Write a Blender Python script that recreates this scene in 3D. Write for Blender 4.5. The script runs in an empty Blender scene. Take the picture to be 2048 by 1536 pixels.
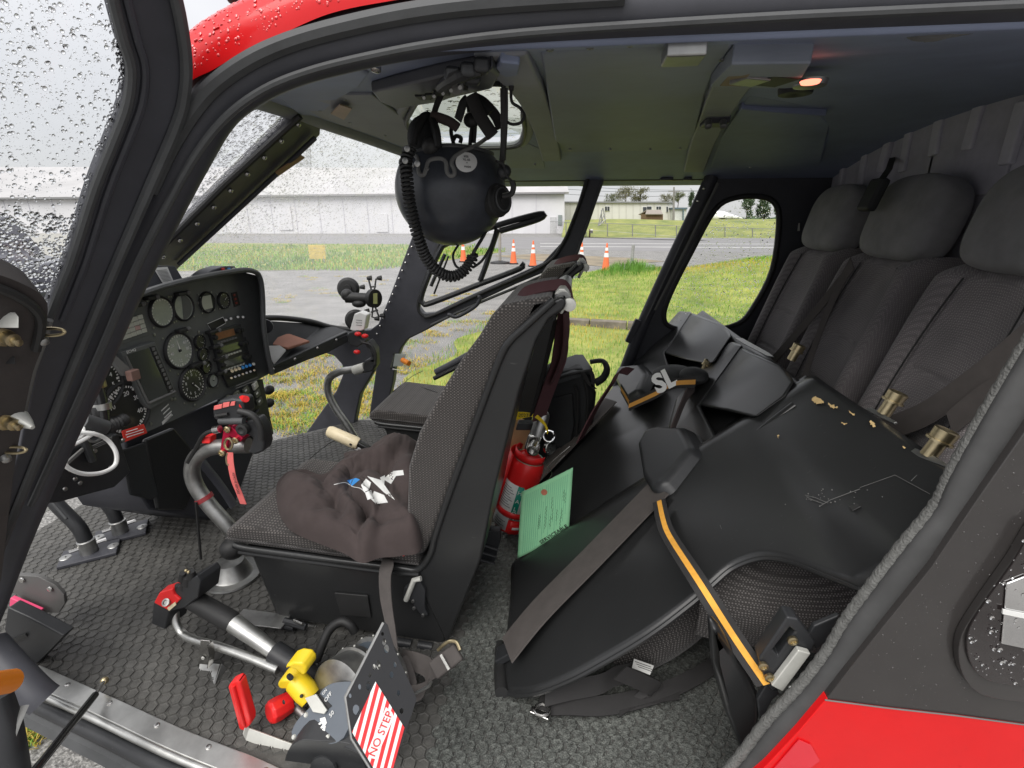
import bpy, bmesh, math, random
import numpy as np
from mathutils import Vector as V, Matrix
R_ = math.radians
random.seed(7)
rng = np.random.default_rng(11)
SC = bpy.context.scene
COL = SC.collection
# ------------------------------------------------------------------ camera
CAMZ, YAW, PITCH = 1.75, R_(7.0), R_(18.2)
cd = bpy.data.cameras.new('camera'); cd.sensor_width = 36.0; cd.lens = 36.0 * 1000 / 2048
cd.clip_start = 0.02; cd.clip_end = 900
cam = bpy.data.objects.new('camera', cd); COL.objects.link(cam)
cam.location = (0, 0, CAMZ); cam.rotation_euler = (R_(90) - PITCH, 0, YAW)
SC.camera = cam
# ------------------------------------------------------------------ sky, overcast
SUN_EL, SUN_AZ = R_(52), R_(200)
W = bpy.data.worlds.new('World'); SC.world = W; W.use_nodes = True
nt = W.node_tree; nt.nodes.clear()
sky = nt.nodes.new('ShaderNodeTexSky'); sky.sky_type = 'NISHITA'; sky.sun_disc = False
sky.sun_elevation = SUN_EL; sky.sun_rotation = SUN_AZ
tc = nt.nodes.new('ShaderNodeTexCoord')
nz = nt.nodes.new('ShaderNodeTexNoise'); nz.inputs['Scale'].default_value = 2.2; nz.inputs['Detail'].default_value = 5
rp = nt.nodes.new('ShaderNodeValToRGB')
rp.color_ramp.elements[0].position = .3; rp.color_ramp.elements[0].color = (.80, .80, .83, 1)
rp.color_ramp.elements[1].position = .7; rp.color_ramp.elements[1].color = (1.0, .99, 1.0, 1)
sc_ = nt.nodes.new('ShaderNodeVectorMath'); sc_.operation = 'SCALE'; sc_.inputs['Scale'].default_value = 6.6
mx = nt.nodes.new('ShaderNodeMix'); mx.data_type = 'RGBA'; mx.inputs['Factor'].default_value = .93
bg = nt.nodes.new('ShaderNodeBackground'); bg.inputs['Strength'].default_value = .105
ow = nt.nodes.new('ShaderNodeOutputWorld')
L = nt.links.new
# CIE overcast sky: zenith about three times as bright as the horizon
sx_ = nt.nodes.new('ShaderNodeSeparateXYZ'); mr_ = nt.nodes.new('ShaderNodeMapRange'); mr_.inputs['From Min'].default_value = 0; mr_.inputs['From Max'].default_value = 1; mr_.inputs['To Min'].default_value = 3.5; mr_.inputs['To Max'].default_value = 9.0
L(tc.outputs['Generated'], sx_.inputs[0]); L(sx_.outputs['Z'], mr_.inputs['Value']); L(mr_.outputs['Result'], sc_.inputs['Scale'])
L(tc.outputs['Generated'], nz.inputs['Vector']); L(nz.outputs['Fac'], rp.inputs['Fac'])
L(rp.outputs['Color'], sc_.inputs[0]); L(sky.outputs['Color'], mx.inputs['A']); L(sc_.outputs['Vector'], mx.inputs['B'])
L(mx.outputs['Result'], bg.inputs['Color']); L(bg.outputs[0], ow.inputs[0])
sd = bpy.data.lights.new('sun', 'SUN'); sd.energy = 1.5; sd.angle = R_(50); sd.color = (1, .97, .92)
so = bpy.data.objects.new('sun', sd); COL.objects.link(so); so.location = (-20, -30, 60)
# light arrives from behind the camera: overcast, so nearly shadowless
so.rotation_euler = (R_(38), 0, R_(-20))
SC.view_settings.view_transform = 'Standard'; SC.view_settings.look = 'None'
SC.view_settings.exposure = 1.02; SC.view_settings.gamma = 1.0; SC.view_settings.use_curve_mapping = False
SC.cycles.max_bounces = 12; SC.cycles.transparent_max_bounces = 24; SC.cycles.transmission_bounces = 8
SC.cycles.caustics_refractive = False; SC.cycles.caustics_reflective = False
SC.cycles.sample_clamp_indirect = 4
# ------------------------------------------------------------------ measured points: a picture ray met with a real plane
_H = V((-math.sin(YAW), math.cos(YAW), 0)); _R = V((math.cos(YAW), math.sin(YAW), 0)); _Z = V((0, 0, 1))
_F = _H * math.cos(PITCH) - _Z * math.sin(PITCH); _U = _H * math.sin(PITCH) + _Z * math.cos(PITCH)
C0 = V((0, 0, CAMZ))
def ray(x, y): return _R * ((x - 1024) / 1000) + _U * ((768 - y) / 1000) + _F
def onp(x, y, p0, n):
    d = ray(x, y); return C0 + d * ((V(p0) - C0).dot(n) / d.dot(n))
def X(x, y, v): return onp(x, y, (v, 0, 0), V((1, 0, 0)))
def Y(x, y, v): return onp(x, y, (0, v, 0), V((0, 1, 0)))
def Z(x, y, v): return onp(x, y, (0, 0, v), V((0, 0, 1)))
def D(x, y, d): return C0 + ray(x, y) * d              # at depth d along the view axis
def Ys(pts, v): return [Y(x, y, v) for x, y in pts]
def Zs(pts, v): return [Z(x, y, v) for x, y in pts]
def Xs(pts, v): return [X(x, y, v) for x, y in pts]
# ------------------------------------------------------------------ mesh builder
def spline(pts, n=6, closed=False):
    P = [V(p) for p in pts]; m = len(P); out = []
    if m < 3: return P
    for i in range(m if closed else m - 1):
        if closed: a, b, c, d = P[i - 1], P[i], P[(i + 1) % m], P[(i + 2) % m]
        else: a, b, c, d = P[max(i - 1, 0)], P[i], P[i + 1], P[min(i + 2, m - 1)]
        for k in range(n):
            t = k / n
            out.append(.5 * ((2 * b) + (c - a) * t + (2 * a - 5 * b + 4 * c - d) * t * t + (3 * b - a - 3 * c + d) * t ** 3))
    if not closed: out.append(P[-1])
    return out
def spl2(pts, n=5, closed=False):
    return [(p.x, p.y) for p in spline([(a, b, 0) for a, b in pts], n, closed)]
def axes(z, x=None):
    z = V(z).normalized()
    x = V(x) if x is not None else (V((1, 0, 0)) if abs(z.x) < .9 else V((0, 1, 0)))
    x = (x - z * x.dot(z)).normalized(); return x, z.cross(x), z
class MB:
    def __init__(s): s.v = []; s.f = []; s.m = []
    def add(s, vs, fs, m=0):
        o = len(s.v); s.v += [tuple(p) for p in vs]; s.f += [tuple(i + o for i in f) for f in fs]; s.m += [m] * len(fs); return s
    def obox(s, c, ax, sz, m=0, taper=1.0):
        c = V(c); a, b, d = [V(q) for q in ax]; vs = []
        for k in (-.5, .5):
            t = taper if k > 0 else 1
            for i, j in ((-.5, -.5), (.5, -.5), (.5, .5), (-.5, .5)): vs.append(c + a * (i * sz[0] * t) + b * (j * sz[1] * t) + d * (k * sz[2]))
        return s.add(vs, [(3, 2, 1, 0), (4, 5, 6, 7), (0, 1, 5, 4), (1, 2, 6, 5), (2, 3, 7, 6), (3, 0, 4, 7)], m)
    def box(s, lo, hi, m=0):
        lo, hi = V(lo), V(hi); return s.obox((lo + hi) / 2, ((1, 0, 0), (0, 1, 0), (0, 0, 1)), hi - lo, m)
    def prism(s, poly, vec, m=0):
        n = len(poly); P = [V(p) for p in poly]; vec = V(vec)
        return s.add(P + [p + vec for p in P], [tuple(range(n))[::-1], tuple(range(n, 2 * n))] + [(i, (i + 1) % n, (i + 1) % n + n, i + n) for i in range(n)], m)
    def tube(s, pts, r, n=10, closed=False, m=0, flat=None):
        P = [V(p) for p in pts]; k = len(P); rs = r if isinstance(r, (list, tuple)) else [r] * k
        T = [((P[(i + 1) % k] - P[i - 1]) if closed else (P[min(i + 1, k - 1)] - P[max(i - 1, 0)])).normalized() for i in range(k)]
        x, y, _ = axes(T[0], flat[0] if flat else None); vs = []
        for i in range(k):
            if flat and i == 0: pass
            x = (x - T[i] * x.dot(T[i])).normalized(); y = T[i].cross(x)
            a, b = (rs[i] * flat[1], rs[i] * flat[2]) if flat else (rs[i], rs[i])
            for j in range(n):
                q = 2 * math.pi * j / n; vs.append(P[i] + x * (math.cos(q) * a) + y * (math.sin(q) * b))
        fs = []
        for i in range(k if closed else k - 1):
            for j in range(n):
                a = i * n + j; b = i * n + (j + 1) % n; c = ((i + 1) % k) * n
                fs.append((a, b, c + (j + 1) % n, c + j))
        if not closed: fs += [tuple(range(n))[::-1], tuple(range((k - 1) * n, k * n))]
        return s.add(vs, fs, m)
    def lathe(s, o, ax, prof, n=24, m=0, xdir=None):
        x, y, z = axes(ax, xdir); o = V(o); vs = []; k = len(prof)
        for h, r in prof:
            for j in range(n):
                q = 2 * math.pi * j / n; vs.append(o + z * h + x * (math.cos(q) * r) + y * (math.sin(q) * r))
        fs = [(i * n + j, i * n + (j + 1) % n, (i + 1) * n + (j + 1) % n, (i + 1) * n + j) for i in range(k - 1) for j in range(n)]
        fs += [tuple(range(n))[::-1], tuple(range((k - 1) * n, k * n))]
        return s.add(vs, fs, m)
    def ball(s, c, r, n=12, k=8, ax=None, m=0):
        r = r if isinstance(r, (list, tuple)) else (r, r, r); x, y, z = ax or (V((1, 0, 0)), V((0, 1, 0)), V((0, 0, 1))); c = V(c); vs = []
        for i in range(k + 1):
            t = math.pi * i / k - math.pi / 2; rr = max(math.cos(t), 1e-3)
            for j in range(n):
                q = 2 * math.pi * j / n; vs.append(c + x * (math.cos(q) * rr * r[0]) + y * (math.sin(q) * rr * r[1]) + z * (math.sin(t) * r[2]))
        return s.add(vs, [(i * n + j, i * n + (j + 1) % n, (i + 1) * n + (j + 1) % n, (i + 1) * n + j) for i in range(k) for j in range(n)], m)
    def grid(s, fn, nu, nv, m=0, keep=None):
        vs = [fn(i / nu, j / nv) for i in range(nu + 1) for j in range(nv + 1)]; w = nv + 1
        fs = [(i * w + j, (i + 1) * w + j, (i + 1) * w + j + 1, i * w + j + 1) for i in range(nu) for j in range(nv)
              if keep is None or keep((i + .5) / nu, (j + .5) / nv)]
        return s.add(vs, fs, m)
    def strip(s, A, B, m=0):
        n = len(A); return s.add(list(A) + list(B), [(i, i + 1, n + i + 1, n + i) for i in range(n - 1)], m)
    def belt(s, pts, wid, th, m=0, w2=None):
        """flat webbing: path pts, width vector(s), thickness"""
        P = [V(p) for p in pts]; k = len(P); vs = []
        for i in range(k):
            w = V(wid[i] if isinstance(wid, list) else wid); t = (P[min(i + 1, k - 1)] - P[max(i - 1, 0)]).normalized()
            nn = t.cross(w).normalized() * (th / 2)
            vs += [P[i] - w / 2 - nn, P[i] + w / 2 - nn, P[i] + w / 2 + nn, P[i] - w / 2 + nn]
        fs = [(i * 4 + j, i * 4 + (j + 1) % 4, i * 4 + 4 + (j + 1) % 4, i * 4 + 4 + j) for i in range(k - 1) for j in range(4)]
        return s.add(vs, fs + [(3, 2, 1, 0), tuple(range(4 * k - 4, 4 * k))], m)
    def build(s, name, mat, parent=None, bevel=0, smooth=40, seg=2, sub=0, solid=0, origin=None):
        me = bpy.data.meshes.new(name); P = np.array(s.v, dtype=float)
        if origin is None:
            lo, hi = P.min(0), P.max(0); origin = ((lo[0] + hi[0]) / 2, (lo[1] + hi[1]) / 2, lo[2])
        P = P - np.array(origin); me.from_pydata(P.tolist(), [], s.f)
        for q in (mat if isinstance(mat, (list, tuple)) else [mat]): me.materials.append(q)
        if any(s.m): me.polygons.foreach_set('material_index', s.m)
        me.update()
        bm = bmesh.new(); bm.from_mesh(me); bmesh.ops.recalc_face_normals(bm, faces=bm.faces); bm.to_mesh(me); bm.free()
        if smooth:
            me.polygons.foreach_set('use_smooth', [True] * len(me.polygons)); me.set_sharp_from_angle(angle=R_(smooth))
        ob = bpy.data.objects.new(name, me); COL.objects.link(ob); ob.location = origin
        if solid:
            d = ob.modifiers.new('thick', 'SOLIDIFY'); d.thickness = solid; d.offset = 0
        if bevel:
            b = ob.modifiers.new('bevel', 'BEVEL'); b.width = bevel; b.segments = seg; b.limit_method = 'ANGLE'; b.angle_limit = R_(35); b.harden_normals = bool(smooth)
        if sub:
            d = ob.modifiers.new('subdivision', 'SUBSURF'); d.levels = d.render_levels = sub
        if parent is not None: par(ob, parent)
        return ob
def par(o, p):
    o.parent = p
    M = Matrix.Translation(-p.location); q = p.parent
    if q is not None: M = Matrix.Translation(-worldloc(p))
    o.matrix_parent_inverse = M
_WL = {}
def worldloc(p):
    # every object here is only translated; its 'location' is its world place when built
    return V(p.location)
def tag(o, label=None, cat=None, group=None, kind=None):
    if label: o['label'] = label
    if cat: o['category'] = cat
    if group: o['group'] = group
    if kind: o['kind'] = kind
    return o
def thing(name, label, cat, loc, group=None):
    o = bpy.data.objects.new(name, None); o.empty_display_size = .05; COL.objects.link(o); o.location = loc
    return tag(o, label, cat, group)
def kids(o): return [c for c in list(bpy.data.objects) if c.parent == o]
def copy_tree(o, parent=None):
    c = o.copy(); COL.objects.link(c)
    if parent is not None:
        inv = o.matrix_parent_inverse.copy(); c.parent = parent; c.matrix_parent_inverse = inv
    for ch in kids(o): copy_tree(ch, c)
    return c
def text(name, body, o, xd, yd, size, mat, parent=None, lift=.0012, align='CENTER', th=.0003, bold=0):
    cu = bpy.data.curves.new(name, 'FONT'); cu.body = body; cu.size = size; cu.align_x = align; cu.align_y = 'CENTER'; cu.extrude = th; cu.resolution_u = 3; cu.offset = bold
    tmp = bpy.data.objects.new(name, cu); me = bpy.data.meshes.new_from_object(tmp); bpy.data.objects.remove(tmp); me.materials.clear(); me.materials.append(mat)
    ob = bpy.data.objects.new(name, me); COL.objects.link(ob)
    x = V(xd).normalized(); z = x.cross(V(yd)).normalized(); y = z.cross(x)
    M = Matrix((x, y, z)).transposed(); ob.rotation_euler = M.to_euler(); ob.location = V(o) + z * lift
    if parent is not None:
        ob.parent = parent; ob.matrix_parent_inverse = Matrix.Translation(-V(parent.location))
    return ob
# ------------------------------------------------------------------ materials
MATS = {}
def mat(name, col, rough=.5, metal=0, vary=.15, vscale=8, bump=0, bscale=60, bdist=.002, coat=0, spec=.5, trans=0, ior=1.45, sheen=0, col2=None, detail=4, emit=None):
    m = bpy.data.materials.new(name); m.use_nodes = True; t = m.node_tree; b = t.nodes['Principled BSDF']; l = t.links.new
    col = tuple(col) + (1,)
    b.inputs['Roughness'].default_value = rough; b.inputs['Metallic'].default_value = metal
    b.inputs['Specular IOR Level'].default_value = spec; b.inputs['Coat Weight'].default_value = coat; b.inputs['Coat Roughness'].default_value = .08
    b.inputs['Transmission Weight'].default_value = trans; b.inputs['IOR'].default_value = ior
    b.inputs['Sheen Weight'].default_value = sheen
    b.inputs['Base Color'].default_value = col
    tcn = t.nodes.new('ShaderNodeTexCoord')
    if vary:
        n = t.nodes.new('ShaderNodeTexNoise'); n.inputs['Scale'].default_value = vscale; n.inputs['Detail'].default_value = detail; n.inputs['Roughness'].default_value = .65
        r = t.nodes.new('ShaderNodeValToRGB'); r.color_ramp.elements[0].position = .3; r.color_ramp.elements[1].position = .7
        c2 = col2 if col2 else col[:3]
        r.color_ramp.elements[0].color = tuple(c * (1 - vary) for c in col[:3]) + (1,); r.color_ramp.elements[1].color = tuple(min(1, c * (1 + vary)) for c in c2) + (1,)
        l(tcn.outputs['Object'], n.inputs['Vector']); l(n.outputs['Fac'], r.inputs['Fac']); l(r.outputs['Color'], b.inputs['Base Color'])
        rr = t.nodes.new('ShaderNodeMapRange'); rr.inputs['To Min'].default_value = max(0, rough * (1 - vary)); rr.inputs['To Max'].default_value = min(1, rough * (1 + vary))
        l(n.outputs['Fac'], rr.inputs['Value']); l(rr.outputs['Result'], b.inputs['Roughness'])
    if bump:
        n2 = t.nodes.new('ShaderNodeTexNoise'); n2.inputs['Scale'].default_value = bscale; n2.inputs['Detail'].default_value = 3
        bp = t.nodes.new('ShaderNodeBump'); bp.inputs['Strength'].default_value = bump; bp.inputs['Distance'].default_value = bdist
        l(tcn.outputs['Object'], n2.inputs['Vector']); l(n2.outputs['Fac'], bp.inputs['Height']); l(bp.outputs['Normal'], b.inputs['Normal'])
    if emit:
        b.inputs['Emission Color'].default_value = tuple(emit[:3]) + (1,); b.inputs['Emission Strength'].default_value = emit[3]
    MATS[name] = m; return m
def weave(name, dark, light, pitch=.006, rough=.9, thr=.55):
    """knitted spacer mesh fabric: rows of light stitches on dark yarn"""
    m = mat(name, dark, rough, vary=0, sheen=.15); t = m.node_tree; b = t.nodes['Principled BSDF']; l = t.links.new
    tcn = t.nodes.new('ShaderNodeTexCoord'); sp = t.nodes.new('ShaderNodeSeparateXYZ'); l(tcn.outputs['Object'], sp.inputs[0])
    k = 2 * math.pi / pitch
    def mth(op, a, bb=None):
        n = t.nodes.new('ShaderNodeMath'); n.operation = op
        for i, q in enumerate((a, bb)):
            if q is None: continue
            if isinstance(q, (int, float)): n.inputs[i].default_value = q
            else: l(q, n.inputs[i])
        return n.outputs[0]
    cs = [mth('COSINE', mth('MULTIPLY', sp.outputs[i], k * f)) for i, f in ((0, .8), (1, .62), (2, 1.0))]
    sx = mth('ADD', mth('ADD', mth('MULTIPLY', cs[0], cs[2]), mth('MULTIPLY', cs[0], cs[1])), mth('MULTIPLY', cs[1], cs[2]))
    mr = t.nodes.new('ShaderNodeMapRange'); mr.inputs['From Min'].default_value = thr - .5; mr.inputs['From Max'].default_value = thr + .6; l(sx, mr.inputs['Value'])
    n = t.nodes.new('ShaderNodeTexNoise'); n.inputs['Scale'].default_value = 14; l(tcn.outputs['Object'], n.inputs['Vector'])
    mxx = t.nodes.new('ShaderNodeMix'); mxx.data_type = 'RGBA'; mxx.inputs['A'].default_value = tuple(dark) + (1,); mxx.inputs['B'].default_value = tuple(light) + (1,)
    l(mth('MULTIPLY', mr.outputs['Result'], mth('ADD', n.outputs['Fac'], .4)), mxx.inputs['Factor']); l(mxx.outputs['Result'], b.inputs['Base Color'])
    bp = t.nodes.new('ShaderNodeBump'); bp.inputs['Strength'].default_value = .6; bp.inputs['Distance'].default_value = .0015
    l(mr.outputs['Result'], bp.inputs['Height']); l(bp.outputs['Normal'], b.inputs['Normal'])
    return m
def pane(name, tint=(.96, .97, .97), refl=.45, film=0):
    m = bpy.data.materials.new(name); m.use_nodes = True; t = m.node_tree; t.nodes.clear(); l = t.links.new
    o = t.nodes.new('ShaderNodeOutputMaterial'); a = t.nodes.new('ShaderNodeBsdfTransparent'); g = t.nodes.new('ShaderNodeBsdfGlossy')
    a.inputs[0].default_value = tuple(tint) + (1,); g.inputs['Roughness'].default_value = .03
    f = t.nodes.new('ShaderNodeFresnel'); f.inputs[0].default_value = 1.35
    k = t.nodes.new('ShaderNodeMath'); k.operation = 'MULTIPLY'; k.inputs[1].default_value = refl
    x = t.nodes.new('ShaderNodeMixShader'); l(f.outputs[0], k.inputs[0]); l(k.outputs[0], x.inputs[0]); l(a.outputs[0], x.inputs[1]); l(g.outputs[0], x.inputs[2]); l(x.outputs[0], o.inputs[0])
    if film:   # thin wet film: a little light scatters through it
        tr = t.nodes.new('ShaderNodeBsdfTranslucent'); y = t.nodes.new('ShaderNodeMixShader'); y.inputs[0].default_value = film; tr.inputs[0].default_value = (.9, .9, .92, 1)
        l(x.outputs[0], y.inputs[1]); l(tr.outputs[0], y.inputs[2]); l(y.outputs[0], o.inputs[0])
    return m
M = dict(
    plastic=mat('black_plastic', (.026, .027, .029), .42, vary=.2, vscale=14, bump=.15, bscale=320, bdist=.0006),
    shell=mat('black_composite', (.020, .0205, .021), .30, vary=.10, vscale=4, bump=.04, bscale=260, bdist=.001),
    frame=mat('dark_frame_paint', (.050, .051, .060), .5, vary=.15, vscale=10, bump=.1, bscale=300, bdist=.0004),
    rubber=mat('grey_rubber_seal', (.062, .064, .066), .6, vary=.2, vscale=12, bump=.25, bscale=150, bdist=.001),
    ceil=mat('ceiling_paint', (.225, .26, .37), .62, vary=.2, vscale=3, bump=.15, bscale=200, bdist=.0006),
    rib=mat('grey_rib_paint', (.25, .26, .29), .6, vary=.15, vscale=4, bump=.15, bscale=160, bdist=.0006),
    red=mat('red_paint', (.66, .008, .010), .3, vary=.06, vscale=5, coat=.35, spec=.35),
    darkskin=mat('dark_metallic_paint', (.036, .033, .032), .3, vary=.12, vscale=6, coat=.6),
    alu=mat('brushed_aluminium', (.52, .52, .50), .40, 1, vary=.15, vscale=20),
    alud=mat('dull_aluminium', (.36, .36, .35), .45, 1, vary=.2, vscale=25),
    steel=mat('steel', (.55, .54, .52), .25, 1, vary=.15, vscale=30),
    chrome=mat('chrome', (.85, .85, .85), .07, 1, vary=.05),
    brass=mat('anodised_brass', (.50, .42, .26), .35, 1, vary=.2, vscale=40),
    mattrub=mat('black_rubber_mat', (.075, .075, .072), .55, vary=.3, vscale=30, bump=.7, bscale=420, bdist=.002),
    matgrit=mat('worn_rubber_mat', (.088, .094, .090), .8, vary=.6, vscale=120, bump=1.0, bscale=300, bdist=.004),
    fabric=weave('mesh_fabric', (.040, .036, .034), (.16, .145, .135), .0068),
    fabricf=weave('fine_mesh_fabric', (.036, .033, .032), (.16, .15, .145), .0055),
    fabricr=weave('rear_seat_fabric', (.135, .124, .127), (.27, .25, .25), .0046),
    suede=mat('grey_headrest_fabric', (.21, .208, .215), .95, vary=.12, vscale=20, bump=.3, bscale=500, bdist=.0008, sheen=.1),
    hoodie=mat('brown_fleece', (.066, .052, .050), .97, vary=.12, vscale=16, bump=.5, bscale=500, bdist=.001, sheen=.03, spec=.15),
    belt=mat('grey_webbing', (.075, .066, .062), .8, vary=.12, vscale=30, bump=.5, bscale=900, bdist=.0006),
    beltm=mat('maroon_webbing', (.085, .035, .040), .8, vary=.12, vscale=30, bump=.5, bscale=900, bdist=.0006),
    beltb=mat('black_webbing', (.022, .021, .021), .8, vary=.12, vscale=30, bump=.5, bscale=700, bdist=.0006),
    orange=mat('orange_webbing', (.74, .36, .05), .75, vary=.12, vscale=60, bump=.5, bscale=500, bdist=.0006),
    white=mat('white_plastic', (.78, .78, .76), .4, vary=.05), offw=mat('pale_grey_metal', (.55, .55, .51), .45, .3, vary=.1, vscale=20),
    cream=mat('cream_plastic', (.72, .62, .42), .35, vary=.08, vscale=30), yellow=mat('yellow_plastic', (.78, .56, .02), .35, vary=.06),
    redp=mat('red_plastic', (.72, .02, .02), .35, vary=.08), redan=mat('red_anodised', (.55, .015, .06), .3, .6, vary=.1),
    pink=mat('faded_red_ribbon', (.75, .16, .15), .8, vary=.1, vscale=40), magenta=mat('pink_plastic', (.75, .08, .19), .4, vary=.05),
    green=mat('green_card', (.30, .66, .37), .8, vary=.05, vscale=6), teal=mat('teal_print', (.0, .27, .19), .5, vary=0), label=mat('white_label', (.72, .72, .70), .5, vary=.04, vscale=40),
    ink=mat('black_ink', (.02, .02, .02), .6, vary=0), inkw=mat('white_ink', (.75, .75, .73), .6, vary=0), blue=mat('blue_print', (.05, .28, .68), .6, vary=.05),
    panel=mat('instrument_panel_paint', (.11, .116, .114), .5, vary=.12, vscale=14, bump=.2, bscale=500, bdist=.0004),
    dial=mat('dial_black', (.018, .019, .019), .35, vary=0, coat=.5), dialg=mat('dial_grey', (.30, .32, .31), .4, vary=.1, vscale=60, coat=.6),
    screen=mat('dark_screen', (.052, .058, .052), .12, vary=.05, coat=.6), amber=mat('amber_screen', (.25, .10, .045), .3, vary=.2, vscale=60), lcd=mat('pale_lcd', (.46, .48, .40), .4, vary=.05),
    helmet=mat('satin_black_shell', (.042, .046, .055), .33, vary=.35, vscale=14, bump=.05, bscale=60, bdist=.001), rubberb=mat('black_rubber', (.020, .020, .020), .55, vary=.15),
    trim=mat('grey_trim', (.15, .15, .145), .6, vary=.1), nylon=mat('black_nylon', (.018, .019, .020), .7, vary=.25, vscale=30, bump=.4, bscale=400, bdist=.001),
    tan=mat('tan_board', (.38, .24, .12), .7, vary=.15), peel=mat('bare_primer', (.72, .52, .24), .7, vary=.15, vscale=60), orangep=mat('orange_plastic', (.85, .25, .02), .4, vary=.06),
    pleat=mat('pale_stiffener', (.50, .49, .54), .6, vary=.15),
    acryl=pane('clear_acrylic', (.93, .95, .94)), glass=pane('window_acrylic'), wglass=pane('windshield_acrylic', (.97, .975, .98), .08, .10), wetred=mat('wet_red_bead', (.62, .008, .010), .04, vary=0, coat=1, spec=.8), wetdark=mat('wet_dark_bead', (.045, .04, .038), .04, vary=0, coat=1, spec=.8), tinted=pane('roof_acrylic', (.84, .88, .74)),
    drop=mat('water', (1, 1, 1), 0.0, vary=0, trans=1, ior=1.33),
    redlamp=mat('lit_red_lamp', (.8, .12, .08), .4, vary=0, emit=(1, .22, .14, 1.4)),
)
def speckle(m, scale, lo, hi, a, b, fac=.6):
    t = m.node_tree; p = t.nodes['Principled BSDF']; l = t.links.new
    src = p.inputs['Base Color'].links[0].from_socket if p.inputs['Base Color'].links else None; tcn = t.nodes.new('ShaderNodeTexCoord')
    n = t.nodes.new('ShaderNodeTexNoise'); n.inputs['Scale'].default_value = scale; n.inputs['Detail'].default_value = 2
    r = t.nodes.new('ShaderNodeValToRGB'); r.color_ramp.elements[0].position = lo; r.color_ramp.elements[1].position = hi
    r.color_ramp.elements[0].color = tuple(a) + (1,); r.color_ramp.elements[1].color = tuple(b) + (1,)
    x = t.nodes.new('ShaderNodeMix'); x.data_type = 'RGBA'; x.blend_type = 'MULTIPLY'; x.inputs['Factor'].default_value = fac
    l(tcn.outputs['Object'], n.inputs['Vector']); l(n.outputs['Fac'], r.inputs['Fac']); l(src, x.inputs['A']); l(r.outputs['Color'], x.inputs['B']); l(x.outputs['Result'], p.inputs['Base Color'])
speckle(M['mattrub'], 2.6, .35, .68, (.62, .60, .58), (1.55, 1.5, 1.42), .8)
speckle(M['matgrit'], 3.2, .35, .68, (.65, .64, .62), (1.4, 1.38, 1.32), .8)
speckle(M['matgrit'], 420, .45, .62, (.75, .75, .75), (1.5, 1.5, 1.45), .7)
speckle(M['fabricr'], 5, .35, .7, (.78, .78, .78), (1.25, 1.22, 1.2), .7)
speckle(M['suede'], 7, .35, .7, (.8, .8, .8), (1.2, 1.18, 1.16), .7)
def dust(m, scale, thr, col, stretch=(1, 1, 1), amt=.6):
    """thin light scuffs: stretched noise, only its peaks"""
    t = m.node_tree; p = t.nodes['Principled BSDF']; l = t.links.new; src = p.inputs['Base Color'].links[0].from_socket
    tcn = t.nodes.new('ShaderNodeTexCoord'); mp = t.nodes.new('ShaderNodeMapping'); mp.inputs['Scale'].default_value = stretch; mp.inputs['Rotation'].default_value = (.4, .7, .9)
    n = t.nodes.new('ShaderNodeTexNoise'); n.inputs['Scale'].default_value = scale; n.inputs['Detail'].default_value = 4
    r = t.nodes.new('ShaderNodeMapRange'); r.inputs['From Min'].default_value = thr; r.inputs['From Max'].default_value = thr + .08; r.inputs['To Max'].default_value = amt
    x = t.nodes.new('ShaderNodeMix'); x.data_type = 'RGBA'; x.inputs['B'].default_value = tuple(col) + (1,)
    l(tcn.outputs['Object'], mp.inputs['Vector']); l(mp.outputs['Vector'], n.inputs['Vector']); l(n.outputs['Fac'], r.inputs['Value']); l(r.outputs['Result'], x.inputs['Factor']); l(src, x.inputs['A']); l(x.outputs['Result'], p.inputs['Base Color'])
dust(M['shell'], 26, .70, (.10, .10, .098), (1, 9, 3), .5); dust(M['shell'], 190, .75, (.3, .3, .28), (1, 1, 1), .6)
dust(M['frame'], 40, .70, (.14, .14, .135), (1, 6, 6), .5); dust(M['plastic'], 120, .72, (.2, .2, .19), (1, 3, 1), .5)
dust(M['helmet'], 60, .70, (.12, .12, .12), (1, 5, 2), .5); dust(M['ceil'], 60, .70, (.36, .36, .37), (1, 3, 1), .4)
# ================================================================== OUTSIDE
asphalt = mat('asphalt', (.205, .20, .19), .85, vary=.3, vscale=1.6, bump=.9, bscale=90, bdist=.012, detail=9)
speckle(asphalt, 70, .42, .62, (.55, .55, .55), (1.6, 1.6, 1.6), .8)
roadm = mat('road_asphalt', (.20, .195, .195), .8, vary=.12, vscale=.4, bump=.3, bscale=40, bdist=.01)
soil = mat('lawn_ground', (.16, .235, .035), .95, vary=.45, vscale=1.3, col2=(.25, .26, .06), bump=.8, bscale=30, bdist=.03, detail=9)
bank = mat('bank_grass', (.15, .22, .045), .95, vary=.35, vscale=.5, col2=(.24, .24, .07), bump=.8, bscale=6, bdist=.1, detail=10)
conc = mat('concrete', (.30, .285, .25), .9, vary=.3, vscale=3, bump=.4, bscale=60, bdist=.004, detail=8)
kerbm = mat('mossy_kerb', (.15, .13, .10), .95, vary=.5, vscale=5, bump=.6, bscale=50, bdist=.006, detail=8)
MB().add([(-350, -40, 0), (350, -40, 0), (350, 700, 0), (-350, 700, 0)], [(0, 1, 2, 3)]).build('ground', asphalt, origin=(0, 0, 0))
tag(bpy.data.objects['ground'], kind='structure')
def sheet(name, pts, z, m):
    return tag(MB().add([(p[0], p[1], z) for p in pts], [tuple(range(len(pts)))]).build(name, m, origin=(0, 0, 0)), kind='structure')
sheet('road', [Z(-900, 482, 0), Z(560, 485, 0), Z(1130, 500, 0), Z(1420, 504, 0), Z(2100, 512, 0), Z(2100, 479, 0), Z(1130, 474.5, 0), Z(-900, 468, 0)], .004, roadm)
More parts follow.
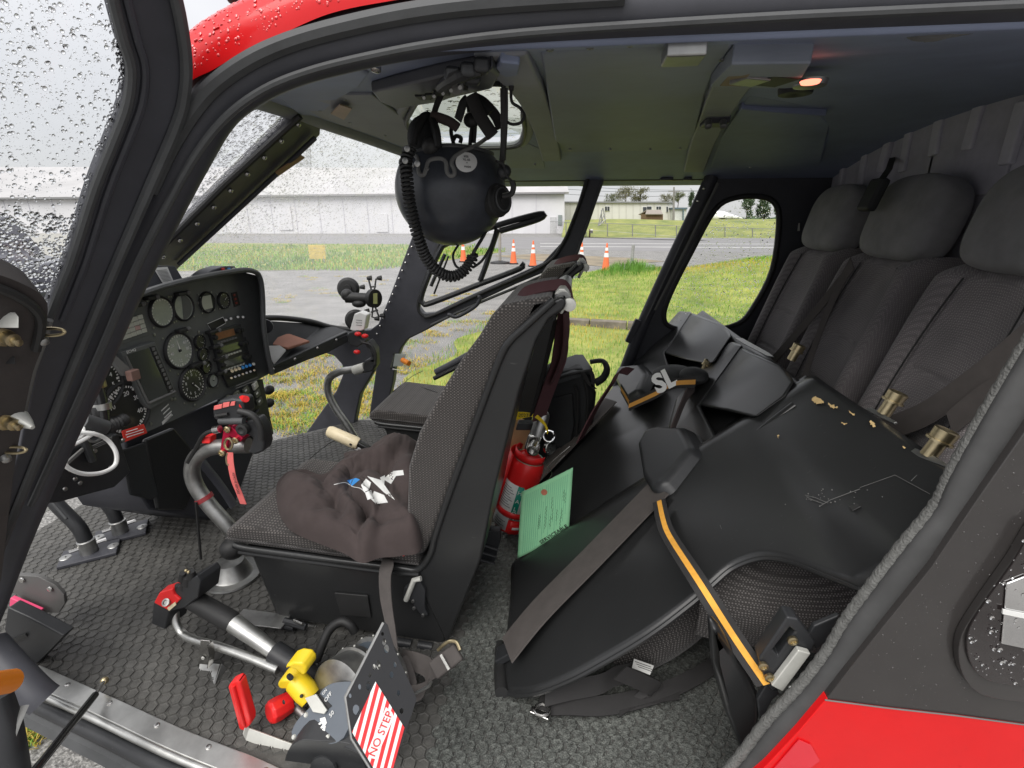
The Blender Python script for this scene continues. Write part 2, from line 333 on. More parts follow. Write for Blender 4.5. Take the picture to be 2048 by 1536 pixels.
lines_m = mat('road_paint', (.72, .72, .68), .7, vary=.15, vscale=3)
rl = MB()
for a, b in (((1080, 487.2), (1760, 489.2)), ((1080, 493.2), (1760, 497))):
    p, q = Z(*a, 0), Z(*b, 0); w = V((0, .32, 0)); rl.add([p + V((0, 0, .008)), q + V((0, 0, .008)), q + w + V((0, 0, .008)), p + w + V((0, 0, .008))], [(0, 1, 2, 3)])
tag(rl.build('road_marking', lines_m), kind='structure')
sheet('verge', [Z(-700, 545, 0), Z(300, 543, 0), Z(560, 541, 0), Z(770, 534, 0), Z(860, 526, 0), Z(965, 511, 0), Z(1012, 503, 0), Z(960, 496, 0), Z(820, 489, 0), Z(400, 486, 0), Z(-700, 484, 0)], .010, bank)
sheet('gravel_patch', [Z(985, 512, 0), Z(1080, 508, 0), Z(1260, 516, 0), Z(1330, 523, 0), Z(1200, 533, 0), Z(1060, 520, 0)], .012, mat('brown_gravel', (.21, .175, .12), .95, vary=.4, vscale=.8, bump=.6, bscale=30, bdist=.02))
sheet('apron', [Z(-500, 700, 0), Z(165, 640, 0), Z(190, 452, 0), Z(60, 452, 0)], .014, mat('pale_concrete', (.34, .33, .30), .9, vary=.15, vscale=.8, bump=.4, bscale=40, bdist=.004))
# lawn right of the asphalt edge, a low mound towards the road
edge = [Z(730, 880, 0), Z(800, 790, 0), Z(880, 715, 0), Z(985, 640, 0), Z(1060, 590, 0), Z(1150, 556, 0)]
def edge_x(y):
    for a, b in zip(edge, edge[1:]):
        if a.y <= y <= b.y: return a.x + (b.x - a.x) * (y - a.y) / (b.y - a.y)
    return edge[0].x if y < edge[0].y else edge[-1].x
def lawn_z(x, y):
    e = max(0, min(1, (x - edge_x(y)) / .8))
    mound = .62 * math.exp(-((x - 6.2) / 3.0) ** 2 - ((y - 15.5) / 3.4) ** 2) + .16 * math.exp(-((x - 1.5) / 1.0) ** 2 - ((y - 16.2) / 1.1) ** 2)
    return .02 + e * (.03 + .025 * math.sin(1.7 * x + .6 * y) * math.sin(1.3 * y - .4 * x) + mound)
def lawn_far(x): return 17.4 + .08 * x + .35 * math.sin(1.1 * x)
lg = MB()
def lawn_pt(u, v):
    y = 2.9 + v * (lawn_far(2) - 2.9); x0 = edge_x(y) + .15 * math.sin(3.1 * y); x = x0 + (16 - x0) * u ** 1.6
    y2 = 2.9 + v * (lawn_far(x) - 2.9); return V((x, y2, lawn_z(x, y2) if 0 < u else .016))
lg.grid(lawn_pt, 60, 70)
tag(lg.build('lawn', soil, origin=(0, 0, 0)), kind='structure')
def blades(name, spots, mats, label=None, w=.005, bend=.5):
    """spots: (x, y, z, height, hue)"""
    n = len(spots); S = np.array(spots); a = rng.uniform(0, 6.28, n); lean = rng.uniform(.1, bend, n); h = S[:, 3]
    c, s = np.cos(a), np.sin(a); b = S[:, :3]; ww = w * (.6 + h / .12 * .4)
    d = np.stack([c, s, 0 * c], 1); sd_ = np.stack([-s, c, 0 * c], 1); up = np.array([0, 0, 1.0])
    mid = b + up * (h * .6)[:, None] + d * (h * lean * .3)[:, None]; tip = b + up * (h * .95)[:, None] + d * (h * lean)[:, None]
    P = np.stack([b - sd_ * ww[:, None], b + sd_ * ww[:, None], mid + sd_ * ww[:, None] * .7, mid - sd_ * ww[:, None] * .7, tip], 1).reshape(-1, 3)
    me = bpy.data.meshes.new(name); i = np.arange(n)[:, None] * 5
    me.from_pydata(P.tolist(), [], (i + np.array([0, 1, 2, 3])).tolist() + (i + np.array([3, 2, 4])).tolist())
    for q in mats: me.materials.append(q)
    k = np.clip(S[:, 4], 0, len(mats) - 1).astype(int); me.polygons.foreach_set('material_index', np.concatenate([k, k])); me.update()
    ob = bpy.data.objects.new(name, me); COL.objects.link(ob); return tag(ob, kind='stuff')
g1 = mat('grass_green', (.11, .25, .03), .7, vary=.25, vscale=2); g2 = mat('grass_lime', (.21, .36, .045), .7, vary=.25, vscale=2); g3 = mat('grass_straw', (.50, .37, .065), .8, vary=.2, vscale=2)
sp = []
while len(sp) < 52000:
    y = 3 + (lawn_far(3) - 3) * random.random() ** 1.1; x = random.uniform(edge_x(y) - .1, 3.2 + .42 * y)
    ph = math.sin(.9 * x + 1.7 * math.sin(.5 * y)) + math.sin(1.3 * y + .7 * x) + random.gauss(0, .8)
    tall = max(0, math.exp(-((x - 1.7) / .9) ** 2 - ((y - 16.3) / 1.0) ** 2) - .05) * .34 + .12 * max(0, math.exp(-((x - 7) / 2.5) ** 2 - ((y - 15.5) / 3) ** 2))
    k = 0 if (ph > 1.0 or tall > .1) else (2 if ph < -1.0 else 1)
    if y > 9.3 or random.random() < .9: sp.append((x, y, lawn_z(x, y) - .01, random.uniform(.035, .085) + tall * random.uniform(.5, 1.2), k))
tag(blades('grass', sp, (g1, g2, g3)), 'short green and straw coloured grass of the lawn', 'grass')
# weeds through the old asphalt
tufts = []
cl = [(600, 690), (560, 742), (610, 730), (655, 712), (640, 668), (585, 760), (545, 790), (600, 800), (655, 770), (640, 745), (580, 830), (545, 850), (620, 835), (665, 800), (690, 780), (720, 790), (730, 770), (740, 800), (735, 815), (715, 825), (560, 812), (625, 780), (775, 720), (815, 690), (850, 668), (790, 735), (830, 660), (900, 655), (935, 640), (960, 625), (640, 560), (580, 600), (655, 585), (880, 600), (925, 590), (945, 575), (730, 560), (570, 700), (625, 700), (660, 690), (540, 760), (565, 790), (630, 815), (650, 830), (600, 860), (575, 850), (690, 800), (820, 720), (800, 740), (45, 1462), (30, 1470), (60, 1455)]
for (a, b) in cl:
    for q in range(6):
        c = Z(a + random.uniform(-40, 40), b + random.uniform(-9, 9), 0)
        if b > 1400: c = Z(a + random.uniform(-6, 6), b, 0)
        hue = random.choice((1, 2, 2, 2, 2)); r = random.uniform(.04, .12) * (.5 if b > 1400 else 1)
        for i in range(60):
            t, u = random.uniform(0, 6.28), r * random.random() ** .7 * 1.6
            tufts.append((c.x + u * math.cos(t) * 1.5, c.y + u * math.sin(t), 0, random.uniform(.015, .050), hue if random.random() < .8 else random.randint(0, 2)))
tag(blades('weeds', tufts, (g1, g2, g3), w=.0045, bend=2.2), 'yellowing weeds growing through cracks in the asphalt', 'weeds')
vb = []
for i in range(14000):
    a = random.uniform(300, 1010); b = random.uniform(490, 541); 
    if a > 760 and b > 541 - (a - 760) * .155: continue
    if a > 960 and b < 497: continue
    c = Z(a, b, 0); vb.append((c.x, c.y, 0, random.uniform(.06, .2), 0 if math.sin(c.x * .9) + random.gauss(0, .6) > .4 else (2 if random.random() < .18 else 1)))
tag(blades('verge_grass', vb, (g1, g2, g3), w=.018), 'unmown grass strip between the asphalt and the road', 'grass')
# kerb of separate concrete pieces across the lawn
kr = thing('kerb', 'low mossy concrete kerb crossing the lawn', 'kerb', (.5, 9.2, 0))
ka, kb = Z(1040, 651, 0), Z(1330, 668, 0)
for i in range(4):
    p, q = ka.lerp(kb, i / 4 + .004), ka.lerp(kb, (i + 1) / 4 - .004); d = (q - p); n = V((-d.y, d.x, 0)).normalized() * .18
    MB().prism([p - n * .5, p + n * .5, p + n * .5 + V((0, 0, .17)), p - n * .4 + V((0, 0, .165))], d).build('kerb_stone', kerbm, kr, bevel=.012)
# bollard
p = Z(1261, 551, 0); bo = MB(); bo.lathe(p, (.02, 0, 1), [(0, .055), (.95, .05), (.98, .04), (.985, .0)], 14)
tag(bo.build('bollard', mat('weathered_post', (.26, .26, .25), .8, vary=.25, vscale=8)), 'short grey post standing in tall grass at the lawn edge', 'bollard')
# traffic cones
conem = mat('cone_orange', (.80, .17, .06), .55, vary=.08); band = mat('reflective_band', (.80, .80, .78), .4, vary=.05)
def cone(p, s):
    t = thing('traffic_cone', 'x', 'traffic cone', p, 'orange traffic cones along the driveway')
    def r(h): return .14 - .115 * h / .92
    MB().obox(p + V((0, 0, .025)), ((.98, .2, 0), (-.2, .98, 0), (0, 0, 1)), (.37, .37, .05)).build('base', M['rubberb'], t, bevel=.01)
    MB().lathe(p + V((0, 0, .05)), (0, 0, 1), [(0, .15), (.02, .143)] + [(h, r(h)) for h in (.1, .3, .6, .9)] + [(.93, .02), (.932, .0)], 20).build('body', conem, t)
    for a, b in ((.46, .60), (.68, .78)):
        MB().lathe(p + V((0, 0, .05)), (0, 0, 1), [(a, r(a) + .004), (b, r(b) + .004)], 20).build('band', band, t)
    return t
cones = [((927, 524), 'orange cone farthest left, seen through the door window frame'), ((1027, 528), 'orange cone seen just right of the sliding window bar'), ((1066, 533), 'third orange cone, above the tip of the lower window bar'),
         ((1162, 541), 'orange cone standing beside the front seat harness reels'), ((1211, 544), 'orange cone nearest to the grey post')]
for i, (q, lab) in enumerate(cones):
    p = Z(*q, 0)
    if i == 0: c0 = cone(p, 1); c0['label'] = lab
    else:
        c = copy_tree(c0); c.location = p; c['label'] = lab
p = Z(1000, 527, 0)   # weighted sign foot by the cones
s_ = thing('sign_stand', 'grey round weighted stand with pole between the cones', 'sign stand', p)
MB().lathe(p, (0, 0, 1), [(0, .42), (.07, .40), (.12, .12), (.13, 0)], 20).build('foot', M['rubberb'], s_)
MB().tube([p + V((0, 0, .1)), p + V((.0, 0, 1.5))], .06, 10).build('pole', conc, s_)
# yellow sign on the verge
p = Z(637, 527, 0); s_ = thing('yellow_sign', 'yellow sign board standing on the grass strip', 'sign', p)
MB().obox(p + V((0, 0, .47)), ((1, .12, 0), (-.12, 1, 0), (0, 0, 1)), (.68, .05, .56)).build('board', mat('weathered_yellow', (.56, .42, .10), .7, vary=.2, vscale=6), s_, bevel=.01)
for dx in (-.25, .25): MB().tube([p + V((dx, .02, 0)), p + V((dx, .02, .3))], .02, 8).build('leg', M['alud'], s_)
for dz in (.34, .5, .62): MB().obox(p + V((-.02, -.029, dz)), ((1, .12, 0), (-.12, 1, 0), (0, 0, 1)), (.42, .006, .05)).build('lettering', mat('faded_print', (.55, .42, .12), .7), s_)
# ------------------------------------------------------------------ hangar
HP = D(1000, 467, 66); HN = _H
def hp(x, y, d=0): return onp(x, y, HP + HN * d, HN)
hg = thing('hangar', 'long white metal hangar with shallow grey roof across the road', 'hangar', hp(500, 468))
wallm = mat('white_corrugated_wall', (.66, .655, .67), .6, vary=.09, vscale=.22, detail=8); roofm = mat('grey_metal_roof', (.41, .40, .40), .55, vary=.16, vscale=.2, detail=8)
base = [hp(-650, 470), hp(1129, 470)]; bz = -.05
eave = [hp(-650, 404), hp(1129, 386)]
w_ = [V((q.x, q.y, bz)) for q in base]
MB().add([w_[0], w_[1], eave[1], eave[0], w_[0] + HN * 26, w_[1] + HN * 26, eave[1] + HN * 26, eave[0] + HN * 26], [(0, 1, 2, 3), (5, 4, 7, 6), (1, 5, 6, 2), (4, 0, 3, 7)]).build('wall', wallm, hg)
rid = [hp(-650, 334, 13), hp(1118, 338, 13)]
ov = HN * -.5
MB().add([eave[0] + ov, eave[1] + ov + _R * .5, rid[1] + _R * .5, rid[0], eave[1] + HN * 26.5 + _R * .5, eave[0] + HN * 26.5], [(0, 1, 2, 3), (3, 2, 4, 5)]).build('roof', roofm, hg, solid=.25, smooth=0)
MB().add([eave[1], rid[1] - V((0, 0, .25)), eave[1] + HN * 26], [(0, 1, 2)]).build('gable', mat('tan_gable', (.42, .36, .27), .7, vary=.15, vscale=.5), hg, smooth=0)
seam = mat('wall_seam', (.55, .54, .58), .6, vary=.05)
for px in list(range(-560, 1120, 48)):
    a, b = hp(px, 470), hp(px, 404 - (px + 650) * 18 / 1779.)
    MB().obox((a + b) / 2 - HN * .03, (_R, HN, V((0, 0, 1))), (.06, .06, (b - a).length - .3)).build('seam', seam, hg, smooth=0)
for x0, x1, y0, y1, nm, mm in ((556, 584, 412, 460, 'door', wallm), (752, 776, 428, 464, 'door', wallm), (1100, 1112, 434, 470, 'door', mat('grey_door', (.5, .5, .5), .6)), (1116, 1124, 430, 450, 'window', mat('dull_window', (.25, .28, .27), .3))):
    MB().obox((hp(x0, y0) + hp(x1, y1)) / 2 - HN * .06, (_R, HN, V((0, 0, 1))), ((hp(x1, y0) - hp(x0, y0)).length, .12, (hp(x0, y0) - hp(x0, y1)).length)).build(nm, mm, hg, bevel=.02)
MB().tube([eave[0] + HN * -.55 - V((0, 0, .1)), eave[1] + HN * -.55 - V((0, 0, .1))], .11, 6).build('gutter', mat('dark_gutter', (.15, .15, .15), .6), hg)
# lattice masts beyond the hangar
def lattice(name, lab, x, y0, y1, d, wpx):
    a, b = D(x, y1, d), D(x, y0, d); wd = wpx * d / 1000.; m = MB(); h = (b - a).length; n = 7
    legs = [(_R * sx + _H * sy) * wd / 2 for sx, sy in ((-1, -1), (1, -1), (1, 1), (-1, 1))]
    for l_ in legs: m.tube([a + l_, b + l_ * .7], .07, 5)
    for i in range(n):
        p, q = a.lerp(b, i / n), a.lerp(b, (i + 1) / n)
        for j in range(4):
            m.tube([p + legs[j], q + legs[(j + 1) % 4]], .04, 4); m.tube([p + legs[(j + 1) % 4], q + legs[j]], .04, 4); m.tube([q + legs[j], q + legs[(j + 1) % 4]], .04, 4)
    return tag(m.build(name, M['alud']), lab, 'lattice mast')
lattice('lattice_mast', 'thin steel lattice mast rising behind the hangar roof', 608, 262, 352, 96, 22)
def pylon():
    t = thing('antenna_frame', 'lattice antenna frame with two arms high above the hangar', 'antenna', D(575, 340, 105))
    m = MB()
    for x in (552, 590): m.tube([D(x, 205, 105), D(x + 4, 345, 105)], .09, 5)
    for i in range(12):
        y = 205 + i * 12; m.tube([D(552, y, 105), D(591, y + 12, 105)], .05, 4); m.tube([D(591, y, 105), D(553, y + 12, 105)], .05, 4)
    m.build('lattice', M['alud'], t)
    for y in (218, 240): MB().tube([D(535, y, 105), D(612, y + 4, 105)], .07, 5).build('arm', M['alud'], t)
pylon()
# ------------------------------------------------------------------ embankment, long pale building and what stands round it
def bk(u, v):
    x = -1.5 + u * 170; y = 51 + v * 62; s = min(1, max(0, (y - 53) / 16)); s = s * s * (3 - 2 * s)
    return V((x, y + .03 * x, -.02 + s * (1.75 + .1 * math.sin(.3 * x)) * (1 if v > .01 else 0)))
tag(MB().grid(bk, 60, 40).build('embankment', bank, origin=(0, 0, 0)), kind='structure')
pm = MB(); A = [Z(1150, 461, 0), Z(1215, 466, 0), Z(1320, 473, 0), Z(1400, 478, 0)]
pth = [onp(x, y, (0, 0, zz), V((0, 0, 1))) for x, y, zz in ((1140, 459.5, .75), (1215, 463.5, .6), (1320, 472, .32), (1410, 478.5, .1))]
pm.strip([p + V((0, .8, .06)) for p in pth], [p + V((0, -.8, .06)) for p in pth]); tag(pm.build('path', conc), kind='structure')
BP = D(1250, 440, 78); 
def bp_(x, y, d=0): return onp(x, y, BP + HN * d, HN)
bl = thing('long_building', 'long low cream building on the bank across the road', 'building', bp_(1250, 442))
cwall = mat('cream_siding', (.64, .63, .58), .7, vary=.05, vscale=.5); dk = mat('dark_window', (.05, .055, .06), .15, vary=.1); rt = mat('grey_roof_edge', (.22, .22, .22), .6)
def slab(x0, y0, x1, y1, dep, nm, mm, par_, off=0):
    a, b, c = bp_(x0, y1, off), bp_(x1, y1, off), bp_(x0, y0, off)
    return MB().prism([a, b, b + (c - a), c], HN * dep).build(nm, mm, par_, smooth=0)
slab(1128, 405.5, 1347, 443, 9, 'wall', cwall, bl); slab(1126, 403, 1349, 406, 9.6, 'roof', rt, bl, -.3)
for x0, y0, x1, y1 in ((1210, 413, 1214, 421.5), (1215, 413, 1219, 421.5), (1286, 414, 1293, 425), (1294, 413, 1303, 419), (1313, 413, 1317, 419), (1318, 413, 1322, 419), (1333, 413, 1336, 424)):
    wn = slab(x0 - .6, y0 - .6, x1 + .6, y1 + .6, .1, 'window', M['white'], bl, -.1); slab(x0, y0, x1, y1, .1, 'pane', dk, wn, -.16)
for x in range(1140, 1345, 14): slab(x, 406, x + .5, 443, .05, 'siding_seam', mat('siding_seam_cream', (.44, .43, .38), .7) if x == 1140 else MATS['siding_seam_cream'], bl, -.05)  # thin seam strips in a darker cream than the siding
an = thing('annexe', 'small white annexe with a dark roof beside the long building', 'building', bp_(1362, 442)); slab(1348.5, 418, 1373, 443, 6, 'wall', mat('annexe_wall', (.60, .61, .60), .7), an, -2); slab(1347, 415, 1375, 418.5, 6.6, 'roof', mat('annexe_roof', (.10, .14, .17), .6), an, -2.3)
slab(1366, 419, 1367.5, 443, .3, 'post', mat('blue_post', (.09, .15, .18), .5), an, -2.5)
sh = thing('garden_shed', 'small brown wooden shed in front of the long building', 'shed', bp_(1307, 443, -6))
for i, x in enumerate(np.arange(1292, 1322.5, 3.8)): slab(x, 428, x + 3.6, 444.5, 3 if i == 0 else 2.8, 'plank', mat('shed_wood', (.20, .125, .075), .85, vary=.3, vscale=3) if i == 0 else MATS['shed_wood'], sh, -6)
a, b, c, d = bp_(1290.5, 428.8, -6.4), bp_(1325, 428.8, -6.4), bp_(1293.5, 420.5, -4.4), bp_(1322, 420.5, -4.4)
MB().add([a, b, d, c, a + HN * 4, b + HN * 4], [(0, 1, 3 - 1, 3), (3, 2, 5, 4)]).build('roof', mat('shed_roof', (.26, .23, .20), .8), sh, solid=.12, smooth=0)
# utility pole and wires
up = thing('utility_pole', 'tall grey utility pole with wires in front of the long building', 'utility pole', bp_(1347, 443, -9))
MB().tube([bp_(1347, 446, -9), bp_(1348, 374, -9)], [.16, .1], 10).build('post', mat('grey_pole', (.23, .22, .21), .85, vary=.15), up)
MB().obox(bp_(1348, 383, -9), (_R, HN, V((0, 0, 1))), (1.5, .12, .14)).build('crossarm', MATS['grey_pole'], up)
MB().lathe(bp_(1350, 392, -9.1), (0, 0, 1), [(0, .02), (.02, .16), (.5, .16), (.55, .02)], 10).build('transformer', M['alud'], up)
for y0, y1 in ((369, 380.5), (378, 383), (388, 392)):
    q = [bp_(1124, y0, -9), bp_(1236, (y0 + y1) / 2 + 3, -9), bp_(1348, y1, -9)]
    MB().tube(spline(q, 8), .022, 4).build('wire', M['rubberb'], up)
    q = [bp_(1348, y1, -9), bp_(1460, y1 + 1, -9), bp_(1580, y0 + 2, -9)]
    MB().tube(spline(q, 8), .022, 4).build('wire', M['rubberb'], up)
# chain link fence
fn = thing('chain_link_fence', 'galvanised chain link fence along the foot of the bank', 'fence', onp(1250, 476, (0, 57, 0), V((0, 1, 0))))
def fp(x, y): return onp(x, y, (0, 55, 0), V((-.03, 1, 0)).normalized())
fx = [1132, 1172, 1215, 1265, 1311, 1353, 1400, 1450, 1505, 1560]
for x in fx: MB().tube([fp(x, 478.5), fp(x, 444 + (x - 1130) * .035)], .055, 6).build('post', M['alud'], fn)
MB().tube([fp(1100, 443), fp(1600, 460)], .03, 5).build('rail', M['alud'], fn)
wm = MB()
for k in range(0, 150):
    x = 1100 + k * 3.2; y0 = 444 + (x - 1130) * .035; t = 34
    for s in (1, -1): wm.tube([fp(x, y0 + (0 if s > 0 else t - y0 * 0)), fp(x + 16, y0 + (t if s > 0 else 0))], .0045, 3)
tag(wm.build('wire_mesh', M['alud'], fn, smooth=0), kind='stuff')
gt = thing('stair_frame', 'narrow grey metal frame leaning on the bank behind the fence', 'metal frame', fp(1204, 462))
for q in (((1194, 460), (1205, 416)), ((1211, 446), (1206, 416)), ((1199, 450), (1212, 438)), ((1197, 452), (1209, 428)), ((1203, 448), (1203, 420)), ((1207, 446), (1201, 430))): MB().tube([onp(*q[0], (0, 62, 0), V((0, 1, 0))), onp(*q[1], (0, 62, 0), V((0, 1, 0)))], .06, 5).build('bar', M['alud'], gt)
sg = thing('marker_post', 'small white sign on a brown post by the path', 'marker post', fp(1180, 476))
MB().obox((fp(1179, 476) + fp(1179, 459)) / 2 - V((0, 1, 0)), (_R, HN, V((0, 0, 1))), (.14, .12, 1.0)).build('post', MATS['shed_wood'], sg); MB().obox(fp(1182.5, 462) - V((0, 1.1, 0)), (_R, HN, V((0, 0, 1))), (.26, .05, .4)).build('board', M['label'], sg)
# trees
barkm = mat('bark', (.10, .085, .07), .9, vary=.2); lv = [mat('leaf_olive', (.085, .10, .035), .7, vary=.25, vscale=.6), mat('leaf_rust', (.115, .112, .045), .7, vary=.25, vscale=.6), mat('leaf_dark', (.05, .085, .035), .7, vary=.3, vscale=.6)]
def tree(x, y0, y1, wpx, d, mm, lab, slim=False, n=1500):
    b = D(x, y0, d); k = d / 1000.; h = (y0 - y1) * k; r = wpx * k / 2; t = thing('tree', lab, 'tree', b, 'trees beyond the buildings')
    tr = MB(); tr.tube([b - V((0, 0, 2)), b + V((.05 * h, 0, h * .5)), b + V((0, 0, h * .85))], [h * .04, h * .025, h * .008], 7)
    cl_ = []
    for i in range(16 if not slim else 12):
        a = random.uniform(0, 6.28); z = random.uniform(.3, .95); rr = r * (random.uniform(.3, .85) if not slim else random.uniform(.1, .5)) * (1.15 - abs(z - .55))
        c = b + V((rr * math.cos(a), rr * math.sin(a), h * z)); cl_.append((c, r * random.uniform(.2, .42)))
        tr.tube([b + V((0, 0, h * z * .55)), b.lerp(c, .6) + V((0, 0, h * .18)), c], [h * .012, h * .008, h * .003], 5)
    tr.build('trunk', barkm, t)
    vs = []; fs = []
    for i in range(n):
        c, q = random.choice(cl_); p = c + V((random.gauss(0, .55), random.gauss(0, .55), random.gauss(0, .5 if not slim else .9))) * q
        s = random.uniform(.16, .34) * h / 8; u = V((random.gauss(0, 1), random.gauss(0, 1), random.gauss(0, 1))).normalized() * s; w = u.orthogonal().normalized() * s * .8; o = len(vs)
        vs += [p - u, p + w, p + u, p - w]; fs.append((o, o + 1, o + 2, o + 3))
    MB().add(vs, fs).build('crown', mm, t, smooth=0)
tree(1250, 408, 377, 46, 92, lv[1], 'round brown leaved tree left above the long building roof'); tree(1222, 410, 390, 30, 92, lv[0], 'low tree at the left behind the long building roof')
tree(1279, 408, 377, 34, 95, lv[1], 'second tall brown tree right of the round one above the roof'); tree(1330, 412, 391, 30, 90, lv[1], 'bushy brown tree just left of the utility pole'); tree(1355, 413, 388, 26, 96, lv[0], 'loose thin tree just behind the utility pole')
tree(1380, 420, 384, 17, 90, lv[2], 'slim dark green poplar above the annexe', True)
tree(1490, 446, 396, 34, 100, lv[2], 'left poplar of the clump in the rear side window', True, 2600); tree(1524, 446, 395, 36, 100, lv[2], 'middle poplar of the clump in the rear side window', True, 2600); tree(1556, 446, 400, 34, 98, lv[2], 'right poplar of the clump in the rear side window', True, 2600)
# white aeroplane parked on the bank
ap = thing('white_aeroplane', 'small white parked aeroplane beyond the rear side window', 'aeroplane', D(1450, 441, 84)); K = .084
def ad(x, y, dd=0): return D(x, y, 84 + dd)
MB().tube(spline([ad(1424, 437), ad(1432, 433), ad(1448, 432), ad(1466, 434), ad(1486, 437)], 5), [.06, .3, .5, .6, .72, .8, .85, .85, .8, .75, .7, .62, .55, .45, .4, .35, .3, .22, .16, .1, .05][:21], 12).build('fuselage', M['white'], ap)
MB().obox(ad(1452, 435, -2), (_R, HN, V((0, 0, 1))), (1.3, 8, .12)).build('wing', M['white'], ap, bevel=.04); MB().prism([ad(1424, 436), ad(1430, 436), ad(1427, 428), ad(1423, 428)], HN * .12).build('tail_fin', M['white'], ap)
for x in (1442, 1462): MB().lathe(ad(x, 440.5, -.5), HN, [(-.1, .22), (.1, .22)], 12).build('wheel', M['rubberb'], ap)
MB().prism([ad(1440, 431.5, -.7), ad(1448, 431, -.7), ad(1449, 433, -.7), ad(1439, 433.2, -.7)], HN * .1).build('canopy', dk, ap)
hd = MB()
for i in range(1400):
    p = D(1120 + random.random() * 600, 441 - random.random() ** 2 * 5, 130 + random.uniform(-4, 4)); s = random.uniform(.3, .8); u = V((random.gauss(0, 1), random.gauss(0, 1), random.gauss(0, 1))).normalized() * s; w = u.orthogonal() * s
    o = len(hd.v); hd.v += [tuple(p - u), tuple(p + w), tuple(p + u), tuple(p - w)]; hd.f.append((o, o + 1, o + 2, o + 3)); hd.m.append(0)
tag(hd.build('far_hedgerow', lv[2], smooth=0), 'dark line of bushes on the horizon', 'hedgerow', kind='stuff')
# dark car parked left, seen through the open door's window
cb = Z(-95, 640, 0); cx = V((1, -.1, 0)).normalized(); cy = V((.1, 1, 0)).normalized()
car = thing('parked_van', 'dark parked van seen through the rain beaded door window', 'van', cb)
def cp(u, w, z): return cb + cx * u + cy * w + V((0, 0, z))
prof = [(-2.2, .35), (-2.25, 1.2), (-2.15, 1.8), (-1.9, 1.86), (.6, 1.86), (1.0, 1.80), (1.45, 1.15), (2.05, 1.02), (2.2, .8), (2.2, .4)]
MB().prism([cp(u, -.85, z) for u, z in prof], cy * 1.7).build('body', mat('dark_car_paint', (.03, .03, .045), .2, coat=.8), car, bevel=.07, seg=3)
MB().prism([cp(u, -.855, z) for u, z in ((-1.9, 1.16), (-1.85, 1.66), (.6, 1.68), (.9, 1.62), (1.2, 1.16))], cy * .02).build('side_window', dk, car)
for u in (-1.4, 1.4):
    wh = MB().lathe(cp(u, -.8, .33), cy, [(-.1, .2), (-.1, .31), (.1, .33), (.1, 0)], 20).build('wheel', M['rubberb'], car); MB().lathe(cp(u, -.92, .33), cy, [(0, 0.03), (.01, .2), (.03, .2)], 16).build('rim', M['alud'], wh)
for z, mm in ((.85, 'redp'),): MB().obox(cp(-2.2, -.7, z), (cx, cy, V((0, 0, 1))), (.15, .25, .16)).build('tail_light', M[mm], car, bevel=.02)
# ================================================================== HELICOPTER SHELL
heli = thing('helicopter', 'red helicopter with its near doors open and cabin in view', 'helicopter', (0, 1.6, .6))
def plate(name, outer, vec, m, parent, holes=(), bevel=.004, smooth=40, seg=2):
    bm = bmesh.new(); loops = []
    for lp in [outer] + list(holes):
        vs = [bm.verts.new(V(p)) for p in lp]; loops.append(vs)
        for i in range(len(vs)): bm.edges.new((vs[i], vs[(i + 1) % len(vs)]))
    bmesh.ops.triangle_fill(bm, edges=bm.edges[:], use_beauty=True)
    bm.verts.index_update(); vs = [v.co.copy() for v in bm.verts]; fs = [[v.index for v in f.verts] for f in bm.faces]
    mb = MB(); n = len(vs); mb.v = [tuple(p) for p in vs] + [tuple(p + V(vec)) for p in vs]
    mb.f = [tuple(f) for f in fs] + [tuple(i + n for i in f[::-1]) for f in fs]; o = 0
    for lp in loops:
        k = len(lp)
        for i in range(k): a, b = o + i, o + (i + 1) % k; mb.f.append((a, b, b + n, a + n))
        o += k
    mb.m = [0] * len(mb.f); bm.free()
    return mb.build(name, m, parent, bevel=bevel, smooth=smooth, seg=seg)
def drops(name, P, N, r, mat_, parent=None, flat=.5, n=7, lift=.0004):
    """water beads: flat-bottomed domes on points P (k,3), unit normals N, radii r"""
    P, N, r = np.asarray(P, float), np.asarray(N, float), np.asarray(r, float); k = len(P)
    if N.ndim == 1: N = np.repeat(N[None], k, 0)
    ref = np.where(np.abs(N[:, 2:3]) < .9, np.array([[0, 0, 1.]]), np.array([[1., 0, 0]])); T = np.cross(N, ref); T /= np.linalg.norm(T, axis=1)[:, None]; B = np.cross(N, T)
    vs = []; st = rng.uniform(.8, 1.35, k); P = P + N * lift
    for h, q in ((0, 1.0), (.55, .80), (.9, .42)):
        for j in range(n):
            a = 2 * math.pi * j / n; vs.append(P + N * (h * flat * r)[:, None] + T * (math.cos(a) * q * r)[:, None] + B * (math.sin(a) * q * r * st)[:, None])
    vs.append(P + N * (flat * r)[:, None]); vs = np.stack(vs, 1); c = 3 * n + 1; f = [tuple(range(n))[::-1]]
    for i in range(2):
        for j in range(n): f.append((i * n + j, i * n + (j + 1) % n, (i + 1) * n + (j + 1) % n, (i + 1) * n + j))
    f += [(2 * n + j, 2 * n + (j + 1) % n, 3 * n) for j in range(n)]
    F = []
    for i in range(k): F += [tuple(q + i * c for q in g) for g in f]
    me = bpy.data.meshes.new(name); me.from_pydata(vs.reshape(-1, 3).tolist(), [], F); me.materials.append(mat_)
    me.polygons.foreach_set('use_smooth', [True] * len(F)); me.update()
    ob = bpy.data.objects.new(name, me); COL.objects.link(ob); ob['kind'] = 'stuff'
    if parent is not None: par(ob, parent)
    return ob
def inpoly(x, y, pl):
    c = False; j = len(pl) - 1
    for i in range(len(pl)):
        a, b = pl[i], pl[j]
        if (a[1] > y) != (b[1] > y) and x < (b[0] - a[0]) * (y - a[1]) / (b[1] - a[1]) + a[0]: c = not c
        j = i
    return c
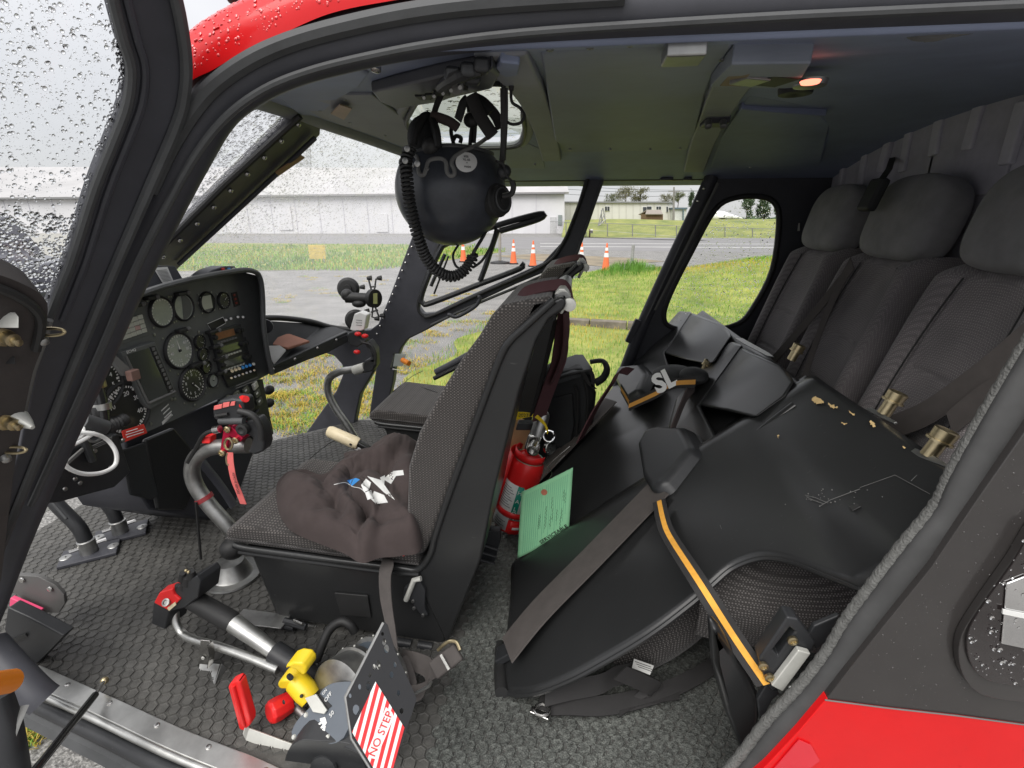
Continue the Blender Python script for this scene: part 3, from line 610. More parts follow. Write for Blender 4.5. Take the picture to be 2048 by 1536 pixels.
def scatter(poly, n, p0, nrm):
    xs = [p[0] for p in poly]; ys = [p[1] for p in poly]; out = []
    while len(out) < n:
        a, b = random.uniform(min(xs), max(xs)), random.uniform(min(ys), max(ys))
        if inpoly(a, b, poly): out.append(onp(a, b, p0, nrm))
    return out
def beads(n, lo, hi, pw=3): return lo + (hi - lo) * rng.random(n) ** pw
# ---- floor
FZ = .65
fl = [(-1.95, 1.0), (-1.6, .86), (-1.25, .765), (-.95, .715), (-.6, .685), (0, .68), (.35, .70), (.5, .74), (1.25, .74), (1.25, 2.56), (-1.2, 2.56), (-1.52, 2.24), (-1.75, 1.98), (-1.95, 1.9)]
floor = tag(MB().prism([(a, b, FZ - .05) for a, b in fl], (0, 0, .05)).build('cabin_floor', M['mattrub'], origin=(0, 0, FZ - .05)), kind='structure')
hx = MB(); hx2 = MB(); flp = [(a, b) for a, b in fl]; pit = .0295
for i in range(-70, 46):
    for j in range(0, 80):
        x = i * pit + (j % 2) * pit / 2; y = .70 + j * pit * .866
        if not (inpoly(x - .017, y, flp) and inpoly(x + .017, y - .018, flp) and inpoly(x, y + .017, flp)): continue
        rear = x > -.28; r = pit / 2 / .866 * (.94 if not rear else .93); mm = hx2 if rear else hx; k = 6 if not rear else 9
        o = len(mm.v); tz = random.uniform(-.0006, .0006)
        for rr, zz in ((r, 0), (r * .93, .0030 + tz), (r * .80, .0030 + tz), (r * .72, .0019), (r * .2, .0022)):
            for q in range(k): a = 2 * math.pi * (q + .5) / k + (0 if not rear else i); mm.v.append((x + rr * math.cos(a), y + rr * math.sin(a) , FZ + zz + (0 if not rear else .0022 * math.cos(a))))
        for l_ in range(4):
            for q in range(k): mm.f.append((o + l_ * k + q, o + l_ * k + (q + 1) % k, o + l_ * k + k + (q + 1) % k, o + l_ * k + k + q)); mm.m.append(0)
        mm.f.append(tuple(o + 4 * k + q for q in range(k))); mm.m.append(0)
tag(hx.build('mat_stud', M['mattrub'], floor, smooth=0), kind='stuff'); tag(hx2.build('mat_scale', M['matgrit'], floor, smooth=0), kind='stuff')
# ---- door sill: aluminium tread strip, screws, rounded nose and black lip
sc = spline([Z(60, 1345, .656), Z(130, 1377, .656), Z(232, 1423, .656), Z(350, 1478, .656), Z(480, 1530, .656), Z(640, 1590, .656), (-.2, .665, .656), (.15, .67, .656), (.34, .70, .656)], 6)
sill = MB().belt(sc, [V((-(sc[min(i + 1, len(sc) - 1)] - sc[max(i - 1, 0)]).y, (sc[min(i + 1, len(sc) - 1)] - sc[max(i - 1, 0)]).x, 0)).normalized() * .044 for i in range(len(sc))], .007).build('door_sill', M['alu'], heli, bevel=.002)
off = lambda d, z: [p - V((-(b - a).y, (b - a).x, 0)).normalized() * d + V((0, 0, z)) for a, p, b in zip([sc[0]] + sc[:-1], sc, sc[1:] + [sc[-1]])]
MB().tube(off(.026, -.006), .009, 10).build('sill_nose', M['alu'], sill); MB().tube(off(.038, -.030), .017, 10).build('sill_lip', M['plastic'], sill); MB().tube(off(.036, -.075), .03, 8).build('sill_underside', M['rubber'], sill)
for i in range(1, len(sc) - 12, 5):
    sq = MB(); sq.lathe(sc[i] + V((0, .008, .003)), (0, 0, 1), [(0, .0065), (.002, .006), (.003, .004), (.0022, .0)], 12); sq.build('screw', M['steel'], sill)
# ---- near door surround
RY = .75
rp_ = [(-75, 1330), (-25, 1205), (28, 1062), (100, 890), (168, 735), (236, 575), (312, 418), (370, 305), (425, 212), (490, 158), (570, 118), (680, 86), (820, 56), (1000, 34), (1250, 18), (1500, 6), (1800, -8), (2150, -24), (2700, -48)]
rail = MB().tube(spline(Ys(rp_, RY), 5), .036, 16, flat=((0, 1, 0), .9, 1.0)).build('door_surround', M['frame'], heli)
sp_ = [(62, 1010), (135, 850), (202, 700), (268, 545), (338, 405), (395, 305), (455, 232), (530, 178), (620, 142), (740, 112), (880, 86), (1050, 66), (1280, 50), (1550, 34), (1800, 22), (2150, 6)]
MB().tube(spline(Ys(sp_, RY - .03), 5), .0055, 8).build('seal_bead', M['rubber'], rail); MB().tube(spline(Ys([(a + 3, b + 10) for a, b in sp_], RY + .01), 5), .007, 8).build('inner_lip', M['frame'], rail)
op_ = [(300, 380), (340, 295), (385, 222), (430, 170), (500, 120), (585, 82), (700, 50), (840, 22), (1000, 4), (1250, -12)]
MB().tube(spline(Ys(op_, RY - .035), 5), .012, 8).build('outer_seal', M['rubber'], rail)
# ---- red roof skin
low = spl2([(372, 176), (388, 158), (425, 140), (480, 108), (560, 70), (660, 27), (780, 2), (920, -18), (1100, -32), (1400, -48), (2000, -72), (2700, -100)], 6); top = spl2([(368, 112), (390, 86), (430, 47), (475, 20), (530, -5), (620, -38), (760, -75), (920, -100), (1100, -115), (1400, -130), (2000, -154), (2700, -182)], 6)
n_ = len(low)
def skin(u, v):
    i = min(int(u * (n_ - 1) + .5), n_ - 1); a = Y(*low[i], .715); b = Y(*top[i], .80); c = b + V((.02, .5, .07)); t = v * 2
    if t < 1:
        m_ = a.lerp(b, t); return m_ + V((0, -.03 * math.sin(math.pi * t), .012 * math.sin(math.pi * t) - (.012 * math.exp(-((t - .42) / .06) ** 2))))
    return b.lerp(c, t - 1) + V((0, 0, .05 * math.sin(math.pi * (t - 1))))
MB().grid(skin, n_ - 1, 36).build('roof_skin', M['red'], heli, smooth=60)
P, N = [], []
for i in range(1500):
    u, v = random.random() ** 1.3 * .75, random.uniform(.04, .60); p = skin(round(u * (n_ - 1)) / (n_ - 1), v); q = skin(min(1, round(u * (n_ - 1) + 1) / (n_ - 1)), v); r = skin(round(u * (n_ - 1)) / (n_ - 1), v + .02)
    nn = (q - p).cross(r - p).normalized(); nn = -nn if nn.y > 0 else nn
    P.append(p.lerp(q, random.random())); N.append(nn)
drops('roof_water', P, N, beads(1500, .0008, .0030, 2.2), M['wetred'], heli, .34, lift=-.0001)
MB().ball(Y(490, -4, .85), (.03, .02, .012)).build('roof_antenna', M['rubberb'], heli)
plate('pillar_cap', Ys([(374, 150), (388, 134), (420, 122), (440, 150), (400, 200), (372, 245)], .722), (0, .03, 0), M['darkskin'], heli)
# ---- ceiling: crowned shell with a skylight opening
def cz(y): return 2.052 - (.085 * ((y - 1.6) / .85) ** 2 if y < 1.6 else .122 * ((y - 1.6) / .9) ** 2)
def CE(x, y, dz=0):
    d = ray(x, y); lo, hi = .775 / d.y, 6
    for _ in range(50):
        t = (lo + hi) / 2; p = C0 + d * t
        if p.z > cz(p.y) + dz: hi = t
        else: lo = t
    return C0 + d * lo
hd_ = [Y(520, 150, .74), Y(490, 168, .80), CE(468, 182), CE(560, 213), CE(640, 240), CE(740, 275), CE(830, 308), CE(920, 334), CE(1000, 352)]
def hx_(y):
    for a, b in zip(hd_, hd_[1:]):
        if a.y <= y <= b.y: return a.x + (b.x - a.x) * (y - a.y) / (b.y - a.y)
    return hd_[0].x if y < hd_[0].y else hd_[-1].x
SKY = spl2([(820, 262), (800, 225), (850, 165), (960, 148), (1018, 150), (1050, 172), (1060, 215), (1055, 265), (1035, 288), (960, 292), (870, 290)], 5, True)
sky3 = [CE(a, b) for a, b in SKY]; skp = [(p.x, p.y) for p in sky3]
def cpt(u, v):
    y = .74 + v * 1.84; x0 = hx_(y); x = x0 + u * (1.24 - x0); return V((x, y, cz(y)))
ceilg = MB(); ceilg.grid(cpt, 110, 90, keep=lambda u, v: not inpoly(cpt(u, v).x, cpt(u, v).y, skp))
ceil = tag(ceilg.build('cabin_ceiling', M['ceil'], origin=(0, 1.6, 2), solid=.012), kind='structure')
MB().tube(sky3, .022, 10, closed=True, flat=((0, 0, 1), .6, 1)).build('skylight_rim', M['rib'], ceil); MB().tube([p - V((0, 0, .012)) + ((sum(sky3, V()) / len(sky3)) - p).normalized() * .022 for p in sky3], .007, 8, closed=True).build('skylight_seal', M['rubberb'], ceil)
skm = MB(); skm.add([p + V((0, 0, .03)) for p in sky3], [tuple(range(len(sky3)))]); skm.build('skylight_pane', M['tinted'], ceil, smooth=0)
pp = [p for p in scatter(SKY, 420, (0, 0, cz(1.6) + .034), V((0, 0, 1)))]
drops('skylight_water', pp, (0, 0, 1.), beads(len(pp), .003, .010, 2), M['drop'], ceil, .5)
MB().tube([p + V((.0, 0, -.005)) for p in spline(hd_[2:], 4)], .034, 12, flat=((0, 0, 1), .55, 1)).build('windshield_header', M['rib'], ceil)
fw = [CE(590, 205, -.012), CE(640, 236, -.012), CE(740, 270, -.012), CE(826, 302, -.012), CE(835, 262, -.012), CE(800, 232, -.012), CE(745, 190, -.012), CE(690, 190, -.012)]
plate('forward_panel', fw, (0, 0, .02), M['rib'], ceil)
plate('sun_shade', [CE(*q, -.012) for q in [(505, 172), (560, 200), (600, 232), (640, 232), (668, 205), (720, 176), (740, 150), (700, 132), (600, 140), (540, 155)]], (0, 0, .02), M['ceil'], ceil, bevel=.008)
def ribb(name, q, w, m, th=.02, dz=-.012): return MB().belt(spline([CE(a, b, dz) for a, b in q], 6), [w] * (6 * (len(q) - 1) + 1), th).build(name, m, ceil, bevel=.006)
ribb('ceiling_rib', [(1000, 95), (1030, 140), (1068, 200), (1090, 260), (1104, 318)], V((.075, 0, 0)), M['rib'])
ribb('ceiling_rib', [(1510, 125), (1465, 165), (1432, 225), (1405, 285), (1388, 340)], V((.085, 0, 0)), M['rib'])
ribb('ceiling_rib', [(1480, 212), (1560, 220), (1650, 226)], V((0, .03, 0)), M['ceil'])
midp = mat('ceiling_panel_paint', (.235, .26, .315), .6, vary=.2, vscale=2.5, bump=.1, bscale=150, bdist=.0005)
plate('ceiling_panel', [CE(*q, -.010) for q in [(1088, 150), (1082, 110), (1098, 90), (1430, 74), (1460, 82), (1464, 96), (1425, 150), (1410, 190), (1385, 285), (1372, 300), (1128, 305), (1112, 292)]], (0, 0, .014), midp, ceil, bevel=.005)
plate('ceiling_panel', [CE(*q, -.006) for q in [(1500, 190), (1620, 212), (1660, 250), (1640, 330), (1420, 338), (1440, 280)]], (0, 0, .012), M['ceil'], ceil, bevel=.005)
plate('ceiling_panel', [CE(*q, -.008) for q in [(1020, 292), (1058, 288), (1085, 300), (1090, 338), (1020, 336), (1005, 310)]], (0, 0, .012), midp, ceil, bevel=.004)
sb_ = thing('ceiling_lamp', 'overhead lamp and speaker console with red lamp lit on the aft ceiling', 'console', CE(1520, 160))
plate('panel', [CE(*q, -.03) for q in [(1420, 174), (1462, 130), (1622, 128), (1590, 178)]], (0, 0, .03), midp, sb_)
plate('tan_label', [CE(*q, -.032) for q in [(1440, 172), (1466, 141), (1505, 141), (1482, 173)]], (0, 0, .004), mat('tan_decal', (.22, .15, .10), .6), sb_, bevel=0)
MB().obox(CE(1500, 158, -.034), ((.9, .4, 0), (-.4, .9, 0), (0, 0, 1)), (.05, .045, .012)).build('switch', M['alud'], sb_, bevel=.002)
MB().obox(CE(1549, 158, -.034), ((.9, .4, 0), (-.4, .9, 0), (0, 0, 1)), (.06, .06, .01)).build('grille', M['rubberb'], sb_, bevel=.002)
MB().lathe(CE(1592, 176, -.028), (0, 0, -1), [(0, .034), (.012, .032), (.014, .02), (.008, .0)], 20).build('lamp_ring', M['rubberb'], sb_)
rl_ = MB().lathe(CE(1621, 161, -.028), (0, 0, -1), [(0, .03), (.010, .028), (.012, .018), (.012, .0)], 20).build('lamp_ring', M['alud'], sb_); MB().lathe(CE(1621, 162, -.041), (0, 0, -1), [(0, .016), (.004, .014), (.006, 0)], 16).build('red_lamp', M['redlamp'], rl_)
rd = thing('reading_light', 'small square ceiling light left of the lamp console', 'ceiling light', CE(1367, 106)); MB().obox(CE(1367, 106, -.022), ((1, 0, 0), (0, 1, 0), (0, 0, 1)), (.05, .05, .02)).build('housing', M['alud'], rd, bevel=.003); MB().lathe(CE(1369, 108, -.032), (0, 0, -1), [(0, .014), (.006, .010), (.006, 0)], 12).build('lens', M['rubberb'], rd)
hk = thing('ceiling_socket', 'dark jack socket on the ceiling rib below the lamp console', 'socket', CE(1430, 240)); MB().obox(CE(1430, 240, -.02), ((1, 0, 0), (0, 1, 0), (0, 0, 1)), (.07, .08, .03)).build('housing', M['frame'], hk, bevel=.006)
for x in (1416, 1446): MB().lathe(CE(x, 243, -.035), (0, -.6, -.8), [(0, .010), (.02, .010), (.022, .004)], 10).build('jack', M['alud'], hk)
for q in [(1030, 130), (1050, 165), (1066, 205), (1082, 240), (1094, 275), (1102, 310), (1482, 152), (1455, 186), (1438, 218), (1420, 262), (1402, 305), (1100, 100), (1180, 96), (1260, 91), (1340, 86), (1410, 82), (1445, 120), (1140, 300), (1220, 300), (1300, 300), (1360, 298), (1540, 214), (1600, 220), (1640, 300), (1500, 335), (640, 222), (700, 246), (770, 272), (690, 200), (1040, 296), (1070, 330)]:
    MB().lathe(CE(*q, -.014 if q[0] < 1480 else -.008), (0, 0, -1), [(-.012, .005), (.001, .005), (.002, .003), (.0012, 0)], 8).build('ceiling_screw', M['alud'], ceil)
# far side rail under the ceiling edge, rear bulkhead with ribs
MB().obox(V((.38, 2.545, 1.955)), ((1, 0, 0), (0, 1, 0), (0, 0, 1)), (1.75, .09, .075)).build('side_rail', M['frame'], heli, bevel=.012)
bulkm = mat('bulkhead_paint', (.40, .39, .44), .7, vary=.25, vscale=5, bump=.2, bscale=120, bdist=.001)
bulk = MB().box((1.10, .70, .6), (1.13, 2.62, 2.06)).build('rear_bulkhead', bulkm, heli)
for a, b, w in (((1692, 302), (1680, 385), .03), ((1738, 272), (1722, 370), .035), ((1790, 240), (1762, 345), .04), ((1826, 235), (1806, 345), .035), ((1895, 168), (1868, 312), .04), ((1968, 190), (1936, 300), .04), ((2050, 200), (2012, 330), .04)):
    p, q = X(*a, 1.093), X(*b, 1.093); d = (q - p); MB().obox((p + q) / 2, axes(d, (0, 1, 0)), (w, .02, d.length)).build('stiffener', M['pleat'], bulk, bevel=.006)
for a, b in (((1605, 262), (1700, 215)), ((1700, 225), (1748, 190)), ((1750, 250), (1846, 190)), ((1925, 185), (2045, 136)), ((1690, 268), (1736, 266)), ((1800, 225), (1848, 182)), ((2000, 132), (2060, 137))):
    MB().tube([X(*a, 1.085), X(*b, 1.085)], .004, 6).build('cable', M['trim'], bulk)
for a, b in ((1760, 285), (1842, 300), (1905, 290), (1990, 270)): MB().obox(X(a, b, 1.096), ((1, 0, 0), (0, 1, 0), (0, 0, 1)), (.008, .16, .30)).build('bulkhead_plate', bulkm, bulk, bevel=.003)
# near overhead grab handle at the rail
gh = MB(); gh.tube(spline([Y(1815, 58, .80), Y(1835, 72, .79), Y(1890, 68, .78), Y(1930, 46, .78), Y(2060, 44, .78)], 6), .006, 8); gh.ball(Y(1872, 54, .79), (.02, .012, .016)); gh.tube([Y(1850, 78, .79), Y(1960, 58, .78)], .004, 6)
gh.build('door_track_bracket', M['trim'], rail)
for a, b in ((650, 128), (684, 120), (752, 128)): MB().lathe(Y(a, b, .84), (0, -.3, -1), [(0, .008), (.010, .008), (.012, .004)], 10).build('rail_screw', M['steel'], rail)
# ---- far side: rear wall with its window, sloped post
FY = 2.5
wo = Ys([(1432, 340), (1690, 340), (1690, 700), (1400, 860), (1180, 960), (1235, 770), (1300, 640), (1370, 490)], FY)
wh_px = spl2([(1470, 396), (1525, 394), (1552, 410), (1558, 450), (1545, 540), (1510, 610), (1475, 648), (1400, 662), (1345, 655), (1328, 635), (1340, 590), (1385, 500), (1430, 420)], 4, True)
fw_ = plate('far_side_wall', wo, (0, .05, 0), M['frame'], heli, [Ys(wh_px, FY)], bevel=.01)
MB().tube(Ys(wh_px, FY - .004), .012, 10, closed=True).build('window_seal', M['rubberb'], fw_)
MB().add(Ys(wh_px, FY + .055), [tuple(range(len(wh_px)))]).build('window_pane', M['glass'], fw_, smooth=0)
pp = scatter(wh_px, 900, (0, FY + .058, 0), V((0, 1, 0))) + scatter([(1330, 540), (1450, 420), (1555, 420), (1520, 590), (1340, 600)], 700, (0, FY + .058, 0), V((0, 1, 0)))
drops('window_water', pp, (0, 1., 0), beads(len(pp), .0014, .0036, 2.5), M['drop'], fw_, .5)
pc = MB().tube(spline(Ys([(1424, 352), (1395, 415), (1340, 530), (1285, 650), (1252, 735), (1215, 830), (1160, 960)], FY - .03), 4), .030, 12, flat=((0, 1, 0), .8, 1)).build('far_door_post', M['frame'], heli)
MB().tube(Ys([(1436, 366), (1380, 480), (1310, 620)], FY - .06), .006, 8).build('door_cable', M['trim'], pc); MB().tube(Ys([(1372, 468), (1292, 640)], FY - .065), .004, 8).build('track_seal', M['rubber'], pc)
MB().obox(Y(1266, 662, FY - .07), axes(V((.35, 0, .94)), (1, 0, 0)), (.03, .03, .12)).build('latch_block', M['frame'], pc, bevel=.005)
for a, b in ((1408, 377), (1396, 402)): MB().ball(Y(a, b, FY - .065), .006).build('rivet', M['steel'], pc)
for a, b, c in ((1333, 358, 25), (1375, 358, 16)): MB().obox(Y(a, b, FY - .01), ((1, 0, 0), (0, 1, 0), (0, 0, 1)), (c * .0022, .03, .012)).build('rail_tab', M['frame'], heli, bevel=.003)
# ---- far front door: pillar, window loop, sliding window frame
door_o = Ys([(828, 462), (806, 520), (780, 590), (756, 648), (740, 660), (700, 662), (640, 704), (668, 712), (684, 730), (685, 750), (672, 782), (640, 826), (610, 868), (708, 852), (712, 830), (720, 790), (742, 752), (752, 735), (744, 790), (738, 830), (772, 820), (786, 765), (790, 730), (802, 697), (815, 679), (850, 662), (905, 632), (960, 602), (1030, 569), (1100, 540), (1150, 512), (1170, 470), (1212, 352), (1172, 352), (1145, 440), (1124, 484), (1085, 526), (1010, 560), (930, 596), (868, 626), (846, 628), (836, 615), (838, 598), (900, 440), (925, 352), (880, 352)], FY)
fd = plate('far_door', door_o, (0, .055, 0), M['frame'], heli, bevel=.008)
MB().tube(spline(Ys([(915, 405), (862, 530), (837, 605), (845, 630), (868, 630), (960, 588), (1085, 532), (1124, 490), (1150, 432), (1176, 358)], FY - .008), 5), .009, 8).build('window_gasket', M['rubberb'], fd)
MB().tube(spline(Ys([(862, 650), (960, 605), (1060, 563), (1140, 522), (1165, 475), (1205, 360)], FY - .012), 5), .007, 8).build('door_edge', M['rubber'], fd)
sf = MB()
for q in ([(905, 478), (885, 492), (862, 540), (843, 592), (846, 606), (862, 606), (960, 568), (1040, 537), (1042, 527)], [(885, 492), (905, 483), (990, 452), (1079, 428), (1078, 438), (1000, 462)], [(996, 458), (985, 490), (972, 530), (960, 562)]): sf.tube(spline(Ys(q, FY - .015), 4), .014, 8)
sf.build('sliding_window_frame', M['plastic'], fd)
gs = MB(); gs.tube(Ys([(890, 508), (862, 572)], FY - .03), .009, 8); gs.tube(Ys([(897, 512), (868, 588)], FY - .03), .005, 8); gs.build('window_prop', M['plastic'], fd)
hb = MB().tube(spline(Ys([(896, 630), (900, 630), (915, 633), (950, 613), (960, 597), (955, 594)], FY - .05), 5), .010, 10).build('pull_handle', M['frame'], fd)
for i in range(13):
    t = i / 12; MB().ball(Y(828 + (752 - 828) * t + 2, 478 + (668 - 478) * t, FY - .012), .006, 8, 5).build('screw', M['steel'], fd)
MB().tube(spline(Ys([(872, 745), (905, 728), (946, 706), (1010, 676)], FY + .01), 4), .02, 10).build('door_ledge', M['frame'], fd); MB().tube(Ys([(868, 757), (930, 726), (990, 700)], FY - .01), .012, 8).build('door_rail', M['rubberb'], fd)
# jettison handle: clear plate with an orange knob
jh = thing('jettison_handle', 'clear plate with orange knob on the far door pillar', 'emergency handle', Y(805, 722, 2.45))
plate('clear_plate', Ys([(790, 705), (822, 704), (826, 710), (824, 735), (786, 740), (781, 734)], 2.44), (0, .006, 0), M['acryl'], jh, bevel=.001)
plate('decal', Ys([(790, 708), (812, 708), (806, 732), (786, 733)], 2.448), (0, .002, 0), M['label'], jh, bevel=0)
MB().tube([Y(805, 720, 2.43), Y(818, 727, 2.40)], .014, 12).build('knob', M['orangep'], jh)
for q in ((788, 708), (783, 736)): MB().lathe(Y(*q, 2.435), (0, -1, 0), [(0, .006), (.006, .006), (.007, .003)], 10).build('screw', M['rubberb'], jh)
MB().tube(spline(Ys([(786, 738), (806, 741), (818, 734), (822, 726)], 2.425), 4), .002, 5).build('wire', M['white'], jh)
# ---- windshield, centre post, dash ledge
WP0 = V((-.805, 1.65, 2.045)); WN = V((.44, 0, -.69)).normalized()
def ws(x, y, d=0): return onp(x, y, WP0 - WN * d, WN)
post = thing('post_holder', 'x', 'x', (0, 0, 0)); bpy.data.objects.remove(post)
cpst = plate('centre_post', [ws(*q) for q in [(596, 228), (642, 250), (640, 270), (600, 314), (369, 526), (340, 552), (278, 547), (300, 522), (450, 372)]], -WN * .03, M['frame'], heli, bevel=.004)
MB().tube([ws(600, 232, -.012), ws(452, 367, -.012), ws(306, 512, -.012)], .010, 8).build('post_edge', M['rubberb'], cpst); MB().tube([ws(630, 276, -.012), ws(480, 416, -.012), ws(358, 528, -.012)], .008, 8).build('post_edge', M['frame'], cpst)
for i in range(9):
    t = i / 8; MB().ball(ws(596 + (326 - 596) * t, 248 + (513 - 248) * t, -.004), .0085, 10, 6).build('screw', M['steel'], cpst)
for q in ([(552, 347), (558, 352), (610, 316), (603, 312)],): plate('placard', [ws(*p, -.02) for p in q], -WN * .006, M['tan'], cpst, bevel=0)
plate('placard', [CE(*q, -.026) for q in [(662, 228), (680, 210), (704, 218), (688, 240)]], (0, 0, .003), mat('pale_tan_placard', (.42, .30, .22), .6), ceil, bevel=0)
wsp = [(505, 190), (640, 242), (830, 312), (845, 440), (760, 640), (700, 655), (520, 640), (300, 560), (200, 760), (90, 1000), (160, 820), (240, 620), (330, 420), (430, 250)]
MB().add([ws(*q, .012) for q in ((470, 170), (1000, 345), (700, 700), (60, 1050))], [(0, 1, 2, 3)]).build('windshield', M['wglass'], heli, smooth=0)
wn_ = 17000; pp = scatter(wsp, wn_ - 2400, WP0 - WN * .014, WN) + scatter([(500, 200), (830, 320), (830, 420), (620, 560), (380, 420)], 2400, WP0 - WN * .014, WN)
drops('windshield_water', pp, tuple(-WN), beads(wn_, .0016, .0046, 2.4), M['drop'], heli, .17, 6)
ledge = MB(); la = [Y(525, 640, 2.15), Y(610, 643, 2.35), Y(655, 650, 2.45), Y(705, 664, 2.5)]; lb = [Y(528, 690, 2.0), Y(600, 668, 2.2), Y(650, 662, 2.35), Y(697, 668, 2.46)]
tray = plate('dash_tray', [Y(536, 740, 2.02), Y(697, 668, 2.46), Y(704, 660, 2.5), Y(650, 648, 2.45), Y(522, 640, 2.12)], (0, 0, -.02), M['plastic'], heli, bevel=.004)
MB().prism([Y(536, 735, 2.02), Y(695, 662, 2.46), Y(700, 682, 2.46), Y(655, 706, 2.36), Y(612, 722, 2.22), Y(542, 752, 2.02)], (-.03, .03, 0)).build('ledge_face', M['rubber'], tray, bevel=.006)
for a, b, yy in ((547, 738, 2.03), (590, 718, 2.14), (635, 696, 2.27), (673, 680, 2.38)): MB().lathe(Y(a, b, yy) + V((.001, -.003, 0)), (.55, -.8, 0), [(0, .007), (.003, .006), (.004, 0)], 10).build('screw', M['steel'], tray)
MB().tube(spline([Y(515, 637, 2.1), Y(560, 636, 2.22), Y(620, 643, 2.36), Y(660, 654, 2.46), Y(704, 660, 2.5)], 4), .014, 10).build('tray_rim', M['rubberb'], tray)
mp = MB(); fo = plate('folder', [Y(532, 690, 2.10), Y(548, 672, 2.16), Y(580, 672, 2.22), Y(620, 686, 2.26), Y(576, 700, 2.13)], (0, 0, .012), mat('brown_folder', (.28, .13, .09), .7), None, bevel=.003); tag(fo, 'brown folder lying in the tray beside the instrument panel', 'folder')
pa = plate('map_sheet', [Y(530, 695, 2.06), Y(560, 694, 2.10), Y(572, 702, 2.10), Y(548, 730, 2.05)], (0, 0, .008), M['label'], None, bevel=.001); tag(pa, 'white folded paper beside the brown folder', 'paper')
# ---- aft near door frame and outer skin
seal_px = [(2110, 600), (2055, 690), (1966, 838), (1905, 945), (1873, 1010), (1804, 1094), (1736, 1182), (1693, 1240), (1653, 1305), (1596, 1377), (1535, 1441), (1471, 1523), (1400, 1600)]
sl = spline(Ys(seal_px, .70), 10); fr2 = MB().tube(spline(Ys([(a + 31, b + 22) for a, b in seal_px], .69), 5), .024, 14, flat=((0, 1, 0), .6, 1.0)).build('aft_door_frame', mat('aft_frame_rubber', (.052, .052, .052), .6, vary=.2, vscale=12), heli)
rs = [.0095 + .0008 * math.sin(i * 2.4) for i in range(len(sl))]; MB().tube(sl, rs, 10).build('aft_door_seal', mat('foam_seal', (.11, .11, .105), .8, vary=.25, vscale=60, bump=.9, bscale=260, bdist=.004), fr2)
bd = [(2200, 640), (2048, 868), (1951, 1006), (1863, 1136), (1773, 1246), (1700, 1338), (1655, 1396)]
bd2 = [(1655, 1396), (1600, 1460), (1535, 1530), (1400, 1660)]
sk = [Y(*q, .665) for q in bd] + [Y(*q, .665) for q in [(1655, 1399), (1770, 1414), (1915, 1430), (2048, 1448), (2500, 1510), (2500, 640)]]
dsk = plate('aft_side_panel', sk, (0, .02, 0), M['darkskin'], heli, bevel=.002)
MB().tube(Ys([(1650, 1400), (1770, 1415.5), (1915, 1431.5), (2048, 1449.5), (2400, 1497)], .663), .0012, 6).build('pinstripe', M['trim'], dsk)
rsk = plate('lower_side_skin', Ys(bd2 + [(1400, 1900), (2500, 1900), (2500, 1514), (2048, 1451), (1915, 1433), (1770, 1417), (1657, 1402)], .664), (0, .02, 0), M['red'], heli, bevel=.002)
plate('skin_patch', Ys([(1598, 1480), (1622, 1490), (1640, 1522), (1560, 1580), (1520, 1570)], .661), (0, .0015, 0), mat('glossy_red_patch', (.66, .02, .035), .25, vary=.05, coat=.8), rsk, bevel=0)
pp = scatter([(1700, 1350), (2048, 880), (2048, 1440), (1680, 1400)], 380, (0, .665, 0), V((0, 1, 0))); drops('panel_water', pp, (0, -1., 0), beads(len(pp), .0004, .0017, 4), M['wetdark'], dsk, .5, lift=-.00008)
pp = scatter([(1600, 1480), (1660, 1410), (2048, 1460), (2048, 1536), (1540, 1536)], 130, (0, .664, 0), V((0, 1, 0))); drops('skin_water', pp, (0, -1., 0), beads(len(pp), .0003, .0010, 3), M['drop'], rsk, .5, lift=-.00006)
ln = spl2([(2075, 1020), (2010, 1110), (1940, 1210), (1908, 1270), (1912, 1330), (1945, 1372), (2010, 1388), (2090, 1390), (2180, 1380), (2220, 1200), (2180, 1040)], 4, True)
lw = plate('side_window', Ys(ln, .664), (0, -.012, 0), M['darkskin'], heli, bevel=.006)
ln2 = [(2080 + (a - 2080) * .86, 1230 + (b - 1230) * .86) for a, b in ln]
lens = plate('window_lens', Ys(ln2, .651), (0, -.004, 0), mat('smoked_lens', (.02, .016, .016), .06, vary=0, coat=1), lw, bevel=.002)
plate('mirror_plate', Ys([(2010, 1165), (2048, 1150), (2120, 1150), (2120, 1310), (2000, 1285), (2006, 1220)], .6465), (0, -.003, 0), M['chrome'], lw, bevel=.002)
plate('mirror_bar', Ys([(2004, 1217), (2120, 1240), (2120, 1250), (2003, 1226)], .6430), (0, -.002, 0), M['label'], lw, bevel=0)
pp = scatter(ln2, 260, (0, .645, 0), V((0, 1, 0))); drops('lens_water', pp, (0, -1., 0), beads(len(pp), .0007, .0035, 3), M['drop'], lw, .55)
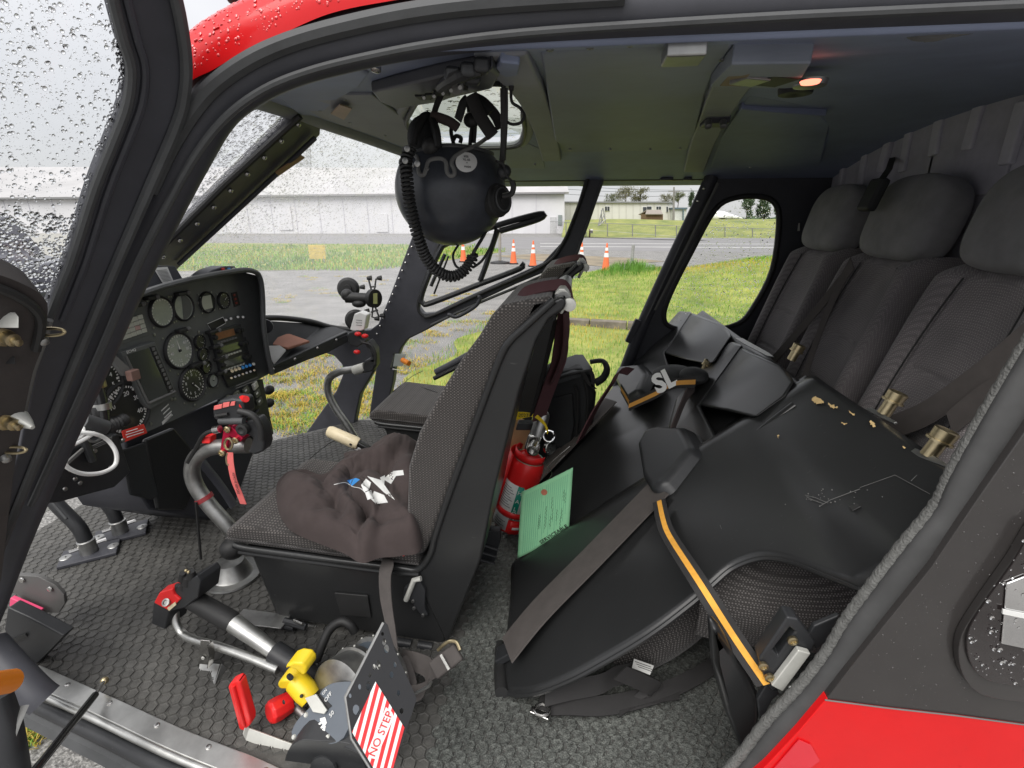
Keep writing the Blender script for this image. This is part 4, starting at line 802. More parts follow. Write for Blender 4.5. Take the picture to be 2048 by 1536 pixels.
# lower trim behind the door frame and the latch bracket
plate('door_trim', Ys([(1418, 1236), (1440, 1258), (1470, 1308), (1502, 1362), (1520, 1400), (1522, 1440), (1502, 1540), (1480, 1500), (1450, 1425), (1425, 1330)], .76), (0, .03, .0), M['shell'], heli, bevel=.02)
lt = thing('door_latch', 'black latch bracket with aluminium strike plate inside the aft door frame', 'door latch', Y(1580, 1330, .75))
plate('bracket', Ys([(1518, 1318), (1575, 1234), (1596, 1238), (1632, 1288), (1626, 1302), (1546, 1384), (1532, 1368)], .735), (0, .03, 0), M['plastic'], lt, [Ys([(1546, 1300), (1580, 1256), (1590, 1264), (1556, 1312)], .735)], bevel=.004)
MB().prism(Ys([(1543, 1372), (1597, 1301), (1622, 1308), (1566, 1384)], .722), (0, .012, 0)).build('strike_plate', M['offw'], lt, bevel=.002)
for q in ((1584, 1279), (1525, 1330), (1538, 1353)): sw = MB().lathe(Y(*q, .732), (0, -1, 0), [(0, .0085), (.005, .0085), (.006, .005), (.003, .004), (.003, 0)], 14).build('socket_screw', M['brass'], lt)
plate('flange', Ys([(1628, 1252), (1680, 1230), (1650, 1290), (1632, 1300), (1615, 1272)], .745), (0, .01, 0), M['plastic'], lt, bevel=.003)
plate('base_lug', Ys([(1532, 1370), (1560, 1388), (1545, 1402), (1530, 1430), (1520, 1440), (1515, 1400)], .745), (0, .012, 0), M['plastic'], lt, bevel=.003)
MB().ball(Y(1581, 1375, .72), .004).build('rivet', M['alud'], lt)
# ================================================================== OPEN NEAR DOOR
DP0 = Y(300, 400, .705); e1 = Y(60, 1000, .705) - DP0; e2 = V((-.42, -.9, 0)); DN = e1.cross(e2).normalized()
if DN.dot(C0 - DP0) < 0: DN = -DN
def dp(x, y, d=0): return onp(x, y, DP0 + DN * d, DN)
cdr = thing('cabin_door', 'open front door with rain beaded window and black frame', 'door', dp(60, 1300))
inn = spl2([(215, -60), (226, 0), (246, 79), (262, 137), (256, 205), (232, 273), (191, 376), (147, 513), (127, 565), (97, 640)], 4)
out = spl2([(330, -60), (357, 0), (376, 113), (373, 191), (356, 253), (312, 355), (239, 523), (200, 615), (146, 745), (98, 868), (40, 1012), (-20, 1160)], 4)
plate('frame', [dp(*q) for q in inn + [(80, 690), (40, 900), (-60, 1180)] + out[::-1]], -DN * .03, M['frame'], cdr, bevel=.009)
mid = [((a + c) / 2 + 4, (b + d) / 2) for (a, b), (c, d) in zip(inn, spl2([(340, -60), (352, 0), (370, 113), (366, 191), (345, 253), (300, 355), (228, 523), (200, 600), (160, 690)], 4) + [(160, 690)] * 10)]
MB().tube([dp(*q, .004) for q in inn], .006, 8).build('window_trim', M['rubber'], cdr)
MB().tube([dp(a - 4, b, .004) for a, b in out], .0075, 8).build('edge_seal', M['rubber'], cdr)
MB().tube([dp(a + 28, b, .001) for a, b in inn], .005, 8).build('frame_groove', M['frame'], cdr)
gp = inn + [(90, 600), (60, 575), (-80, 530), (-260, 480), (-260, -60)]
MB().add([dp(*q, -.016) for q in gp], [tuple(range(len(gp)))]).build('window_pane', M['glass'], cdr, smooth=0)
gl = [(q[0], max(q[1], -20)) for q in inn] + [(0, 545), (-30, 545), (-30, -20)]
p1 = scatter(gl, 2600, DP0 - DN * .0165, DN); p2 = scatter([(0, 420), (150, 430), (90, 590), (0, 550)], 420, DP0 - DN * .0165, DN)
p3 = []
for i in range(900):
    k = random.randrange(8, len(inn) - 1); t = random.random(); a = inn[k][0] + (inn[k + 1][0] - inn[k][0]) * t; b = inn[k][1] + (inn[k + 1][1] - inn[k][1]) * t; p3.append(onp(a - 4 - abs(random.gauss(0, 9)), b, DP0 - DN * .0165, DN))
r_all = np.concatenate([beads(2600, .0004, .0026, 4.5), beads(420, .0012, .0032, 1.5), beads(900, .0012, .0026, 1.5)])
drops('window_water', p1 + p2 + p3, tuple(-DN), r_all, M['drop'], cdr, .14, 8)
lin = plate('lining', [dp(*q, .05) for q in spl2([(-90, 528), (0, 550), (60, 575), (88, 596), (96, 620), (86, 690), (66, 745), (48, 830), (30, 930), (14, 1060), (-10, 1200), (-90, 1240)], 3)], -DN * .05, mat('door_lining', (.042, .036, .034), .7, vary=.2, vscale=20, bump=.3, bscale=200, bdist=.001), cdr, bevel=.012)
MB().tube(spline([dp(*q, .055) for q in [(-40, 562), (30, 590), (70, 618), (82, 648), (72, 700)]], 5), .006, 8).build('lining_bead', M['rubberb'], lin)
MB().tube([dp(*q, .03) for q in [(99, 640), (84, 690), (64, 745), (45, 830)]], .0045, 8).build('edge_strip', M['trim'], cdr)
for q, ln_ in (((102, 664), 1), ((28, 900), 1)):
    lg_ = MB(); c = dp(*q, .056); ex = _R; ey = _U; lg_.tube(spline([c + ex * .012 * math.cos(a) * 1.6 + ey * .005 * math.sin(a) for a in np.linspace(0, 6.28, 9)[:-1]], 3, True), .0022, 8, closed=True); lg_.build('striker_loop', M['brass'], cdr); MB().lathe(dp(q[0] - 18, q[1] + 14, .052), DN, [(0, .007), (.008, .006), (.010, .003)], 10).build('loop_nut', M['alud'], cdr)
for q in ((8, 672), (12, 842)):
    bt = MB().lathe(dp(*q, .05), DN + _R * .9, [(0, .014), (.003, .014), (.004, .009), (.016, .009), (.017, .005), (.026, .005), (.027, .002)], 12).build('hinge_bolt', M['brass'], cdr)
MB().lathe(dp(38, 836, .05), DN + _R * .5, [(0, .013), (.015, .009), (.03, .003)], 12).build('bump_stop', M['offw'], cdr)
MB().obox(dp(4, 640, .05), (_R, _U, DN), (.04, .016, .012)).build('hinge_plate', M['offw'], cdr, bevel=.003)
MB().obox(dp(20, 720, .051), (_R, _U, DN), (.012, .008, .004)).build('lining_clip', M['rubberb'], lin)
# gas strut of the door, footwell fittings front left
st = thing('door_strut', 'black gas strut crossing the door sill', 'gas strut', Z(205, 1370, .69)); a, b = Z(205, 1365, .70), Y(60, 1560, .30)
a2, b2 = Z(190, 1390, .69), D(55, 1560, .88); MB().tube([a2, b2], .0078, 12).build('cylinder', mat('gloss_black', (.012, .012, .012), .12, vary=0), st); MB().tube([Z(208, 1362, .685), a2], .004, 8).build('rod', M['steel'], st); MB().ball(Z(209, 1361, .683), .009).build('end_ball', M['brass'], st)
ot = tag(MB().tube([D(-40, 1372, .80), D(22, 1362, .86)], .019, 16).build('orange_tube', M['orangep']), 'orange plastic tube end beside the door hinge', 'tube')
hgm = MB(); hgm.tube(spline([Y(-20, 1290, .76), Y(30, 1345, .74), Y(70, 1385, .73), Y(90, 1400, .73)], 5), .034, 12); hgm.build('pillar_foot', M['frame'], heli)
sk_ = MB(); sk_.tube(spline([D(-14, 1400, .95), D(6, 1460, .95), D(20, 1540, .95), D(26, 1600, .95)], 4), .030, 10); hgw = sk_.build('hinge_fairing', M['plastic'], heli); MB().tube(spline([D(45, 1412, .97), D(28, 1450, .95), D(10, 1500, .94)], 4), .008, 8, flat=((1, 0, 0), 1.6, .4)).build('hinge_strip', M['trim'], hgw)
kp = thing('kick_plate', 'grey rounded kick plate with screws and pink strip at front left', 'kick plate', Z(80, 1220, .66))
plate('plate', Ys([(30, 1150), (75, 1153), (110, 1170), (128, 1190), (130, 1208), (118, 1226), (85, 1226), (20, 1180)], .95), (-.005, .012, 0), mat('grey_plate', (.10, .098, .095), .5), kp, bevel=.002)
for q in ((44, 1160), (100, 1178)): MB().lathe(Y(*q, .947), (0, -1, 0), [(0, .008), (.003, .007), (.004, 0)], 10).build('screw', M['steel'], kp)
plate('pink_strip', Ys([(20, 1196), (80, 1222), (74, 1238), (60, 1240), (18, 1212)], .925), (0, .012, 0), M['magenta'], kp, bevel=.002)
mpk = thing('map_pocket', 'black plastic pocket with slot on the floor at front left', 'pocket', Z(60, 1290, .66))
plate('panel', Ys([(15, 1215), (60, 1236), (128, 1272), (60, 1342), (20, 1300), (8, 1260)], .85), (0, .03, 0), M['plastic'], mpk, bevel=.004); plate('slot', Ys([(14, 1282), (50, 1268), (54, 1274), (20, 1292)], .846), (0, .006, 0), M['rubberb'], mpk, bevel=0)
# ================================================================== FRONT SEATS
SY = 1.04; SW = .43
def S(pts, dy=0): return Ys(pts, SY + dy)
seat = thing('front_seat', 'near front seat with the brown sweatshirt lying on its cushion', 'seat', Y(700, 1262, 1.2), 'front crew seats')
inner = [(852, 1112), (872, 1066), (905, 970), (955, 835), (1000, 716), (1020, 682), (1048, 655), (1108, 600)]
plate('base_shell', S([(478, 1098), (500, 1112), (552, 1236), (889, 1290), (905, 1200), (850, 1150), (832, 1138)], .005), (0, SW - .01, 0), M['shell'], seat, bevel=.012)
plate('base_recess', S([(668, 1186), (735, 1192), (742, 1236), (680, 1230)], -.003), (0, .006, 0), M['rubberb'], seat, bevel=.002)
bs = plate('back_shell', S([(832, 1140)] + inner + [(1124, 592), (1134, 604), (1128, 620), (1098, 640), (1074, 680), (1040, 780), (1012, 890), (988, 988), (962, 1120), (893, 1290), (850, 1200)]), (0, SW, 0), M['shell'], seat, bevel=.022)
MB().tube(spline(S([(468, 1090), (500, 1098), (640, 1116), (790, 1134), (835, 1138), (860, 1110)] + inner[1:], -.002), 5), .0085, 12).build('side_rail', M['shell'], seat)
MB().tube(spline(S([(478, 1104), (640, 1126), (780, 1144), (838, 1148)], -.006), 5), .006, 8).build('lower_rail', M['shell'], seat)
bc = plate('back_cushion', S([(826, 1112), (813, 1030), (816, 935), (836, 870), (872, 800), (922, 720), (958, 672), (982, 632), (1004, 611), (1060, 598), (1108, 592), (1096, 612), (1046, 658), (1016, 690), (996, 724), (950, 842), (902, 972), (868, 1066), (848, 1110)], .012), (0, SW - .03, 0), M['fabric'], seat, bevel=.03, smooth=60)
bc.modifiers['bevel'].segments = 4
sc2 = plate('seat_cushion', S([(448, 1074), (452, 1062), (470, 1052), (560, 1066), (700, 1084), (836, 1098), (842, 1136), (700, 1120), (560, 1100), (464, 1087)], .012), (0, SW - .02, 0), M['fabric'], seat, bevel=.012, smooth=60)
sc2.modifiers['bevel'].segments = 3
MB().tube(spline(S([(452, 1076), (560, 1090), (700, 1110), (838, 1128)], .006), 4), .003, 6).build('cushion_seam', M['fabricf'], seat)
zt = Y(560, 1066, SY + .012).z + .0015
MB().tube(spline([Z(566, 960, zt), Z(612, 928, zt), Z(650, 935, zt), Z(700, 962, zt)], 5), .0018, 6).build('cushion_seam', M['rubberb'], seat); MB().tube(spline([Z(530, 1000, zt), Z(640, 900, zt), Z(690, 870, zt)], 4), .0015, 6).build('cushion_seam', M['rubberb'], seat)
for q, qq in (((560, 1240), (700, 1262)), ((700, 1262), (890, 1294))):
    MB().tube([Y(*q, SY + .02) - V((0, 0, .012)), Y(*qq, SY + .02) - V((0, 0, .012))], .012, 8).build('floor_rail', M['alud'], seat)
for q in ((575, 1244), (760, 1272), (808, 1280), (850, 1286)): MB().tube([Y(*q, SY - .01) - V((.02, 0, .01)), Y(*q, SY - .01) - V((-.02, 0, .013))], .013, 10).build('rail_roller', M['plastic'], seat)
# harness reel on the seat top, strap latch on the side
rlm = plate('reel_bracket', S([(1108, 590), (1118, 577), (1130, 577), (1139, 588), (1139, 604), (1124, 629), (1118, 627), (1128, 606), (1126, 594), (1118, 590)], .04), (0, .06, 0), M['offw'], seat, bevel=.003)
plate('reel_bracket', S([(1112, 585), (1120, 574), (1132, 574), (1140, 585), (1140, 604), (1126, 629), (1119, 627), (1129, 606), (1126, 592)], .30), (0, .06, 0), M['offw'], seat, bevel=.003)
MB().tube([Y(1127, 598, SY + .04), Y(1127, 598, SY + .04) + V((0, .34, 0))], .016, 14).build('harness_reel', M['alud'], seat)
MB().lathe(Y(1139, 608, SY + .03), (0, -1, 0), [(0, .014), (.014, .014), (.016, .008)], 16).build('reel_knob', M['offw'], seat)
for a, b in ((.10, .0), (.27, .0)):
    p = [Y(1030, 612, SY + .1 + a * .4), Y(1046, 588, SY + a), Y(1075, 576, SY + a), Y(1110, 570, SY + a), Y(1130, 570, SY + a), Y(1143, 584, SY + a), Y(1145, 604, SY + a)]
    MB().belt(spline(p, 5), V((-.006, .036, .018)), .003).build('shoulder_belt', M['beltm'], seat)
plate('latch', S([(808, 1176), (838, 1160), (850, 1180), (849, 1216), (856, 1232), (842, 1232), (820, 1200), (806, 1196)], -.012), (0, .014, 0), M['plastic'], seat, bevel=.003)
MB().tube(S([(812, 1200), (828, 1160), (842, 1157)], -.016), .007, 8).build('latch_lever', M['offw'], seat)
for q in ((818, 1186), (826, 1202), (828, 1216), (846, 1230)): MB().lathe(Y(*q, SY - .013), (0, -1, 0), [(0, .005), (.004, .004), (.004, 0)], 10).build('rivet', M['alud'], seat)
pl_ = plate('red_release', S([(800, 1106), (812, 1100), (818, 1106), (806, 1114)], -.012), (0, .01, 0), M['redp'], seat, bevel=.002)
far = copy_tree(seat); dv = Y(741, 830, SY + .87) - Y(452, 1068, SY); dv.z = 0; far.location = seat.location + dv
far['label'] = 'far front seat with an empty cushion beside the far door'
for c in kids(far):
    if c.name.startswith('red_release'): bpy.data.objects.remove(c)
# strap of the far seat reel and webbing hanging behind the near seat
hs = thing('hanging_harness', 'maroon harness webbing hanging behind the near front seat', 'harness', Y(1105, 800, 1.6))
MB().belt(spline([Y(1126, 622, 1.30), Y(1124, 660, 1.36), Y(1118, 720, 1.42), Y(1100, 770, 1.48), Y(1083, 818, 1.52), Y(1078, 840, 1.54)], 6), [V((.042 * (.5 + min(1, i / 10) * .5), .03, 0)) for i in range(31)], .004).build('shoulder_belt', M['beltm'], hs)
MB().belt(spline([Y(1132, 625, 1.29), Y(1133, 670, 1.33), Y(1124, 720, 1.40), Y(1105, 765, 1.47)], 6), V((.012, .05, 0)), .004).build('shoulder_belt', M['beltm'], hs)
MB().belt([Y(1112, 640, 1.33), Y(1088, 740, 1.44), Y(1064, 830, 1.52)], V((.012, .03, 0)), .003).build('black_strap', M['beltb'], hs)
# pale strap end hanging over the near seat, buckle on the floor by the no-step plate
lb = thing('lap_belt', 'grey lap belt hanging off the near front seat with its buckle on the floor', 'seat belt', Y(850, 1380, .85))
path = [Y(772, 1112, 1.05), Y(776, 1124, 1.02), Y(770, 1150, .99), Y(772, 1200, .96), Y(782, 1260, .92), Y(790, 1320, .88), Y(792, 1370, .85), Y(800, 1392, .83), Y(822, 1382, .83)]
wv = [V((.036 - .020 * min(1, max(0, (i - 18) / 22)), -.015, 0)) for i in range(49)]
MB().belt(spline(path, 6), wv, .003).build('webbing', M['belt'], lb, bevel=.0006)
MB().belt(spline([Y(808, 1392, .84), Y(850, 1378, .85), Y(858, 1340, .88), Y(838, 1326, .90), Y(800, 1316, .92)], 6), V((.012, .022, .035)), .003).build('webbing', M['belt'], lb)
MB().belt(spline([Y(800, 1316, .91), Y(812, 1345, .88), Y(818, 1380, .85), Y(800, 1396, .83)], 6), V((.03, .02, 0)), .003).build('webbing', M['belt'], lb)
bk_ = MB().obox(Y(892, 1322, .87), axes(V((-.1, -.75, .6)), V((.62, .1, .62))), (.075, .042, .016)).build('buckle', M['belt'], lb, bevel=.006); MB().obox(Y(890, 1324, .855), axes(V((-.1, -.75, .6)), V((.62, .1, .62))), (.006, .036, .004)).build('buckle_bar', M['alu'], bk_)
MB().belt([Y(858, 1350, .87), Y(882, 1332, .87)], V((.01, .02, .04)), .006).build('webbing', M['belt'], lb)
MB().tube(spline([Y(876, 1300, .88), Y(895, 1284, .88), Y(912, 1284, .88), Y(920, 1300, .87)], 4), .004, 8).build('buckle_frame', M['brass'], bk_)
MB().tube(Ys([(812, 1398), (858, 1372), (862, 1364)], .83), .004, 8).build('adjuster', M['alud'], lb)
# ================================================================== SWEATSHIRT, draped height field on the near cushion
HZ = zt + .004
out_px = [(552, 975), (566, 953), (600, 944), (640, 955), (668, 940), (690, 925), (690, 908), (730, 900), (775, 888), (800, 874), (826, 878), (845, 905), (840, 990), (845, 1095), (800, 1112), (760, 1116), (730, 1126), (712, 1122), (690, 1108), (640, 1088), (600, 1072), (575, 1055), (556, 1020)]
och = [Z(a, b, HZ) for a, b in spl2(out_px, 6, True)]; oc2 = [(p.x, p.y) for p in och]
cx_, cy_ = sum(p[0] for p in oc2) / len(oc2), sum(p[1] for p in oc2) / len(oc2)
ridges_ = [([(575, 960), (620, 1000), (668, 1010), (700, 1000)], .018, .035), ([(565, 1010), (590, 1060), (690, 1095)], .015, .025), ([(660, 960), (690, 975), (720, 1030), (735, 1105)], .030, .03), ([(700, 990), (715, 1060), (728, 1110)], .030, .028),
          ([(690, 925), (730, 915), (775, 925), (820, 915)], .032, .03), ([(700, 970), (740, 975), (790, 1010), (815, 1040)], .034, .035), ([(760, 895), (790, 880), (825, 890)], .05, .04), ([(735, 1045), (790, 1060), (838, 1060)], .028, .028), ([(740, 1085), (790, 1080), (840, 1085)], .022, .022), ([(800, 900), (815, 960), (830, 1040)], .05, .05), ([(640, 985), (670, 1040), (680, 1080)], .018, .02)]
def segd(x, y, P):
    m = 9
    for a, b in zip(P, P[1:]):
        dx, dy = b.x - a.x, b.y - a.y; L2 = dx * dx + dy * dy + 1e-9; t = max(0, min(1, ((x - a.x) * dx + (y - a.y) * dy) / L2)); m = min(m, math.hypot(x - a.x - t * dx, y - a.y - t * dy))
    return m
nA, nR = len(oc2), 46; hood = []
from mathutils import noise as nz_
def lobe(a, b, ra, rb, rot, h):
    c = Z(a, b, HZ + h * .5); q = Z(a + ra * math.cos(rot), b + ra * math.sin(rot), HZ + h * .5) - c; r = Z(a - rb * math.sin(rot), b + rb * math.cos(rot), HZ + h * .5) - c
    M2 = Matrix(((q.x, r.x), (q.y, r.y))); return (c.x, c.y, M2.inverted(), h)
lobes = [lobe(*q) for q in ((618, 1005, 78, 62, .9, .055), (668, 1062, 78, 34, .45, .050), (600, 985, 50, 40, .5, .058), (738, 1082, 24, 56, .25, .062), (790, 1084, 62, 34, -.1, .058), (700, 1030, 22, 66, -.35, .066), (752, 985, 66, 40, .5, .078), (800, 1040, 52, 40, .2, .070),
                            (716, 938, 58, 22, -.35, .070), (790, 908, 60, 34, -.25, .098), (818, 960, 40, 62, 0, .094), (765, 930, 58, 16, -.15, .092), (678, 975, 26, 46, .5, .064), (728, 1010, 18, 60, -.7, .076), (822, 1075, 34, 44, 0, .066))]
for i in range(nR + 1):
    t = i / nR
    for k in range(nA):
        x, y = cx_ + (oc2[k][0] - cx_) * t, cy_ + (oc2[k][1] - cy_) * t
        e = min(1, (1 - t) / .12); e = math.sqrt(max(0, 1 - (1 - e) ** 2)) if e < 1 else 1
        wx, wy = x + .016 * nz_.noise(V((x * 16, y * 16, 5))), y + .016 * nz_.noise(V((x * 16, y * 16, 9)))
        hs2_ = sorted(((lambda p: h_ * max(0, 1 - p[0] * p[0] - p[1] * p[1]) ** .72)((m_ @ V((wx - lx, wy - ly)))) for lx, ly, m_, h_ in lobes), reverse=True)
        h = .014 + hs2_[0] + .18 * hs2_[1]
        h += .007 * (1 - abs(nz_.noise(V((wx * 7 + wy * 6, wy * 15 - wx * 5, 0))))) ** 7 + .003 * nz_.noise(V((x * 60, y * 60, 3)))
        hood.append(V((x, y, HZ + max(.002, h * e) * (1 if t < 1 else 0))))
mb = MB(); mb.v = [tuple(p) for p in hood]
prints = [([(694, 961), (712, 956), (720, 959), (704, 972)], 2), ([(722, 970), (732, 957), (742, 965), (738, 980), (728, 984)], 1), ([(734, 952), (762, 960), (790, 1000), (768, 985)], 1), ([(748, 982), (768, 990), (776, 1005), (752, 1008), (742, 998)], 1), ([(766, 958), (786, 942), (806, 940), (808, 950), (792, 952), (782, 968)], 1), ([(760, 955), (770, 950), (768, 975)], 1), ([(730, 985), (742, 980), (748, 995), (735, 1000)], 1)]
def pxof(p):
    d = p - C0; w = d.dot(_F); return 1024 + 1000 * d.dot(_R) / w, 768 - 1000 * d.dot(_U) / w
for i in range(nR):
    for k in range(nA):
        f = (i * nA + k, i * nA + (k + 1) % nA, (i + 1) * nA + (k + 1) % nA, (i + 1) * nA + k)
        mb.f.append(f); mb.m.append(0)
sw = mb.build('sweatshirt', M['hoodie'], None, smooth=180); tag(sw, 'crumpled dark brown sweatshirt with white print on the near front seat', 'sweatshirt')
sw.modifiers.new('subdivision', 'SUBSURF').render_levels = 1
from mathutils.bvhtree import BVHTree
bv = BVHTree.FromPolygons([p for p in hood], mb.f)
def decal(poly, m, nm, sz=2.2):
    xs = [p[0] for p in poly]; ys = [p[1] for p in poly]; q = MB(); g = {}; nx, ny = int((max(xs) - min(xs)) / sz) + 2, int((max(ys) - min(ys)) / sz) + 2
    bm = bmesh.new(); vs = [bm.verts.new((a, b, 0)) for a, b in poly]; fc = bm.faces.new(vs); bmesh.ops.triangulate(bm, faces=[fc])
    for _ in range(3): bmesh.ops.subdivide_edges(bm, edges=bm.edges[:], cuts=1, use_grid_fill=True)
    bm.verts.index_update(); ok = True
    for v in bm.verts:
        d = ray(v.co.x, v.co.y).normalized(); h = bv.ray_cast(C0, d); p = h[0] if h[0] is not None else Z(v.co.x, v.co.y, HZ + .03); q.v.append(tuple(p - d * .0022))
    q.f = [tuple(v.index for v in f.verts) for f in bm.faces]; q.m = [0] * len(q.f); bm.free()
    return q.build(nm, m, sw, smooth=180)
for poly, k in prints: decal(poly, M['blue'] if k == 2 else M['inkw'], 'print')
bl_ = [bv.ray_cast(C0, ray(a, b).normalized())[0] for a, b in spl2([(668, 970), (690, 966), (706, 974), (722, 978), (736, 992)], 5)]
MB().tube([p + V((0, 0, .001)) for p in bl_ if p is not None], .0011, 5).build('print', M['inkw'], sw)
# ================================================================== REAR SEAT PANS, folded up
k0, x0_, z0_ = .84, -.134, .68
N1 = V((-k0, 0, 1)).normalized(); Q0 = V((x0_, 0, z0_)); SL = V((1, 0, k0)).normalized()
def pn(x, y, h=0): return onp(x, y, Q0 + N1 * h, N1)
def pq(s, y, h=0): return V((s, y, z0_ + k0 * (s - x0_))) + N1 * h
T2 = V((0, -math.cos(R_(3)), 0)) - N1 * math.sin(R_(3)); N2 = SL.cross(T2).normalized(); N2 = N2 if N2.z > 0 else -N2
B2 = pq(0, 1.27, -.004)
def p2(x, y, h=0): return onp(x, y, B2 + N2 * h, N2)
pan = thing('folded_rear_seat', 'black folded up rear seat pan with straps behind the front seats', 'seat', (.25, 1.5, .68))
E_ = [pq(-.151, 1.30, -.01), pq(-.149, 1.22, -.012)] + [p2(*q) for q in spl2([(1004, 1384), (1060, 1388), (1130, 1364), (1200, 1328), (1300, 1268), (1390, 1200), (1425, 1168), (1460, 1138), (1500, 1120), (1540, 1114), (1590, 1124), (1650, 1148), (1720, 1176)], 5)] + [pq(.53, .725), pq(.60, .725), pq(.67, .725)]
def eat(s):
    for a, b in zip(E_, E_[1:]):
        if a.x <= s <= b.x: return a.lerp(b, (s - a.x) / max(1e-6, b.x - a.x))
    return E_[0] if s < E_[0].x else E_[-1]
def nearwall(u, v):
    s = -.150 + .805 * u; e = eat(s); r = pq(s, 1.285, 0)
    bm_ = .020 - .012 * max(0, u - .3); c = [pq(s, 1.47, -.032), pq(s, 1.425, -.026), pq(s, 1.39, bm_ * .2), pq(s, 1.35, bm_), pq(s, 1.30, bm_ * .75)]
    if v < .35: k = v / .35 * 4; i = min(int(k), 3); return c[i].lerp(c[i + 1], k - i)
    t = (v - .35) / .65; a, b = c[4], e; ctl = (a + b) * .5 + N1 * .004; p = a * (1 - t) ** 2 + ctl * (2 * t * (1 - t)) + b * t * t
    return p
nw = MB().grid(nearwall, 60, 36).build('side_shell', M['shell'], pan, smooth=80, solid=.012)
MB().tube([p - N2 * .002 for p in E_[2:-2]], .0065, 8).build('shell_edge', M['shell'], pan)
# main underside: flat pan with shallow dished floor, far edge follows the fold line
def under(u, v):
    y = 1.44 + v * 1.2; s0 = -.15 if y < 1.9 else -.15 + (y - 1.9) * .62; s = s0 + u * (.64 - s0)
    k_ = min(1, max(0, (u - .12) / .4)); k_ = k_ * k_ * (3 - 2 * k_); dish = -.030 - .030 * k_ * math.exp(-((u - .62) / .22) ** 4)
    return pq(s, y, dish)
MB().grid(under, 60, 90).build('underside_shell', M['shell'], pan, smooth=80, solid=.01)
MB().tube([pq(-.152, y, -.02) for y in np.linspace(.96, 1.92, 12)], .012, 8).build('front_edge', M['shell'], pan)
MB().tube([pn(1003, 1386, -.01), pn(1000, 1330, -.01), pn(1000, 1290, -.01)], .016, 10).build('corner_bumper', M['rubberb'], pan)
def wedge(q, h, nm='pocket_cover'):
    b = [pn(*p, -.03) for p in q[0]]; t = [pn(*p, hh) for p, hh in zip(q[0], h)]
    mb_ = MB(); n = len(b); mb_.add(b + t, [tuple(range(n))[::-1], tuple(range(n, 2 * n))] + [(i, (i + 1) % n, (i + 1) % n + n, i + n) for i in range(n)])
    return mb_.build(nm, M['shell'], pan, bevel=.012, seg=3)
wedge([[(1397, 811), (1483, 694), (1561, 729), (1590, 762), (1572, 792), (1511, 836), (1455, 822)]], [.030, .020, .020, .020, .022, .030, .032])
wedge([[(1462, 683), (1486, 690), (1400, 812), (1440, 886), (1400, 900), (1330, 880), (1352, 800), (1391, 748)]], [.020, .022, .030, -.006, -.010, -.012, .010, .016], 'pocket_flank')
wedge([[(1328, 707), (1382, 625), (1448, 650), (1464, 672), (1429, 723), (1416, 729), (1372, 720)]], [.030, .020, .020, .020, .028, .030, .032])
wedge([[(1358, 622), (1385, 624), (1330, 708), (1345, 748), (1300, 756), (1250, 760), (1244, 748), (1303, 685)]], [.018, .022, .030, -.004, -.006, -.010, -.006, .014], 'pocket_flank')
MB().tube(spline([pn(1400, 905, -.012), pn(1442, 893, -.006), pn(1484, 896, -.002), pn(1530, 858, .004), pn(1590, 812, .010)], 6), .013, 12).build('pocket_lip', M['shell'], pan)
# retractor housings on the pan
def housing(q, hgt, nm):
    b = [pn(*p, -.01) for p in q]; c = sum(b, V()) / len(b); b = [c + (p - c) * 1.04 for p in b]; t = [c + (p - c) * .86 + N1 * hgt - SL * .012 for p in b]; n = len(b)
    return MB().add(b + t, [tuple(range(n))[::-1], tuple(range(n, 2 * n))] + [(i, (i + 1) % n, (i + 1) % n + n, i + n) for i in range(n)]).build(nm, M['plastic'], pan, bevel=.020, seg=5, smooth=70)
housing([(1296, 908), (1312, 876), (1340, 868), (1396, 872), (1424, 922), (1358, 1002), (1330, 1012), (1310, 980)], .062, 'reel_housing')
plate('housing_flange', [pn(*q, -.012) for q in [(1388, 866), (1400, 868), (1426, 924), (1362, 1004), (1330, 1018), (1326, 1000)]], N1 * .012, M['plastic'], pan, bevel=.003)
housing([(1242, 766), (1252, 744), (1300, 740), (1318, 762), (1300, 800), (1268, 822)], .06, 'reel_housing')
MB().lathe(pn(1372, 974, .004), N1, [(0, .006), (.003, .005), (.004, 0)], 12).build('screw', M['brass'], pan)
def onpan(q, h): return [pn(*p, h) for p in q]
MB().belt(spline(onpan([(1014, 1300), (1080, 1220), (1180, 1118), (1316, 978)], .026), 6), (pn(1180, 1118, 0) - pn(1152, 1090, 0)), .004).build('pan_strap', M['belt'], pan)
MB().belt(spline(onpan([(1040, 985), (1120, 905), (1222, 800)], -.004), 6), (pn(1130, 915, 0) - pn(1113, 900, 0)), .004).build('pan_strap', M['belt'], pan)
ck = MB().obox(pn(1016, 1302, .004), (V((0, 1, 0)), SL, N1), (.05, .07, .02)).build('strap_clamp', M['plastic'], pan, bevel=.004)
plate('tape', onpan([(1216, 905), (1232, 900), (1240, 918), (1234, 942), (1222, 948)], -.045), N1 * .003, M['belt'], pan, bevel=0)
